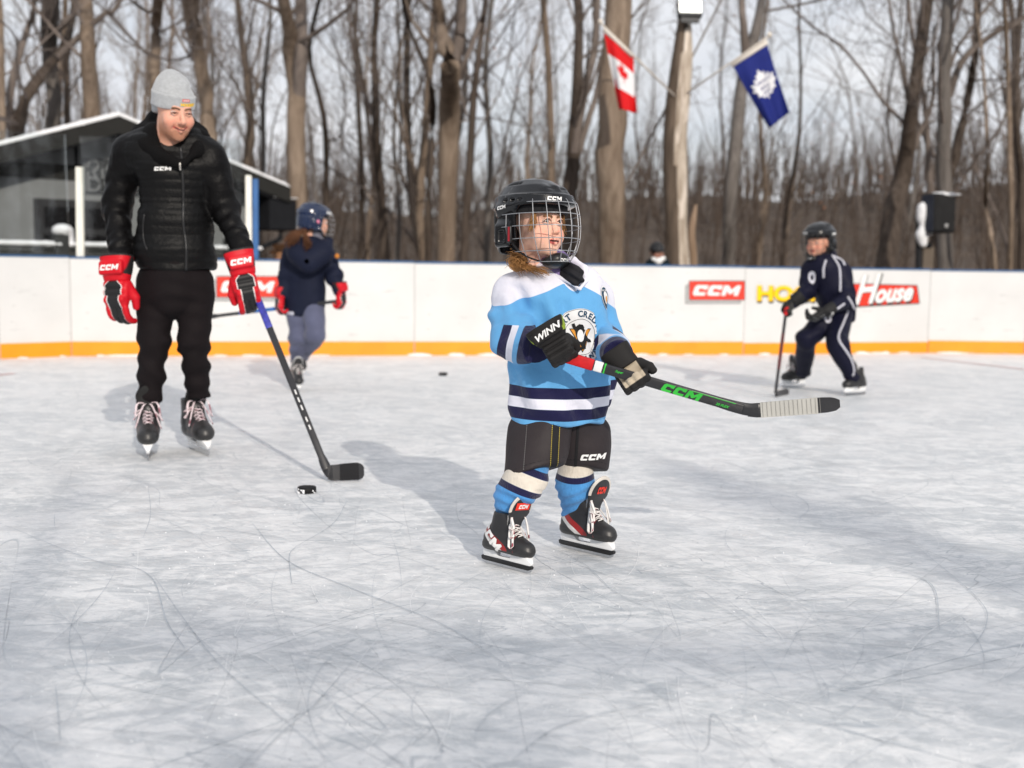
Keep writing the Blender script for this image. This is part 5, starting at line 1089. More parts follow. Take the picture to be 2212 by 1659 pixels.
def build_stick(name, label, A, B, bd, up, shaft_m, blade_parts, w=(.029, .020), blen=.28, bh=.062, curve_=.02, bands=(), blade_m=None, base=None):
    """shaft from A (butt) to B (heel); bd: blade direction; up: top edge of the blade"""
    th = Thing(name, A if base is None else base, label, 'hockey stick'); d = nrm(B - A); bd = nrm(bd); nf = nrm(np.cross(d, nrm(up) if abs(nrm(up) @ d) < .9 else bd)); nf = nrm(np.cross(bd, nrm(up))); nf = nrm(nf - (nf @ d) * d); wd = nrm(np.cross(nf, d)); L_ = np.linalg.norm(B - A)
    fm = axes(A, d, wd, np.cross(d, wd)); sh = part('shaft', *bevel(box((0, -w[0] / 2, -w[1] / 2), (L_, w[0] / 2, w[1] / 2), fm), .004, 2), shaft_m, th)
    for t0, t1, mm, nm, gr in bands: part(nm, *bevel(box((t0 * L_, -w[0] / 2 - gr, -w[1] / 2 - gr), (t1 * L_, w[0] / 2 + gr, w[1] / 2 + gr), fm), .004, 2), mm, th, sh)
    up2 = nrm(up - (np.asarray(up) @ bd) * bd); nn = np.cross(bd, up2); n = 22; t = np.linspace(0, 1, n)
    lo = -bh / 2 * np.interp(t, [0, .1, .85, .95, 1], [.8, 1, 1, .85, .45]); hi = bh / 2 * np.interp(t, [0, .12, .8, .93, 1], [.75, .85, 1, .9, .5]); cu = curve_ * t ** 2
    c = B + d * .012 + bd[None] * (t * blen)[:, None] + nn[None] * cu[:, None]
    # the neck between shaft and blade
    pts = curve([B - d * .07, B - d * .035, B * .65 + c[2] * .35, c[3]], 14); tt = np.linspace(0, 1, 14)[:, None]; sw = wd if wd @ up2 > 0 else -wd
    ups = sw * (1 - tt) + up2 * tt; ups /= np.linalg.norm(ups, axis=1, keepdims=True); nns = nf if nf @ nn > 0 else -nf; nns = nns * (1 - tt) + nn * tt; hw = np.linspace(w[0] / 2, bh * .44, 14)[:, None]; hd_ = np.linspace(w[1] / 2 - .0005, .0042, 14)[:, None]
    V = np.stack([pts - ups * hw - nns * hd_, pts + ups * hw - nns * hd_, pts + ups * hw + nns * hd_, pts - ups * hw + nns * hd_], 1).reshape(-1, 3)
    part('neck', *bevel((V, [(i * 4 + j, i * 4 + (j + 1) % 4, (i + 1) * 4 + (j + 1) % 4, (i + 1) * 4 + j) for i in range(13) for j in range(4)] + [(3, 2, 1, 0), (52, 53, 54, 55)]), .0015, 1), shaft_m, th, sh)
    for nm, t0, t1, mm, gr in blade_parts:
        k = (t >= t0 - 1e-6) & (t <= t1 + 1e-6); C, l, h_ = c[k], lo[k], hi[k]; th_ = .0035 + gr; g_ = gr
        q = [C + up2 * (l - g_)[:, None] - nn * th_, C + up2 * (h_ + g_)[:, None] - nn * th_, C + up2 * (h_ + g_)[:, None] + nn * th_, C + up2 * (l - g_)[:, None] + nn * th_]
        V = np.stack(q, 1).reshape(-1, 3); m_ = len(C); F_ = [(i * 4 + j, i * 4 + (j + 1) % 4, (i + 1) * 4 + (j + 1) % 4, (i + 1) * 4 + j) for i in range(m_ - 1) for j in range(4)] + [(3, 2, 1, 0), tuple((m_ - 1) * 4 + j for j in range(4))]
        part(nm, V, F_, mm, th, smooth=False)
    return th, sh, fm, L_, c, up2, nn
def hair_strands(roots, tips, n, g, spread=.012, r=.0016, sag=.02, curl=.008, freq=3):
    out = []; P = []; 
    for _ in range(n):
        i = g.randint(len(roots)); a = roots[i] + g.normal(size=3) * spread * .6; b = tips[g.randint(len(tips))] + g.normal(size=3) * spread * 1.3; t = np.linspace(0, 1, 12)[:, None]
        p = a * (1 - t) + b * t + A_(0, 0, 1) * (sag * 4 * t * (1 - t)) + np.c_[np.sin(t * freq * 6.28 / 2 + g.rand() * 6) * curl * t, np.cos(t * freq * 6.28 / 2 + g.rand() * 6) * curl * t, 0 * t]; P.append(p)
    return tubes(np.array(P), np.tile(np.linspace(r, r * .4, 12), (n, 1)), 4)

def lay_line(th, par, tree, pts, r, mt, name='piping', n=30, back=.4, off=0.):
    """thin cord laid on a garment, through surveyed points"""
    q = []
    for x, y, Y in (curve(np.array(pts, float), n)):
        p = W(x, y, Y); d = nrm(ray(x, y)); hit, nn, _, _ = tree.ray_cast(Vector(p - d * back), Vector(d))
        if hit is not None: q.append(np.array(hit) + np.array(nn) * off)
    if len(q) > 3: part(name, *tube1(np.array(q), r, 6), mt, th, par)
def garment(S, name, mt, th, disp=None, attrs=None, parent=None, smooth=1):
    V, Q = S.mesh(disp, smooth); o = part(name, V, Q, mt, th, parent, attrs=attrs(V) if attrs else None); return o, V, Q, bvh(V, Q)
def folds(V, c, axis, amp, freq, rad, seed=1, w=2.):
    k = np.exp(-(np.linalg.norm(V - c, axis=1) / rad) ** 2); f = (V - c) @ nrm(axis); return amp * k * np.sin(f * freq + w * wob(V, 3 / rad * .6, seed))
# ================================================================ THE CHILD IN FRONT
PX = 3.68 / F
child = Thing('person', G(1190, 1215), 'small child skater in a light blue jersey, black helmet and wire cage', 'person')
LB, NV, WH = srgb(100, 168, 220), srgb(28, 28, 66), srgb(226, 226, 238)
tw = 29.; fx = A_(math.cos(R(tw)), math.sin(R(tw)), 0); ff = A_(math.sin(R(tw)), -math.cos(R(tw)), 0)   # child: lateral to picture right, forward
O0 = W(1207, 760, 3.73); 
TM = axes(A_(O0[0], O0[1], 0), fx, -ff, A_(0, 0, 1))
zz = lambda vy, Y=3.7: W(1200, vy, Y)[2]
# --- jersey
S = Sdf(.0052)
S.loft([(zz(922), 0, -.004, .146, .112), (zz(880), .002, 0, .160, .124), (zz(820), .003, .0, .163, .126), (zz(740), .004, .002, .160, .124), (zz(680), .004, .004, .156, .118), (zz(640), .004, .006, .150, .108), (zz(612), .0, .008, .128, .092), (zz(594), -.004, .010, .098, .076), (zz(574), -.006, .012, .062, .058)], m=TM, p=2.35, k=0)
sR, eR, wR = W(1108, 634, 3.72), W(1110, 730, 3.63), W(1164, 752, 3.50)
sA, sB = W(1218, 770, 3.47), W(1606, 884, 3.40); sdir = nrm(sB - sA); L_ = np.linalg.norm(sB - sA)
def hand_at(pt, x, y, s, left, sx=1., grip=(.096, 0, -.034)):
    x = nrm(x); y = nrm(np.asarray(y) - (np.asarray(y) @ x) * x); z = np.cross(x, y) * (-1 if left else 1); m = axes(np.zeros(3), x * sx, y, z, s); m[:3, 3] = np.asarray(pt) - m[:3, :3] @ A_(*grip); return m
gm = hand_at(sA + sdir * .004 - A_(0, 0, .006), (.52, -.12, -.84), sdir + A_(0, 0, .55), .90, False, .66)
gl2 = hand_at(sA + sdir * (L_ * .385), (.55, -.22, -.80), sdir + A_(0, 0, .35), .98, True, .68, grip=(.050, 0, -.036))
sL, eL, wL = W(1288, 642, 3.84), W(1306, 728, 3.84), gl2[:3, 3] - nrm(gl2[:3, 0]) * .045
S.cap(W(1160, 612, 3.70), sR, .052, .058, k=.05).cap(sR, W(1104, 690, 3.68), .058, .066, k=.03).cap(W(1104, 690, 3.68), eR, .066, .072, k=.02)
S.cap(eR, wR + nrm(wR - eR) * .012, .072, .054, k=.02)
S.cap(W(1262, 612, 3.78), sL, .050, .050, k=.05).cap(sL, eL, .050, .054, k=.02).cap(eL, wL, .056, .048, k=.02)
for w_, e_ in ((wR, eR), (wL, eL)):
    d_ = nrm(w_ - e_)
    S.add(lambda P, w_=w_, d_=d_: np.where(np.linalg.norm(P - w_, axis=-1) < .12, (P - w_) @ d_, -1.), w_ - .12, w_ + .12, .004, 'i')
fl = frame(W(1312, 828, 3.83), A_(.55, .75, -.15), A_(.25, 0, 1))[:3, :3]; S.box(W(1306, 835, 3.835), (.052, .016, .070), .014, m=fl, k=.03)      # the loose rear hem
nc = W(1204, 590, 3.725); vp = W(1252, 626, 3.615)
S.ell(nc + A_(0, 0, .01), (.060, .056, .055), k=.006, mode='s').cap(nc + A_(.02, -.035, .01), vp, .034, .004, k=.004, mode='s')
S.add(lambda P: -(P[..., 2] - zz(924) - .16 * np.maximum(0, -((P - TM[:3, 3]) @ TM[:3, 1]))), A_(-1, 3, 0), A_(1, 4.5, 2), .004, 'i')
def jd(V):
    q = (V - TM[:3, 3]) @ TM[:3, :3]; z = V[:, 2]; low = np.clip((zz(640) - z) / .2, 0, 1)
    an = np.arctan2(q[:, 0], -q[:, 1])
    tor = (np.sin(an * 5 + 1.2 + z * 4) * .6 + .7 * np.sin(an * 9 + 6 * z + 2)) * .0060 * low ** .7 * (np.abs(q[:, 0]) < .2)
    # diagonal drag folds from the armpit and elbow wrinkles on the sleeve
    arm = np.exp(-(np.linalg.norm((V - eR) * A_(1, 1, 1), axis=1) / .10) ** 2); f = (V - eR) @ nrm(A_(.25, -.1, -.95))
    w = arm * (.006 * np.sin(f * 95 + 2.2 * wob(V, 16, 4)) ) 
    up_ = np.exp(-(np.linalg.norm(V - W(1140, 690, 3.64), axis=1) / .09) ** 2); u_ = V @ nrm(A_(.95, -.2, .35)); w += up_ * .007 * np.sin(u_ * 85 + 1.5 * wob(V, 12, 9) + 1)
    hm = np.clip((z - zz(924)) / .06, .15, 1)
    for c_, ax_, a_, f_, r_, n_ in ((W(1168, 690, 3.61), (1, .2, .22), .009, 62, .085, 1), (W(1135, 660, 3.62), (.8, 0, .7), .007, 75, .07, 2), (W(1305, 730, 3.66), (.7, .2, .7), .008, 60, .08, 3), (W(1215, 660, 3.60), (.9, 0, .4), .005, 55, .08, 4), (W(1150, 850, 3.62), (.5, 0, .9), .006, 48, .12, 5), (W(1260, 880, 3.62), (.6, 0, .8), .005, 50, .10, 6), (W(1085, 700, 3.66), (.2, 0, 1), .007, 80, .07, 8)): w = w + folds(V, c_, ax_, a_ * 1.5, f_, r_ * 1.1, n_, 2.6)
    return (tor + .0035 * wob(V, 13, 5, st=(1, 1, .6))) * hm + w + .0012 * wob(V, 40, 3) 
V, Q = S.mesh(jd)
q = (V - TM[:3, 3]) @ TM[:3, :3]; z = V[:, 2] + .004 * np.sin(q[:, 0] * 14 + 1) + .003 * wob(V, 9, 7)
fr = (V - eR) @ nrm(wR - eR); onR = (np.linalg.norm(V - (eR + wR) / 2, axis=1) < .105) & (q[:, 0] < -.035) & (fr > -.02) & ((np.abs(q[:, 0]) > .15) | (q[:, 1] < -.135) | (fr > .0))
dR = nrm(wR - eR); fR = np.minimum(.012 - d_cap(V, eR - dR * .05, wR, .072, .054), d_loft(V, [(zz(922), 0, 0, .150, .116), (zz(640), 0, 0, .158, .112)], TM, 2.35) - .004) / .003
onR = fR > 0
frL = (V - eL) @ nrm(wL - eL); fL = np.minimum(.012 - d_cap(V, eL, wL, .054, .036), d_loft(V, [(zz(922), 0, 0, .15, .116), (zz(640), 0, 0, .158, .112)], TM, 2.35) - .006) / .003; onL = fL > 0
LR = np.linalg.norm(wR - eR); LL_ = np.linalg.norm(wL - eL)
sy = V @ nrm(A_(.96, -.15, -.24)) ; s0 = eR @ nrm(A_(.96, -.15, -.24)); u = (sy - s0) 
band = lambda x, a, b: np.minimum(x - a, b - x) / .003
navy_arm = np.minimum(fR, np.maximum(band(u, -.034, -.004), band(u, .036, 1))); fR = np.minimum(fR, (zz(699) - V[:, 2]) / .003); navy_arm = np.minimum(fR, navy_arm); white_arm = np.minimum(fR, band(u, -.004, .018))
navy_arm = np.maximum(navy_arm, np.minimum(fL, np.maximum(band(frL, LL_ * .25, LL_ * .55), band(frL, LL_ * .84, 2)))); white_arm = np.maximum(white_arm, np.minimum(fL, band(frL, LL_ * .55, LL_ * .80)))
tor = (~onR) & (~onL) & (V[:, 2] < zz(790))
nb = np.where(tor, np.maximum(band(z, zz(854.5), zz(831)), band(z, zz(900), zz(876))), -1); wb = np.where(tor, band(z, zz(876), zz(854.5)), -1)
yoke = (V[:, 2] - (.893 - .42 * np.abs(q[:, 0] + .012))) / .003
dn = np.minimum(d_ell(V, nc + A_(0, 0, .01), (.060, .056, .055)), d_cap(V, nc + A_(.02, -.035, .01), vp, .034, .004)); col = (.011 - dn) / .003; yoke = np.maximum(yoke, col)
inn = (.0015 - dn) / .001
m_jersey = mat('jersey_knit', LB, .62, layers=[('navy', 0, NV, .25), ('white', 0, WH, .25), ('yoke', 0, WH, .25)], var=.03, vscale=5, sheen=.15, spec=.25, bump=[('vor', 700, .12, .0006), ('noise', 16, .5, .02)])
jo = part('jersey', V, Q, m_jersey, child, attrs=dict(navy=np.maximum(navy_arm, nb), white=np.maximum(white_arm, wb), yoke=yoke)); jk = d_loft(V, [(zz(922), 0, -.004, .146, .112), (zz(820), .003, .0, .163, .126), (zz(640), .004, .006, .150, .108), (zz(612), .0, .008, .128, .092), (zz(594), -.004, .010, .098, .076), (zz(574), 0, .01, .062, .058)], TM, 2.35) < .014; jt = bvh(V, Q[jk[Q].all(1)]); jfull = bvh(V, Q)
# collar wing, undershirt, neck guard
S = Sdf(.004); S.chain([W(1170, 588, 3.72), W(1205, 570, 3.74), W(1238, 563, 3.735), W(1262, 582, 3.70), W(1264, 606, 3.655), W(1253, 624, 3.622)], [.010, .012, .014, .012, .008, .004], k=.01)
S.chain([W(1168, 590, 3.69), W(1200, 596, 3.655), W(1232, 610, 3.635), W(1252, 625, 3.622)], [.007, .007, .006, .004], k=.006)
V, Q = S.mesh(lambda V: .0015 * wob(V, 50, 2)); part('collar', V, Q, mat('collar_white', WH, .7, var=.03), child, jo)
S = Sdf(.004); S.cap(W(1198, 570, 3.705), W(1206, 625, 3.705), .050, .062, k=0); V, Q = S.mesh(lambda V: .002 * wob(V, 45, 3)); part('undershirt', V, Q, mat('purple_fleece', srgb(128, 112, 160), .95, var=.1, vscale=60, bump=[('noise', 300, .5, .002)]), child)
S = Sdf(.004); S.chain([W(1222, 578, 3.665), W(1240, 590, 3.645), W(1252, 604, 3.63)], [.022, .024, .014], k=.02); S.chain([W(1215, 588, 3.66), W(1240, 612, 3.632)], [.012, .012], k=.01); V, Q = S.mesh(lambda V: .003 * np.sin(V[:, 2] * 240 + V[:, 0] * 150)); part('neck_guard', V, Q, mat('neck_guard_black', (.018, .018, .022), .7), child)
# crest
m_ink = mat('crest_navy', srgb(30, 66, 92), .6, var=.02); m_crest = mat('crest_white', (.80, .80, .80), .5, var=.02); m_gold = mat('crest_gold', srgb(222, 150, 52), .6, var=.05)
CO = W(1266, 729, 3.60); CU_ = A_(0, 0, 1); Cx = fx
def crest(vf, mt, off, name, par, dx=0, dy=0, st=.007):
    v, f = decal(vf, CO + Cx * dx + CU_ * dy, Cx, CU_, -ff, jt, off, st, .12)
    return part(name, v, f, mt, child, par, smooth=True) if len(f) else None
ce = crest(circ2d(.088, 56), m_crest, .0014, 'crest', jo); crest(circ2d(.0865, 56, .0855), m_black, .0022, 'crest_ring', jo); crest(circ2d(.056, 48, .0548), m_black, .0022, 'crest_ring', jo)
def arc_text(s, r, a0, step_deg, size):
    out = []
    for i, ch in enumerate(s):
        if ch == ' ': continue
        v, f = text2d(ch, size, .03, 0, 1.05); a = R(a0 - step_deg * i); v = v @ A_([math.cos(a - math.pi / 2), math.sin(a - math.pi / 2)], [-math.sin(a - math.pi / 2), math.cos(a - math.pi / 2)]) + A_(math.cos(a), math.sin(a)) * r
        out.append((np.c_[v, np.zeros(len(v))], f))
    v, f = merge(*out); return v[:, :2], f
crest(arc_text('PORT CREDIT', .0705, 170, 15.5, .026), m_ink, .0026, 'crest_lettering', jo, st=.005)
def arc_low(s, r, a0, step_deg, size):
    out = []
    for i, ch in enumerate(s):
        v, f = text2d(ch, size, .03, 0, 1.05); a = R(a0 + step_deg * i); v = v @ A_([math.cos(a + math.pi / 2), math.sin(a + math.pi / 2)], [-math.sin(a + math.pi / 2), math.cos(a + math.pi / 2)]) + A_(math.cos(a), math.sin(a)) * r; out.append((np.c_[v, np.zeros(len(v))], f))
    v, f = merge(*out); return v[:, :2], f
crest(arc_low('INS', .0705, -76, 17, .026), m_ink, .0026, 'crest_lettering', jo, st=.005); crest(circ2d(.0045, 16), m_ink, .0026, 'crest_dot', jo, dx=.0705 * math.cos(R(-18)), dy=.0705 * math.sin(R(-18)))
crest(tri2d([[(-.037, .026), (.040, .026), (.004, -.048)]]), m_black, .0020, 'emblem_triangle', jo); crest(tri2d([[(-.033, .0235), (.036, .0235), (.004, -.043)]]), m_gold, .0027, 'emblem_triangle', jo)
crest(tri2d([[(-.030, .040), (-.022, .043), (-.018, .032), (-.008, .040), (.006, .038), (.014, .028), (.016, .016), (.020, .004), (.028, -.006), (.040, -.010), (.042, -.018), (.026, -.018), (.016, -.014), (.010, -.026), (.012, -.036), (-.004, -.040), (-.002, -.028), (-.012, -.014), (-.018, .004), (-.020, .018), (-.026, .028)]]), m_black, .0034, 'emblem_figure', jo, st=.005)
crest(circ2d(.011, 20, 0, 1.7), m_crest, .0042, 'emblem_patch', jo, dx=-.004, dy=.004); crest(circ2d(.0075, 18, 0, .8), m_crest, .0042, 'emblem_patch', jo, dx=.018, dy=.027); crest(tri2d([[(-.006, -.014), (.016, .022), (.019, .020), (-.003, -.015)]]), m_crest, .0048, 'emblem_patch', jo); crest(tri2d([[(-.030, -.036), (-.006, -.034), (-.006, -.040), (-.028, -.042)]]), m_black, .0034, 'emblem_figure', jo)
# shoulder patch
PO = W(1318, 644, 3.72); pm_ = nrm(A_(.78, -.62, 0)); pU = nrm(np.cross(A_(0, 0, 1), pm_))
for vf, mt, off in ((circ2d(.030, 28, 0, 1.25), m_crest, .0015), (circ2d(.027, 28, 0, 1.25), m_ink, .0022), (circ2d(.017, 24, 0, 1.2), m_crest, .003), (text2d('PORT CREDIT', .0075, .03), m_crest, .0034), (circ2d(.007, 12, 0, 1.5), m_gold, .0036)):
    dy_ = .023 if vf[0].shape[0] > 90 else (-.004 if mt is m_gold else 0); v, f = decal((vf[0] + A_(0, dy_), vf[1]), PO, pU, A_(0, 0, 1), -pm_, jfull, off, .006, .2)
    if len(f): part('shoulder_patch', v, f, mt, child, jo)
# --- padded shorts
m_short = mat('padded_shorts_nylon', srgb(52, 47, 49), .55, layers=[('seam', 0, (.012, .012, .013), .3)], var=.10, vscale=7, sheen=.1, bump=[('noise', 24, .35, .008), ('noise', 420, .15, .0006)])
def cutter(S, p0, n_, k=.004): p0 = np.array(p0, float); n_ = nrm(n_); S.add(lambda P: (P - p0) @ n_, p0 - 1, p0 + 1, k, 'i'); return S
def shorts(secs, n0, n1, seed):
    S = Sdf(.005)
    for a, b, ra, rb in secs: S.cap(a, b, ra, rb, k=.03)
    cutter(S, n0, n1); V, Q = S.mesh(lambda V: .0025 * wob(V, 28, seed) + .0035 * wob(V, 14, seed + 1, st=(1, 1, .5))); hd_ = (V - n0) @ nrm(n1); return V, Q, (.0012 - np.abs(hd_ + .014)) / .001
hA = W(1150, 1016, 3.58); a1 = shorts([(W(1180, 900, 3.70), W(1165, 960, 3.67), .088, .086), (W(1165, 960, 3.67), W(1150, 1045, 3.60), .086, .088), (W(1135, 930, 3.70), W(1136, 1020, 3.63), .06, .066)], hA, A_(.32, -.35, -1), 3)
hB = W(1265, 1008, 3.76); a2 = shorts([(W(1240, 900, 3.77), W(1258, 960, 3.79), .080, .076), (W(1258, 960, 3.79), W(1264, 1030, 3.81), .072, .062), (W(1290, 930, 3.80), W(1287, 1010, 3.81), .040, .034)], hB, A_(-.05, -.3, -1), 5)
Vs, Qs = np.vstack([a1[0], a2[0]]), np.vstack([a1[1], a2[1] + len(a1[0])]); sho = part('shorts', Vs, Qs, m_short, child, attrs=dict(seam=np.r_[a1[2], a2[2]])); stt = bvh(Vs, Qs)
def sdec(p, U, Vd, D, vf, mt, nm, off=.0014, st=.006): 
    v, f = decal(vf, p, nrm(U), nrm(Vd), nrm(D), stt, off, st, .25)
    if len(f): part(nm, v, f, mt, child, sho)
sdec(W(1280, 983, 3.76), A_(1, .25, .02), A_(0, 0, 1), A_(0, 1, 0), logo2d(.020, .090, .3), m_white, 'lettering')
yl = mat('yellow_stitch', srgb(196, 176, 70), .7); gl_ = mat('grey_stitch', (.25, .25, .25), .8)
sdec(W(1196, 965, 3.62), A_(1, 0, -.05), A_(.05, 0, 1), A_(0, 1, 0), tri2d([[(-.010, -.062), (.012, -.062), (.014, .075), (-.008, .075)]]), m_strap, 'stripe_panel')
for x_ in (-.010, .013): sdec(W(1196, 965, 3.62), A_(1, 0, -.05), A_(.05, 0, 1), A_(0, 1, 0), merge(*[(np.c_[np.array([[x_ - .0009, y], [x_ + .0009, y], [x_ + .0011, y + .0035], [x_ - .0007, y + .0035]]), np.zeros(4)], [(0, 1, 2, 3)]) for y in np.arange(-.06, .072, .006)])[0][:, :2] is None or (lambda r: (r[0][:, :2], r[1]))(merge(*[(np.c_[np.array([[x_ - .0009, y], [x_ + .0009, y], [x_ + .0011, y + .0035], [x_ - .0007, y + .0035]]), np.zeros(4)], [(0, 1, 2, 3)]) for y in np.arange(-.06, .072, .006)])), yl, 'stitching', .0022)
sdec(W(1134, 965, 3.64), A_(1, 0, 0), A_(.08, 0, 1), A_(0, 1, 0), (lambda r: (r[0][:, :2], r[1]))(merge(*[(np.array([[-.0009, y, 0], [.0009, y, 0], [.0009, y + .003, 0], [-.0009, y + .003, 0]]), [(0, 1, 2, 3)]) for y in np.arange(-.055, .07, .0065)])), gl_, 'stitching', .002)
sdec(W(1245, 960, 3.74), A_(1, 0, 0), A_(.03, 0, 1), A_(0, 1, 0), tri2d([[(-.004, -.07), (.004, -.07), (.004, .08), (-.004, .08)]]), m_strap, 'leg_zip', .002)
# --- socks
CRM = srgb(214, 206, 194)
def sockmat(): return mat('ribbed_sock_wool', srgb(78, 146, 208), .95, layers=[('navy', 0, NV, .3), ('white', 0, CRM, .3)], var=.09, vscale=30, sheen=.2, bump=[('noise', (260, 260, 26), .9, .0035), ('noise', 160, .4, .002)])
m_sock = sockmat()
def sock(secs, extra, disp, nav, whi):
    S = Sdf(.004)
    for a, b, ra, rb in secs: S.cap(a, b, ra, rb, k=.02)
    for c, r in extra: S.ell(c, r, k=.02)
    V, Q = S.mesh(disp); return part('sock', V, Q, m_sock, child, attrs=dict(navy=nav(V), white=whi(V)))
t1_ = lambda V: V[:, 2] + .36 * (V[:, 0] - W(1120, 1040, 3.56)[0]) + .010 * wob(V, 18, 3) * .4
z_ = lambda vy: W(1120, vy, 3.56)[2]
sock([(W(1148, 1010, 3.62), W(1128, 1045, 3.59), .056, .062), (W(1128, 1045, 3.59), W(1108, 1070, 3.60), .062, .052), (W(1160, 1036, 3.58), W(1130, 1058, 3.57), .034, .04), (W(1106, 1070, 3.60), W(1098, 1115, 3.63), .046, .040)], [], lambda V: .005 * wob(V, 26, 1) + .0024 * np.sin((V[:, 2] + .3 * V[:, 0]) * 190 + 4 * wob(V, 22, 6)) * (V[:, 2] < z_(1055)),
     lambda V: np.maximum(band(t1_(V), z_(1064), z_(1048)), band(t1_(V), z_(1016), z_(1000))), lambda V: band(t1_(V), z_(1048), z_(1016)))
zb = lambda vy: W(1240, vy, 3.76)[2]; t2_ = lambda V: V[:, 2] - 1.6 * (V[:, 0] - W(1240, 1040, 3.76)[0]) ** 2 * 1.5 - .0 * V[:, 0] + .002 * wob(V, 20, 5)
sock([(W(1245, 990, 3.80), W(1242, 1045, 3.80), .058, .064), (W(1242, 1045, 3.80), W(1240, 1070, 3.815), .062, .050), (W(1240, 1070, 3.815), W(1238, 1110, 3.84), .048, .042)], [], lambda V: .005 * wob(V, 26, 2) + .0026 * np.sin((V[:, 2] - .25 * V[:, 0]) * 170 + 4 * wob(V, 20, 7)) * (V[:, 2] < zb(1046)),
     lambda V: band(t2_(V), zb(1044), zb(1031)), lambda V: band(t2_(V), zb(1031), zb(980)))
# --- skates
RED = srgb(150, 34, 34)
def bootmat(name, flash=True): 
    lay = [('flash2', 0, (.66, .65, .64), .2), ('flash', 0, RED, .2)] if flash else []
    return mat(name, (.020, .020, .022), .42, layers=lay + [('toe', 0, (.022, .022, .023), .2), ('stitch', 0, (.30, .03, .04), .3), ('felt', 0, (.62, .58, .53), .2), ('sole', 0, (.03, .03, .03), .2)], var=.15, vscale=20, bump=[('noise', 90, .15, .002)])
m_boot = bootmat('skate_leather_red_flash')
def skate_at(th, heel, toe, side, roll_out, boot, s, pitch=0, **k):
    a, b = np.array(heel, float), np.array(toe, float); d = nrm(b - a); L_ = np.linalg.norm(b - a); z = nrm(A_(0, 0, 1) + roll_out * np.cross(A_(0, 0, 1), d)); y = nrm(np.cross(z, d)); z = np.cross(d, y)
    sc = s or L_ / .285; m4 = axes((a + b) / 2, d, y, z, sc); return build_skate(th, m4, boot, **k) + (m4,)
bo, btree, ttree, sm = skate_at(child, G(1043, 1214), G(1146, 1241), 1, .10, m_boot, None, lean=(.03, .0), h=.0036, tongue_mat=m_boot, seed=2, tw=1.45, bow=1.3, lr=1.35)
wordmark(child, bo, sm, btree, (-.066, -.03, .128), (.78, 0, -.62), (.62, 0, .78), .032, .115, m_white, name='lettering', st=.005)
wordmark(child, bo, sm, ttree, (.050, 0, .262), (0, 1, 0), (-.3, 0, 1), .022, .05, m_red, vf=tri2d([[(-.03, .014), (.03, .014), (.03, -.006), (-.03, -.006)]]), name='tongue_label', back=.12); wordmark(child, bo, sm, ttree, (.050, 0, .267), (0, 1, 0), (-.3, 0, 1), .011, .04, m_white, off=.002, back=.12)
bo, btree, ttree, sm = skate_at(child, G(1222, 1184), G(1311, 1205), 1, .06, m_boot, .80, lean=(.03, 0), h=.0036, tongue_mat=m_boot, seed=5, tw=1.4, bow=1.3, lr=1.35)
wordmark(child, bo, sm, ttree, (.050, 0, .264), (0, 1, 0), (-.3, 0, 1), .02, .04, m_red, back=.12)
# --- head, hair, helmet
HF = headframe(W(1160, 489, 3.70), 41, -3, 2, .86); HH = headframe(W(1157, 487, 3.705), 41, -3, 2, 1.0)
m_skc = skinmat('child_skin', srgb(236, 188, 166), srgb(196, 98, 92), brow=srgb(120, 84, 58))
build_head(child, HF, m_skc, True, 0., gaze=.15, neck=.13, eye_open=1.35, ears=False)
g = np.random.RandomState(5); m_hair = mat('light_brown_hair', srgb(164, 120, 74), .5, var=.4, vscale=25)
rt = [W(1128, 556, 3.70), W(1120, 560, 3.68)]; tp = [W(1112, 570, 3.66), W(1120, 582, 3.64), W(1135, 578, 3.63), W(1106, 560, 3.70)]
h1 = hair_strands(rt, tp, 300, g, .008, .0012, .012, .007, 4); bun = []
for k in range(170):
    c = W(1120, 566, 3.665) + g.normal(size=3) * .006; a0 = g.uniform(0, 6.3); rr = g.uniform(.010, .026); nn = nrm(g.normal(size=3) * .5 + A_(0, -1, 0)); e1 = nrm(np.cross(nn, A_(0, 0, 1))); e2 = np.cross(nn, e1); t = np.linspace(a0, a0 + g.uniform(2.5, 5), 12); bun.append(c + np.cos(t)[:, None] * e1 * rr + np.sin(t)[:, None] * e2 * rr * .8)
h2 = tubes(np.array(bun), .0012, 4); t_ = [W(1140, 582, 3.62), W(1165, 588, 3.60), W(1185, 590, 3.60)]; h3 = hair_strands([W(1118, 575, 3.66)], t_, 110, g, .006, .0010, .004, .004, 2)
h4 = hair_strands([xf(HF, A_(-.070, .055, .03))[0], xf(HF, A_(-.062, .068, .035))[0]], [xf(HF, A_(-.074, .045, -.04))[0], xf(HF, A_(-.070, .060, -.02))[0]], 70, g, .005, .0012, .0, .003, 2)
h5 = hair_strands([xf(HF, A_(.066, .060, .035))[0]], [xf(HF, A_(.072, .050, -.02))[0]], 40, g, .005, .0014, .0, .003, 2)
v, f = merge(h1, h2, h3, h4, h5); part('hair', v, f, m_hair, child)
m_shellb = mat('helmet_gloss_black', (.004, .0045, .006), .22, layers=[('seam', 0, (.10, .10, .10), .3)], var=.1, coat=.25, spec=.35, bump=[('noise', 6, .05, .01)])
def child_logo(th, he, m, tree):
    wordmark(th, he, m, tree, (.036, .130, .070), (-.96, .28, 0), (0, 0, 1), .0125, .050)       # brow, on the viewer's side
    wordmark(th, he, m, tree, (.112, -.030, .050), (0, 1, .10), (0, 0, 1), .0105, .040)
build_helmet(child, HH, m_shellb, logo=child_logo, wire=.0014)
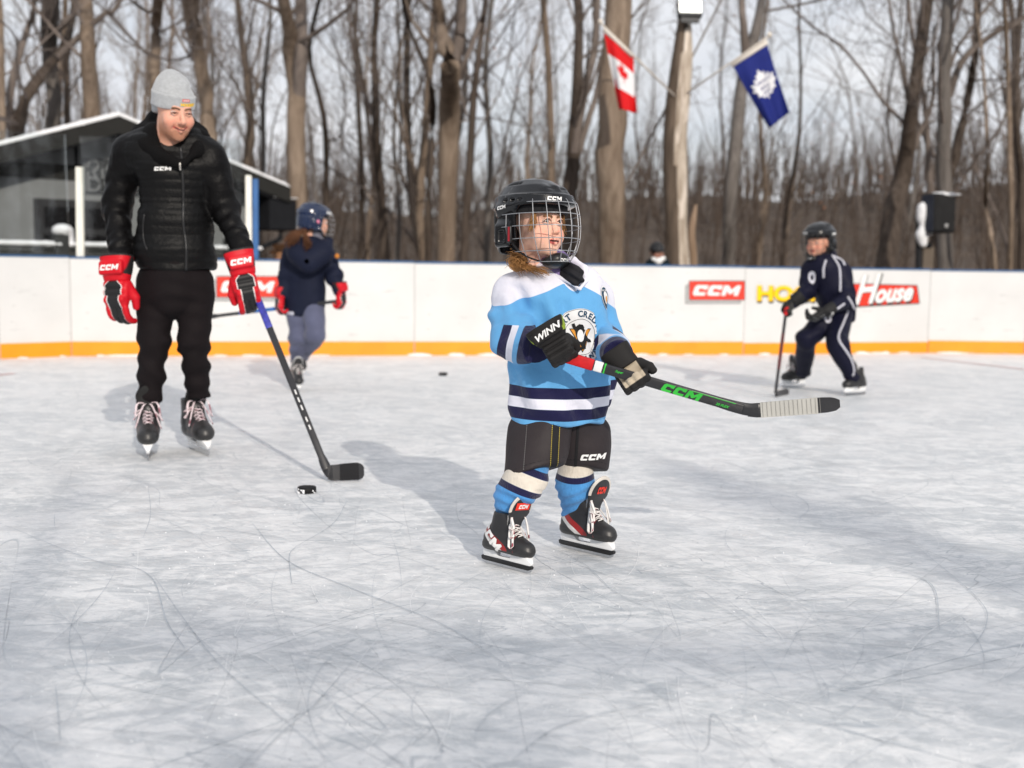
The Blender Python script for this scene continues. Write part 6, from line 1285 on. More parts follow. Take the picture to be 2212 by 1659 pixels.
q = [xf(HH, A_(.119, .012, z_))[0] for z_ in (-.012, -.060)]; cm = axes((q[0] + q[1]) / 2, HH[:3, 1], HH[:3, 0], HH[:3, 2]); tb_ = part('cage_clip', *bevel(box((-.010, -.004, -.026), (.010, .005, .026), cm), .003, 2), m_blackp, child); part('clip_label', *box((-.001, .0052, -.022), (.007, .0058, .022), cm), mat('label_red', srgb(170, 40, 50), .5), child, tb_, smooth=False)
# --- stick and gloves
m_shaft = mat('carbon_shaft', (.022, .022, .025), .3, var=.15, vscale=30); m_tred = mat('red_tape', srgb(196, 28, 34), .6, var=.12, vscale=50, bump=[('noise', 200, .4, .001)]); m_green = mat('stick_green', srgb(50, 190, 60), .4); m_tape = mat('blade_tape', (.52, .51, .47), .8, var=.06, vscale=18, bump=[('noise', 120, .3, .001)])
st_, shf, fm, L_, bc, bu, bn = build_stick('hockey_stick', 'short black stick with red butt tape, green lettering and white taped blade', sA, sB, W(1780, 872, 3.36) - W(1632, 882, 3.40), A_(0, 0, 1), m_shaft,
    [('blade', 0, 1, m_shaft, 0), ('blade_tape', .12, .80, m_tape, .0012)], w=(.030, .021), blen=.262, bh=.045, curve_=-.012, bands=[(-.05, .168, m_tred, 'butt_tape', .0018), (.168, .222, m_white, 'shaft_band', .0006), (.222, .238, m_green, 'shaft_band', .0007)])
m_tl = mat('tape_edge', (.30, .29, .27), .8)
for k in range(3, 17): 
    c_ = bc[k] * .5 + bc[k + 1] * .5; part('tape_edge', *box((-.0006, -.0215, -.0060), (.0006, .0215, .0060), axes(c_, nrm(bc[k + 1] - bc[k]), bu, bn)), m_tl, st_, smooth=False)
tb2 = None
sdir = nrm(sB - sA); sup = fm[:3, 1] if fm[2, 1] > 0 else -fm[:3, 1]; sn = nrm(np.cross(sdir, sup)); sn = -sn if sn[1] > 0 else sn
def on_shaft(vf, t, mt, nm, dy=0): part(nm, *flat(vf, sA + sdir * L_ * t + sn * (.0105 + .0008) + sup * dy, sdir, sup), mt, st_, shf, smooth=False)
on_shaft(logo2d(.024, .125, .35), .66, m_green, 'lettering', -.002); on_shaft(text2d('20 FLEX', .010, .03, .3, 1.1), .885, m_green, 'lettering', -.006); on_shaft(tri2d([[(-.06, 0), (.07, 0), (.074, .002), (-.06, .002)]]), .82, m_green, 'pinstripe', .009); on_shaft(text2d('Super', .010, .02, .3), .31, m_green, 'lettering', .003)

LIN = srgb(150, 172, 60)
m_gb = mat('glove_black_nylon', (.022, .021, .021), .6, layers=[('palm', 0, srgb(196, 182, 160), .3)], var=.12, vscale=18, sheen=.15, bump=[('noise', 500, .2, .0006), ('noise', 40, .3, .003)]); m_gc = mat('glove_cuff_black', (.020, .019, .019), .65, layers=[('liner', 0, LIN, .3)], var=.1, sheen=.15, bump=[('noise', 400, .2, .0006)])
gr_, cu_, ct = build_glove(child, gm, (m_gb, m_gc, None), curl=(62, 78, 45), piping=False, s_h=.004, cuff_flare=1.12, thumb=(.85, .22, -.35), thumb2=(.92, -.1, -.35), fat=1.2)
wordmark(child, gr_, gm, ct, (-.055, .002, .06), (-.12, 1, .0), (-1, -.12, 0), .022, .1, m_white, vf=text2d('WINN', .026, .03, .35, 1.15), name='lettering', back=.1, st=.005)
gg, cu2, ct2 = build_glove(child, gl2, (m_gb, mat('glove_cuff_closed', (.020, .019, .019), .65, var=.1, sheen=.15), None), curl=(72, 85, 55), piping=False, s_h=.004, thumb=(.88, .38, -.35), thumb2=(.95, .12, -.35), cuff_flare=.80, fat=1.25, tl=.9, hollow=False)
# ================================================================ THE COACH
man = Thing('person', G(385, 990), 'bearded coach in a black padded jacket and grey knit hat', 'person')
Ym = 5.66
m_jack = mat('jacket_black_quilt', srgb(14, 14, 15), .49, layers=[('fleece', 0, srgb(10, 9, 10), .2), ('groove', 0, (.003, .003, .003), .4)], var=.12, vscale=12, spec=.15, bump=[('noise', 34, .6, .008), ('noise', 300, .2, .0008)])
jz = lambda vy: W(380, vy, Ym)[2]; jx = lambda vx: W(vx, 400, Ym)[0]
TMm = axes(A_(jx(378), Ym, 0), nrm(A_(1, .30, 0)), nrm(A_(-.30, 1, 0)), A_(0, 0, 1)); pxm = Ym / F
S = Sdf(.0072)
sec = [(586, 2, 80, 62), (555, 0, 84, 64), (500, -2, 80, 60), (460, -2, 73, 57), (430, -3, 70, 55), (395, 0, 74, 58), (360, -4, 85, 60), (335, -8, 91, 56), (318, -8, 84, 50), (300, -6, 68, 44), (288, -4, 46, 40)]
S.loft([(jz(y), cx_ * pxm, (.02 if y < 350 else 0), rx_ * pxm, ry_ * pxm) for y, cx_, rx_, ry_ in sec], m=TMm, p=2.4, k=0)
s1, e1, w1 = W(277, 335, Ym), W(251, 450, Ym + .04), W(262, 556, Ym - .10); s2, e2, w2 = W(455, 345, Ym), W(487, 452, Ym + .02), W(524, 545, Ym - .14)
S.cap(W(310, 318, Ym + .01), s1, .085, .080, k=.07).cap(W(430, 325, Ym + .01), s2, .082, .078, k=.07)
S.cap(s1, e1, .080, .070, k=.04).cap(e1, w1, .070, .052, k=.03).cap(s2, e2, .077, .067, k=.04).cap(e2, w2, .067, .047, k=.03)
S.add(lambda P: -(P[..., 2] - jz(587) - .015 * np.abs((P[..., 0] - jx(395)) / .2)), A_(-3, 4, 0), A_(0, 7, 3), .006, 'i')
dA = lambda V: np.minimum(np.minimum(d_cap(V, s1, e1, .088, .076), d_cap(V, e1, w1, .076, .055)), np.minimum(d_cap(V, s2, e2, .084, .072), d_cap(V, e2, w2, .072, .048)))
dT = lambda V: d_loft(V, [(jz(y), cx_ * pxm, (.02 if y < 350 else 0), rx_ * pxm * .97, ry_ * pxm) for y, cx_, rx_, ry_ in sec], TMm, 2.4)
def qz(V): return (V[:, 2] + .012 * wob(V, 5, 3) + .03 * np.abs(V[:, 0] - jx(392)) * (V[:, 2] > jz(400))) / .043
def jdm(V):
    ar = dA(V) - dT(V); ves = np.clip((ar + .01) / .02, 0, 1); q = np.abs(np.sin(qz(V) * math.pi)) ** .32
    d = ves * (.0055 * q - .002) + (1 - ves) * .0
    for c, ax, n_ in ((e1, e1 - s1, 1), (e1 * .5 + w1 * .5, w1 - e1, 2), (w1, w1 - e1, 3), (e2, e2 - s2, 4), (e2 * .5 + w2 * .5, w2 - e2, 5), (w2, w2 - e2, 6), (s1 * .4 + e1 * .6, e1 - s1, 7)): d += (1 - ves) * folds(V, c, ax + A_(.3, .1, 0) * .3, .0062, 78, .10, n_, 4.5)
    d += ves * (.004 * wob(V, 22, 5) + .006 * np.sin(V[:, 2] * 40 + 3 * wob(V, 9, 8)) * (V[:, 2] < jz(440)))
    return d + (1 - ves) * .005 * wob(V, 26, 12, st=(1, 1, 1.6)) + .0022 * wob(V, 42, 9)
V, Q = S.mesh(jdm); ar = dA(V) - dT(V); gq = qz(V) % 1; gr = (.06 - np.minimum(gq, 1 - gq)) / .05
jm = part('jacket', V, Q, m_jack, man, attrs=dict(fleece=-(ar - .004) / .006, groove=np.where(ar > .004, gr - .3, -1))); jmt = bvh(V, Q)
wordmark(man, jm, np.eye(4), jmt, W(345, 362, Ym - .2), (1, .05, .04), (0, 0, 1), .018, .080, m_white, back=.2, off=.002)
# zip, pockets, drawcord pull
m_zip = mat('zip_tape', (.012, .012, .013), .4); m_pull = mat('zip_pull', (.6, .57, .53), .35, metal=.6)
lay_line(man, jm, jmt, [(390, 318, 5.45), (393, 350, 5.45), (396, 420, 5.45), (396, 480, 5.45), (402, 530, 5.45), (402, 584, 5.45)], .0075, m_zip, 'front_zip', 40)
q = W(389, 360, Ym - .17); part('zip_pull', *bevel(box((-.004, -.003, -.018), (.004, .003, .018), frame(q, A_(1, 0, 0), A_(0, -.2, 1))), .002, 1), m_pull, man, jm)
lay_line(man, jm, jmt, [(312, 462, 5.45), (309, 490, 5.45), (311, 520, 5.45), (318, 540, 5.45)], .004, m_zip, 'pocket_zip', 16); lay_line(man, jm, jmt, [(458, 470, 5.45), (462, 500, 5.45), (458, 530, 5.45)], .004, m_zip, 'pocket_zip', 16)
# hood and collar
S = Sdf(.007); S.ell(W(367, 303, 5.69), (.165, .15, .085), k=0); S.chain([W(310, 284, 5.72), W(338, 270, 5.80), W(388, 268, 5.82), W(430, 288, 5.76)], [.045, .055, .055, .04], k=.05)
S.chain([W(296, 300, 5.66), W(316, 322, 5.58), W(352, 342, 5.53), W(384, 356, 5.51)], [.032, .036, .030, .018], k=.05).chain([W(440, 300, 5.68), W(428, 322, 5.60), W(404, 346, 5.52)], [.030, .028, .018], k=.05)
S.cap(W(391, 352, 5.36), W(381, 300, 5.52), .006, .070, k=.012, mode='s').cap(W(381, 300, 5.54), W(378, 240, 5.58), .080, .120, k=.012, mode='s')
m_fl = mat('fleece_black', srgb(11, 10, 11), .9, sheen=.08, var=.12, vscale=20, bump=[('noise', 200, .3, .001), ('noise', 18, .6, .01)])
garment(S, 'hood', m_fl, man, lambda V: .006 * np.sin(V[:, 2] * 55 + V[:, 0] * 40 + 2 * wob(V, 10, 2)) + .004 * wob(V, 20, 3))
# head and knit hat
HFm = headframe(W(376, 241, 5.56), 37, 17, -1, 1.08)
m_skm = skinmat('coach_skin', srgb(224, 172, 150), srgb(176, 92, 84), stub=srgb(172, 122, 98), brow=srgb(96, 70, 52))
build_head(man, HFm, m_skm, False, .75, h=.003, neck=.13, eye_open=.62, neckdir=(0, -.05, -1), blush=.8, ears=False)
S = Sdf(.0034)
S.loft([(.020, 0, -.020, .086, .106), (.035, 0, -.016, .088, .108), (.085, 0, -.022, .083, .101), (.125, .0, -.034, .066, .080), (.150, 0, -.046, .046, .058), (.166, 0, -.056, .024, .034), (.170, 0, -.06, .01, .01)], p=2.15, k=0)
S.loft([(.018, 0, -.018, .089, .110), (.078, 0, -.016, .090, .110)], p=2.1, k=.004); S.ell((0, -.05, .00), (.078, .070, .05), k=.02)
S.add(lambda P: -(P[..., 2] - .011 + .30 * (.04 - P[..., 1])), A_(-.2, -.2, -.2), A_(.2, .2, .3), .006, 'i')
m_knit = mat('grey_knit', srgb(172, 175, 178), .95, var=.10, vscale=70, sheen=.3, bump=[('knit', (150, 150, 6), .35, .002), ('noise', 240, .4, .0015), ('noise', 20, .3, .006)])
Vk, Qk = S.mesh(lambda V: .0022 * wob(V, 30, 4) + .005 * np.sin(V[:, 2] * 110 + 20 * V[:, 0] + 2 * wob(V, 16, 8)) * np.exp(-((V[:, 2] - .125) / .03) ** 2) * (V[:, 0] < .02)); Vk, Qk = place((Vk, Qk), HFm); kn = part('knit_hat', Vk, Qk, m_knit, man); kt = bvh(Vk, Qk)
wordmark(man, kn, HFm, kt, (-.018, .12, .062), (-.98, -.15, 0), (0, .1, 1), .014, .04, m_red, vf=tri2d([[(-.018, -.006), (.018, -.006), (.018, .006), (-.018, .006)]]), name='hat_label'); wordmark(man, kn, HFm, kt, (-.018, .12, .062), (-.98, -.15, 0), (0, .1, 1), .007, .028, m_white, off=.002)
wordmark(man, kn, HFm, kt, (-.034, .12, .043), (-.96, -.25, 0), (0, .1, 1), .007, .028, m_yel, vf=text2d('HOCKEY', .0165, .06, 0, 1.15), off=.002)
# trousers
m_trs = mat('trousers_dark', srgb(22, 17, 19), .8, var=.10, vscale=9, sheen=.06, bump=[('noise', 30, .4, .006), ('noise', 300, .15, .0006)])
S = Sdf(.0072); hl, kl, al = W(338, 640, Ym), W(334, 735, Ym - .02), W(322, 868, Ym + .02); hr_, kr, ar_ = W(420, 640, Ym + .02), W(420, 735, Ym), W(429, 862, Ym + .10)
S.cap(W(375, 560, Ym), W(375, 625, Ym), .145, .145, k=0); S.ell(W(376, 600, Ym), (.158, .115, .12), k=.03)
S.cap(W(338, 610, Ym), hl, .095, .095, k=.02).cap(hl, kl, .097, .074, k=.01).cap(kl, al, .072, .058, k=.02).cap(W(418, 610, Ym), hr_, .095, .095, k=.02).cap(hr_, kr, .095, .074, k=.01).cap(kr, ar_, .072, .058, k=.02)
S.add(lambda P: -(P[..., 2] - np.where(P[..., 0] < W(375, 800, Ym)[0], W(322, 868, Ym)[2], W(430, 858, Ym + .1)[2])), A_(-3, 4, 0), A_(0, 7, 3), .006, 'i')
def td(V):
    d = .0035 * wob(V, 24, 3)
    for c, n_, a_, ax in ((kl, 1, .008, (.2, 0, 1)), (kr, 2, .008, (-.2, 0, 1)), (kl * .5 + al * .5, 3, .005, (.5, 0, 1)), (kr * .5 + ar_ * .5, 4, .005, (-.4, 0, 1)), (al, 5, .009, (.2, 0, 1)), (ar_, 6, .009, (.1, 0, 1)), (W(376, 655, Ym - .1), 7, .007, (0, 0, 1)), (kl + A_(0, 0, -.09), 8, .010, (.1, .2, 1)), (kr + A_(0, 0, -.09), 9, .010, (-.2, .2, 1))): d += folds(V, c, ax, a_, 62, .11, n_, 2.6)
    return d
garment(S, 'trousers', m_trs, man, td)
# skates
m_bootb = bootmat('skate_leather_black', False); m_lp = mat('lace_pink_white', srgb(232, 216, 220), .85, layers=[('stripe', .5, srgb(150, 100, 110), .1)], var=.1)
m_tongb = mat('tongue_black', (.02, .02, .02), .6, var=.1)
tA, tB = G(320, 996), G(451, 986)
skate_at(man, tA + A_(-.088, .30, 0), tA, 1, 0, m_bootb, 1.16, lean=(.02, 0), lace_mat=m_lp, tongue_mat=m_tongb, band=False, seed=3, h=.0045, tg=.45)
skate_at(man, tB + A_(-.17, .27, 0), tB, 1, -.06, m_bootb, 1.16, lean=(.02, 0), lace_mat=m_lp, tongue_mat=m_tongb, band=False, seed=4, h=.0045, tg=.45)
# gloves
GR = srgb(200, 18, 34); PAL = srgb(196, 184, 166)
m_gr = mat('glove_red_black', GR, .5, layers=[('pipe', 0, (.74, .73, .72), .1), ('acc', 0, (.016, .016, .017), .1), ('palm', 0, PAL, .3)], var=.08, vscale=20, bump=[('noise', 300, .2, .0008), ('noise', 40, .3, .003)]); m_grc = mat('glove_cuff_red', GR, .5, layers=[('edge', 0, (.018, .018, .018), .3), ('liner', 0, (.02, .02, .02), .3)], var=.06, vscale=20, bump=[('noise', 300, .2, .0008)])
gA = axes(W(254, 612, 5.52), nrm(A_(.04, -.16, -1)), nrm(A_(.97, -.22, .08)), (0, 0, 0), 1.0); gA[:3, 2] = nrm(np.cross(gA[:3, 0], gA[:3, 1])); gA[:3, 1] = np.cross(gA[:3, 2], gA[:3, 0]); gA[:3, :3] *= 1.26
g1, c1, t1g = build_glove(man, gA, (m_gr, m_grc, None), curl=(26, 42, 38), s_h=.0044, thumb=(.85, .35, -.4), thumb2=(.95, -.1, -.3), cuff_flare=1.0)
wordmark(man, c1, gA, t1g, (-.052, .0, .06), (0, 1, 0), (-1, 0, 0), .026, .098, m_white, back=.1)
gB = axes(W(527, 598, 5.44), nrm(A_(.24, -.12, -.96)), nrm(A_(-.95, -.26, -.22)), (0, 0, 0), 1.0); z_g = nrm(np.cross(gB[:3, 0], -gB[:3, 1])); gB[:3, 2] = z_g; gB[:3, 1] = -np.cross(z_g, gB[:3, 0]); gB[:3, :3] *= 1.2
g2, c2, t2g = build_glove(man, gB, (m_gr, m_grc, None), curl=(34, 52, 40), s_h=.0044, thumb=(.85, .35, -.4), thumb2=(.9, -.1, -.5), cuff_flare=.95)
wordmark(man, c2, gB, t2g, (-.052, .0, .06), (0, -1, 0), (-1, 0, 0), .026, .098, m_white, back=.1)
# his stick
m_bl = mat('shaft_blue_lettering', srgb(48, 52, 150), .4, var=.4, vscale=40); hA_, hB_ = W(541, 606, 5.50), G(706, 1040) + A_(0, .0, .050)
st2, sh2, fm2, L2, *_ = build_stick('hockey_stick', 'long black stick with blue shaft lettering in the coach\'s hand', hA_, hB_, A_(1, .30, .02), A_(-.1, 0, 1), m_shaft, [('blade', 0, 1, m_shaft, 0), ('blade_tape', .3, .9, mat('black_cloth_tape', (.02, .02, .022), .85, bump=[('noise', 150, .4, .001)]), .001)], w=(.030, .021), blen=.155, bh=.074, curve_=.02, bands=[(.06, .27, m_bl, 'printed_band', .0006)])
for k, t in enumerate((.60, .64, .68, .74, .78)): part('pinstripe', *bevel(box((t * L2, -.003, -.0125), (t * L2 + .025, .003, .0125), fm2), .001, 1), m_white, st2, sh2)
# ================================================================ THE GIRL NEAR THE BOARDS
girl = Thing('person', G(640, 846), 'girl skating away in a navy hooded coat and blue helmet, hair in a ponytail', 'person')
Yg = 8.85; pg = Yg / F; NVC = srgb(22, 27, 46)
m_coat = mat('navy_coat', NVC, .7, layers=[('hem', 0, srgb(190, 192, 205), .3)], var=.10, vscale=8, sheen=.2, bump=[('noise', 20, .4, .008)])
gz_ = lambda vy: W(656, vy, Yg)[2]; GM = axes(A_(W(658, 600, Yg)[0], Yg, 0), nrm(A_(1, -.35, 0)), nrm(A_(.35, 1, 0)), A_(0, 0, 1))
S = Sdf(.011); S.loft([(gz_(y), c * pg, 0, rx * pg, ry * pg) for y, c, rx, ry in ((682, -2, 43, 30), (650, -1, 45, 31), (610, 0, 44, 31), (575, 2, 45, 31), (550, 5, 48, 28), (535, 8, 44, 24), (522, 10, 30, 20), (512, 12, 20, 18))], m=GM, p=2.3, k=0)
aL = [W(628, 548, Yg + .02), W(617, 592, Yg), W(607, 634, Yg - .06)]; aR = [W(706, 548, Yg - .02), W(722, 592, Yg - .06), W(736, 628, Yg - .12)]
S.chain(aL, [.062, .050, .042], k=.04).chain(aR, [.064, .056, .048], k=.04)
S.ell(W(668, 538, Yg - .10), (.13, .07, .075), k=.03).ell(W(668, 522, Yg - .06), (.10, .08, .035), k=.02)
co, V, Q, ctr = garment(S, 'coat', m_coat, girl, lambda V: .005 * wob(V, 11, 3) + folds(V, aL[1], aL[2] - aL[0], .01, 50, .12, 4) + folds(V, aR[1], aR[2] - aR[0], .011, 50, .13, 5) + .009 * np.sin(V[:, 0] * 26 + 2 * wob(V, 5, 3)) * (V[:, 2] < gz_(590)), lambda V: dict(hem=np.where((V[:, 2] < gz_(674)) & (V[:, 2] > gz_(679)) & (V[:, 0] < W(640, 680, Yg)[0]), 1., -1)))
S = Sdf(.010); S.chain([W(625, 520, Yg - .05), W(640, 548, Yg - .16), W(668, 566, Yg - .19), W(698, 548, Yg - .16), W(712, 520, Yg - .06)], [.035, .045, .055, .045, .03], k=.12); S.ell(W(668, 535, Yg - .08), (.12, .10, .05), k=.08); S.ell(W(664, 556, Yg - .11), (.10, .07, .08), k=.05); garment(S, 'hood', m_coat, girl, lambda V: .004 * wob(V, 14, 2), lambda V: dict(hem=V[:, 0] * 0 - 1))
q = W(728, 553, Yg - .16); part('sleeve_badge', *lathe([(.018, 0), (.016, .006)], 12, None, frame(q, A_(1, .2, 0), A_(.5, -1, 0)) ), mat('badge_orange', srgb(190, 120, 50), .7), girl, co)
S = Sdf(.009); S.cap(W(682, 500, Yg), W(678, 525, Yg), .062, .07); garment(S, 'neck_warmer', mat('grey_fleece', srgb(120, 120, 134), .9), girl)
m_pant = mat('snow_pants_grey_blue', srgb(84, 88, 112), .75, var=.12, vscale=10, sheen=.2, bump=[('noise', 22, .5, .01)])
S = Sdf(.010); S.chain([W(641, 670, Yg), W(645, 728, Yg - .05), W(640, 772, Yg + .02)], [.085, .072, .056], k=.02); S.chain([W(676, 670, Yg - .03), W(682, 722, Yg - .12), W(655, 768, Yg + .10)], [.085, .074, .054], k=.02)
garment(S, 'snow_pants', m_pant, girl, lambda V: .006 * wob(V, 16, 4) + folds(V, W(645, 728, Yg), (.3, 0, 1), .010, 45, .14, 2) + folds(V, W(676, 730, Yg), (-.5, 0, 1), .012, 45, .15, 3) + folds(V, W(640, 770, Yg), (0, 0, 1), .012, 60, .1, 6))
m_bs = mat('skate_boot_plain_black', (.02, .02, .021), .3, layers=[('felt', 0, (.4, .4, .4), .2), ('flash', 0, (.25, .25, .26), .3)], var=.2, vscale=20)
def skate_pitch(th, heel, toe, pitch, s, boot, **k):
    a, b = np.array(heel, float), np.array(toe, float); d0 = nrm(b - a); c, s_ = math.cos(R(pitch)), math.sin(R(pitch)); d = d0 * c - A_(0, 0, 1) * s_; z = A_(0, 0, 1) * c + d0 * s_; y = np.cross(z, d); return build_skate(th, axes((a + b) / 2 + A_(0, 0, max(0, .13 * s * s_)), d, y, z, s), boot, **k)
skate_pitch(girl, G(632, 838), G(650, 850), 16, .86, m_bs, lean=(.03, 0), tongue_mat=m_bs, band=False, h=.006, tg=.35, bow=.5); skate_pitch(girl, W(640, 815, Yg + .22) * A_(1, 1, 0) + A_(0, 0, .10), W(652, 815, Yg + .05) * A_(1, 1, 0) + A_(0, 0, .10), 30, .82, m_bs, lean=(.02, 0), tongue_mat=m_bs, band=False, h=.007, tg=.35, bow=.5)
m_skg = skinmat('girl_skin', srgb(222, 168, 144), srgb(188, 88, 84)); HG = headframe(W(681, 480, Yg), 128, 4, 0, .92); build_head(girl, HG, m_skg, True, h=.006, neck=.10)
m_shn = mat('helmet_navy', srgb(12, 30, 62), .22, layers=[('seam', 0, (.01, .02, .04), .3)], coat=.5, var=.06); HGh = headframe(W(680, 479, Yg), 128, 4, 0, .98)
def glogo(th, he, m, tree): wordmark(th, he, m, tree, (.10, .065, .070), (.35, -.94, 0) if False else (-.35, .94, 0), (0, 0, 1), .016, .055, m_white, off=.003); wordmark(th, he, m, tree, (.114, -.035, -.005), (0, 1, 0), (0, 0, 1), .02, .03, mat('sticker_pink', srgb(206, 120, 146), .5), vf=circ2d(.012, 14), name='sticker', off=.004)
build_helmet(girl, HGh, m_shn, h=.006, logo=glogo, wire=.0014, dense_cage=False, cage_mat=m_wire)
g = np.random.RandomState(9); m_hairb = mat('brown_ponytail', srgb(98, 64, 42), .5, var=.35, vscale=12)
v, f = merge(hair_strands([W(656, 498, Yg - .13)], [W(622, 528, Yg - .20), W(632, 524, Yg - .2), W(622, 516, Yg - .16)], 330, g, .012, .002, .015, .012, 2), hair_strands([W(658, 498, Yg - .14)], [W(664, 536, Yg - .24), W(668, 530, Yg - .22)], 160, g, .010, .002, -.01, .010, 2)); part('ponytail', v, f, m_hairb, girl)
def mk_glove(th, wp, x, y, s, left, mats, **k):
    x = nrm(x); y = nrm(np.asarray(y) - (np.asarray(y) @ x) * x); z = np.cross(x, y) * (-1 if left else 1); m = axes(wp, x, y, z, s); return build_glove(th, m, mats, **k) + (m,)
mk_glove(girl, W(606, 646, Yg - .06), (-.05, -.15, -1), (-.6, .8, 0), .88, True, (m_gr, m_grc, None), curl=(40, 60, 40), s_h=.006, cuff_flare=.9)
mk_glove(girl, W(735, 636, Yg - .12), (.05, .05, -1), (.5, .8, 0), .92, False, (m_gr, m_grc, None), curl=(50, 70, 40), s_h=.006, cuff_flare=.95)
build_stick('hockey_stick', 'thin black and blue stick carried level by the girl in navy', W(742, 649, 8.72), W(455, 684, 8.95), A_(-1, .2, -.1), A_(0, 0, 1), m_shaft, [('blade', 0, 1, m_shaft, 0)], w=(.026, .018), blen=.24, bh=.055, bands=[(.50, .66, mat('shaft_blue', srgb(36, 98, 170), .4), 'printed_band', .0008), (.70, .78, mat('shaft_blue_light', srgb(36, 98, 170), .4), 'printed_band', .0008)])
# ================================================================ THE BOY ON THE RIGHT
boy = Thing('person', G(1775, 846), 'boy crouching forward in a navy piped tracksuit and black helmet', 'person')
Yb = 9.1; NB = srgb(17, 18, 38); m_trk = mat('tracksuit_navy', NB, .6, var=.12, vscale=8, sheen=.15, bump=[('noise', 20, .45, .008)]); m_pip = mat('piping_white', srgb(196, 196, 206), .6)
S = Sdf(.0105); S.chain([W(1779, 578, Yb - .05), W(1790, 615, Yb - .02), W(1806, 665, Yb + .05)], [.125, .118, .118], k=.05); S.cap(W(1752, 580, Yb - .02), W(1812, 583, Yb - .06), .072, .076, k=.05)
rA = [W(1748, 588, Yb), W(1741, 632, Yb - .10), W(1716, 655, Yb - .28)]; lA = [W(1819, 590, Yb - .06), W(1828, 648, Yb - .14), W(1790, 668, Yb - .32)]
S.chain(rA, [.068, .060, .046], k=.03).chain(lA, [.072, .064, .048], k=.03); S.cap(W(1838, 655, Yb + .05), W(1838, 688, Yb + .08), .045, .04, k=.05)
S.chain([W(1752, 570, Yb - .06), W(1768, 562, Yb - .10), W(1795, 556, Yb - .05), W(1797, 548, Yb)], [.035, .035, .038, .035], k=.03)
jb, V, Q, jbt = garment(S, 'track_jacket', m_trk, boy, lambda V: .006 * wob(V, 13, 2) + folds(V, rA[1], rA[2] - rA[0], .011, 50, .12, 4) + folds(V, lA[1], lA[2] - lA[0], .012, 50, .13, 5) + folds(V, W(1795, 650, Yb - .1), (.4, 0, 1), .009, 42, .15, 6))
S = Sdf(.0105); lg = [W(1788, 685, Yb + .03), W(1742, 735, Yb - .08), W(1735, 806, 9.42)]; rg = [W(1812, 690, Yb + .02), W(1808, 745, Yb - .22), W(1844, 820, 8.95)]
S.chain(lg, [.100, .078, .056], k=.02).chain(rg, [.098, .078, .052], k=.02).ell(W(1806, 680, Yb + .05), (.12, .11, .10), k=.03)
tb, V, Q, tbt = garment(S, 'track_trousers', m_trk, boy, lambda V: .006 * wob(V, 14, 7) + folds(V, lg[1], (0, 0, 1), .012, 42, .13, 4) + folds(V, rg[1], (.3, 0, 1), .011, 42, .13, 5) + folds(V, lg[2], (0, 0, 1), .012, 55, .1, 6) + folds(V, rg[2], (0, 0, 1), .012, 55, .1, 8))
for tr_, par, pts in ((jbt, jb, [(1797, 551), (1812, 575), (1815, 600), (1815, 630)]), (jbt, jb, [(1784, 562), (1779, 580), (1779, 600)]), (jbt, jb, [(1800, 553), (1818, 562), (1825, 573)]), (jbt, jb, [(1788, 672), (1806, 668), (1824, 656)]), (jbt, jb, [(1831, 641), (1840, 655), (1846, 668)]),
                      (tbt, tb, [(1832, 672), (1821, 700), (1812, 722), (1814, 738), (1829, 760), (1840, 780), (1845, 800), (1842, 812)])): lay_line(boy, par, tbt if par is tb else jbt, [(x, y, Yb) for x, y in pts], .0085, m_pip, 'piping', 26, back=.6)
for tr_, par, (x, y), vf in ((jbt, jb, (1768, 600), circ2d(.026, 16, .012, 1.9)), (tbt, tb, (1805, 691), circ2d(.028, 16, .012, 1.2))):
    v, f = decal(vf, W(x, y, Yb - .3), A_(1, 0, 0), A_(0, 0, 1), A_(0, 1, 0), tr_, .004, .02, .3)
    if len(f): part('printed_mark', v, f, m_pip, boy, par)
m_skb = skinmat('boy_skin', srgb(220, 164, 140), srgb(186, 90, 84)); HB = headframe(W(1768, 524, Yb - .04), -46, 6, 0, .95); build_head(boy, HB, m_skb, True, h=.006, neck=.12)
HBh = headframe(W(1769, 522, Yb - .03), -46, 6, 0, 1.02)
def blogo(th, he, m, tree): wordmark(th, he, m, tree, (.040, .12, .072), (-.95, .3, 0), (0, 0, 1), .014, .05, m_white, off=.003); wordmark(th, he, m, tree, (-.112, -.02, .055), (0, -1, 0), (0, 0, 1), .014, .045, m_white, off=.003); 
build_helmet(boy, HBh, m_shellb, h=.006, logo=blogo, wire=.0017, dense_cage=True, cage_mat=mat('cage_wire_dark', (.03, .03, .03), .4))
part('ear', *place(lathe([(.002, -.03), (.014, -.02), (.017, 0), (.014, .02), (.002, .03)], 12, np.zeros(3)), axes(xf(HBh, A_(-.112, -.035, -.03))[0], HBh[:3, 0], HBh[:3, 1], HBh[:3, 2], 1.)), m_skb, boy) if False else None
m_bw = mat('skate_boot_dull_black', (.02, .02, .021), .45, layers=[('felt', 0, (.4, .4, .4), .2)], var=.2, vscale=20)
skate_at(boy, G(1738, 836) + A_(.02, .05, 0), G(1688, 838), 1, 0, m_bw, .92, lean=(.03, 0), tongue_mat=m_bw, band=False, h=.006, tg=.35, bow=.7)
skate_at(boy, G(1874, 852) + A_(0, .02, 0), G(1822, 856), 1, -.1, m_bw, .92, lean=(.01, 0), tongue_mat=m_bw, band=False, h=.006, tg=.35, bow=.7)
m_gk = mat('glove_black_white_trim', (.018, .018, .019), .6, layers=[('pipe', 0, (.6, .6, .6), .1), ('acc', 0, (.018, .018, .018), .1), ('palm', 0, (.05, .05, .05), .3)], var=.1); m_gkc = mat('glove_cuff_plain_black', (.018, .018, .019), .6, layers=[('edge', 0, (.02, .02, .02), .3)], var=.1)
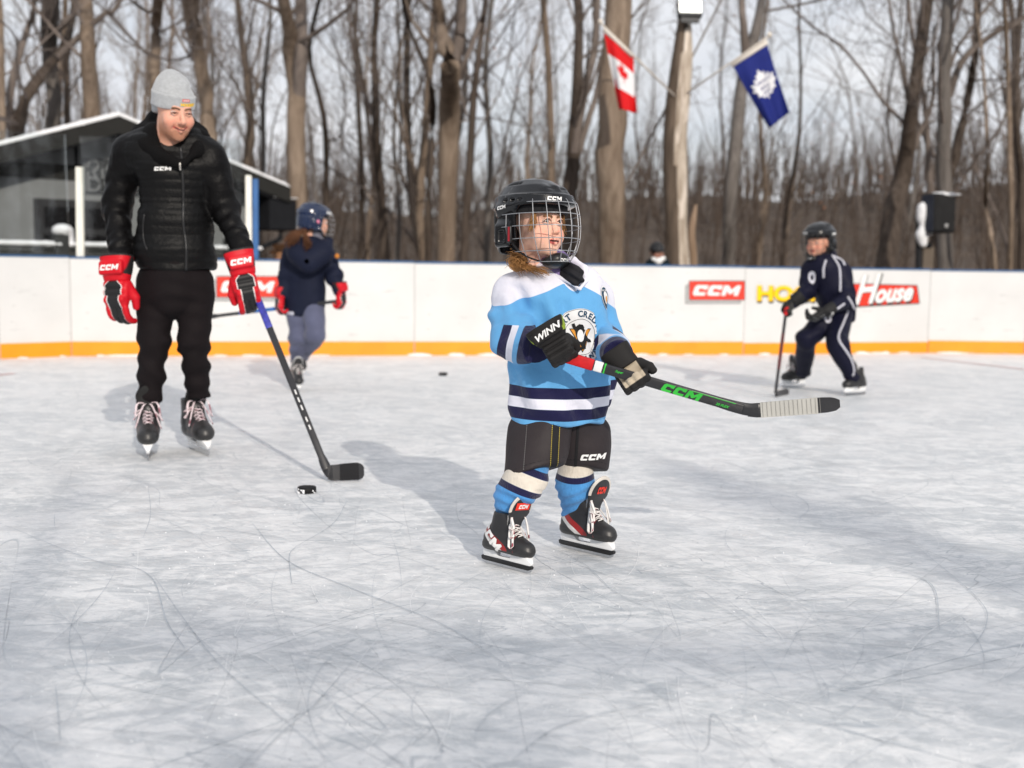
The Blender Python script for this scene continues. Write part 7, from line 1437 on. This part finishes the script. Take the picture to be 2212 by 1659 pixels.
gb1 = mk_glove(boy, W(1712, 656, Yb - .30), (-.75, -.1, -.72), (-.6, -.4, .6), .92, False, (m_gk, m_gkc, None), curl=(55, 70, 40), s_h=.006, cuff_flare=.9, piping=False); wordmark(boy, gb1[1], gb1[3], gb1[2], (-.05, 0, .06), (0, 1, 0), (-1, 0, 0), .022, .085, m_white, off=.003, back=.1)
gb2 = mk_glove(boy, W(1776, 675, Yb - .34), (-.82, -.25, -.40), (-.1, -.9, .35), .98, True, (m_gk, m_gkc, None), curl=(40, 60, 40), s_h=.006, cuff_flare=.9, piping=True); wordmark(boy, gb2[1], gb2[3], gb2[2], (-.05, 0, .06), (0, -1, 0), (-1, 0, 0), .022, .085, m_white, off=.003, back=.1)
bA, bB = W(1699, 664, Yb - .36), G(1675, 858) + A_(0, .0, .03)
m_maroon = mat('shaft_maroon', srgb(92, 40, 44), .4, var=.3, vscale=10); build_stick('hockey_stick', 'upright black and maroon stick with a red butt end, in the boy\'s hand', bA, bB, A_(.5, .85, 0), A_(0, 0, 1), m_shaft, [('blade', 0, 1, m_shaft, 0)], w=(.028, .019), blen=.26, bh=.06, bands=[(-.01, .09, m_tred, 'butt_tape', .002), (.30, .72, m_maroon, 'printed_band', .0008)])
# ================================================================ ONLOOKER BEHIND THE BOARDS
onl = Thing('person', W(1420, 600, 14.6) * A_(1, 1, 0), 'onlooker in a dark cap and white scarf behind the boards', 'person')
S = Sdf(.012); Yo = 14.6; S.chain([W(1420, 575, Yo), W(1419, 640, Yo) , W(1419, 700, Yo)], [.13, .15, .15], k=.05); S.chain([W(1404, 572, Yo), W(1400, 620, Yo - .05)], [.07, .06], k=.04).chain([W(1436, 572, Yo), W(1440, 620, Yo - .05)], [.07, .06], k=.04); garment(S, 'coat', mat('dark_teal_coat', srgb(24, 34, 40), .8), onl, lambda V: .008 * wob(V, 10, 3))
S = Sdf(.012); S.chain([W(1413, 690, Yo), A_(W(1410, 700, Yo)[0], Yo, .04)], [.08, .07], k=.02).chain([W(1427, 690, Yo), A_(W(1430, 700, Yo)[0], Yo, .04)], [.08, .07], k=.02); garment(S, 'trousers', m_trs, onl)
HO = headframe(W(1419, 545, Yo), 20, 5, 0, 1.0); build_head(onl, HO, skinmat('onlooker_skin', srgb(150, 112, 96), srgb(130, 80, 76)), True, h=.009, neck=.12)
S = Sdf(.010); S.ell((0, -.01, .035), (.088, .108, .10)); S.ell((.03, .09, .03), (.06, .05, .02), k=.02); V, Q = place(S.mesh(), HO); part('cap', V, Q, m_blackp, onl)
S = Sdf(.010); S.chain([W(1411, 559, Yo - .10), W(1422, 565, Yo - .13), W(1433, 558, Yo - .10)], [.028, .034, .028], k=.03); garment(S, 'scarf', m_white, onl, lambda V: .004 * wob(V, 25, 3))
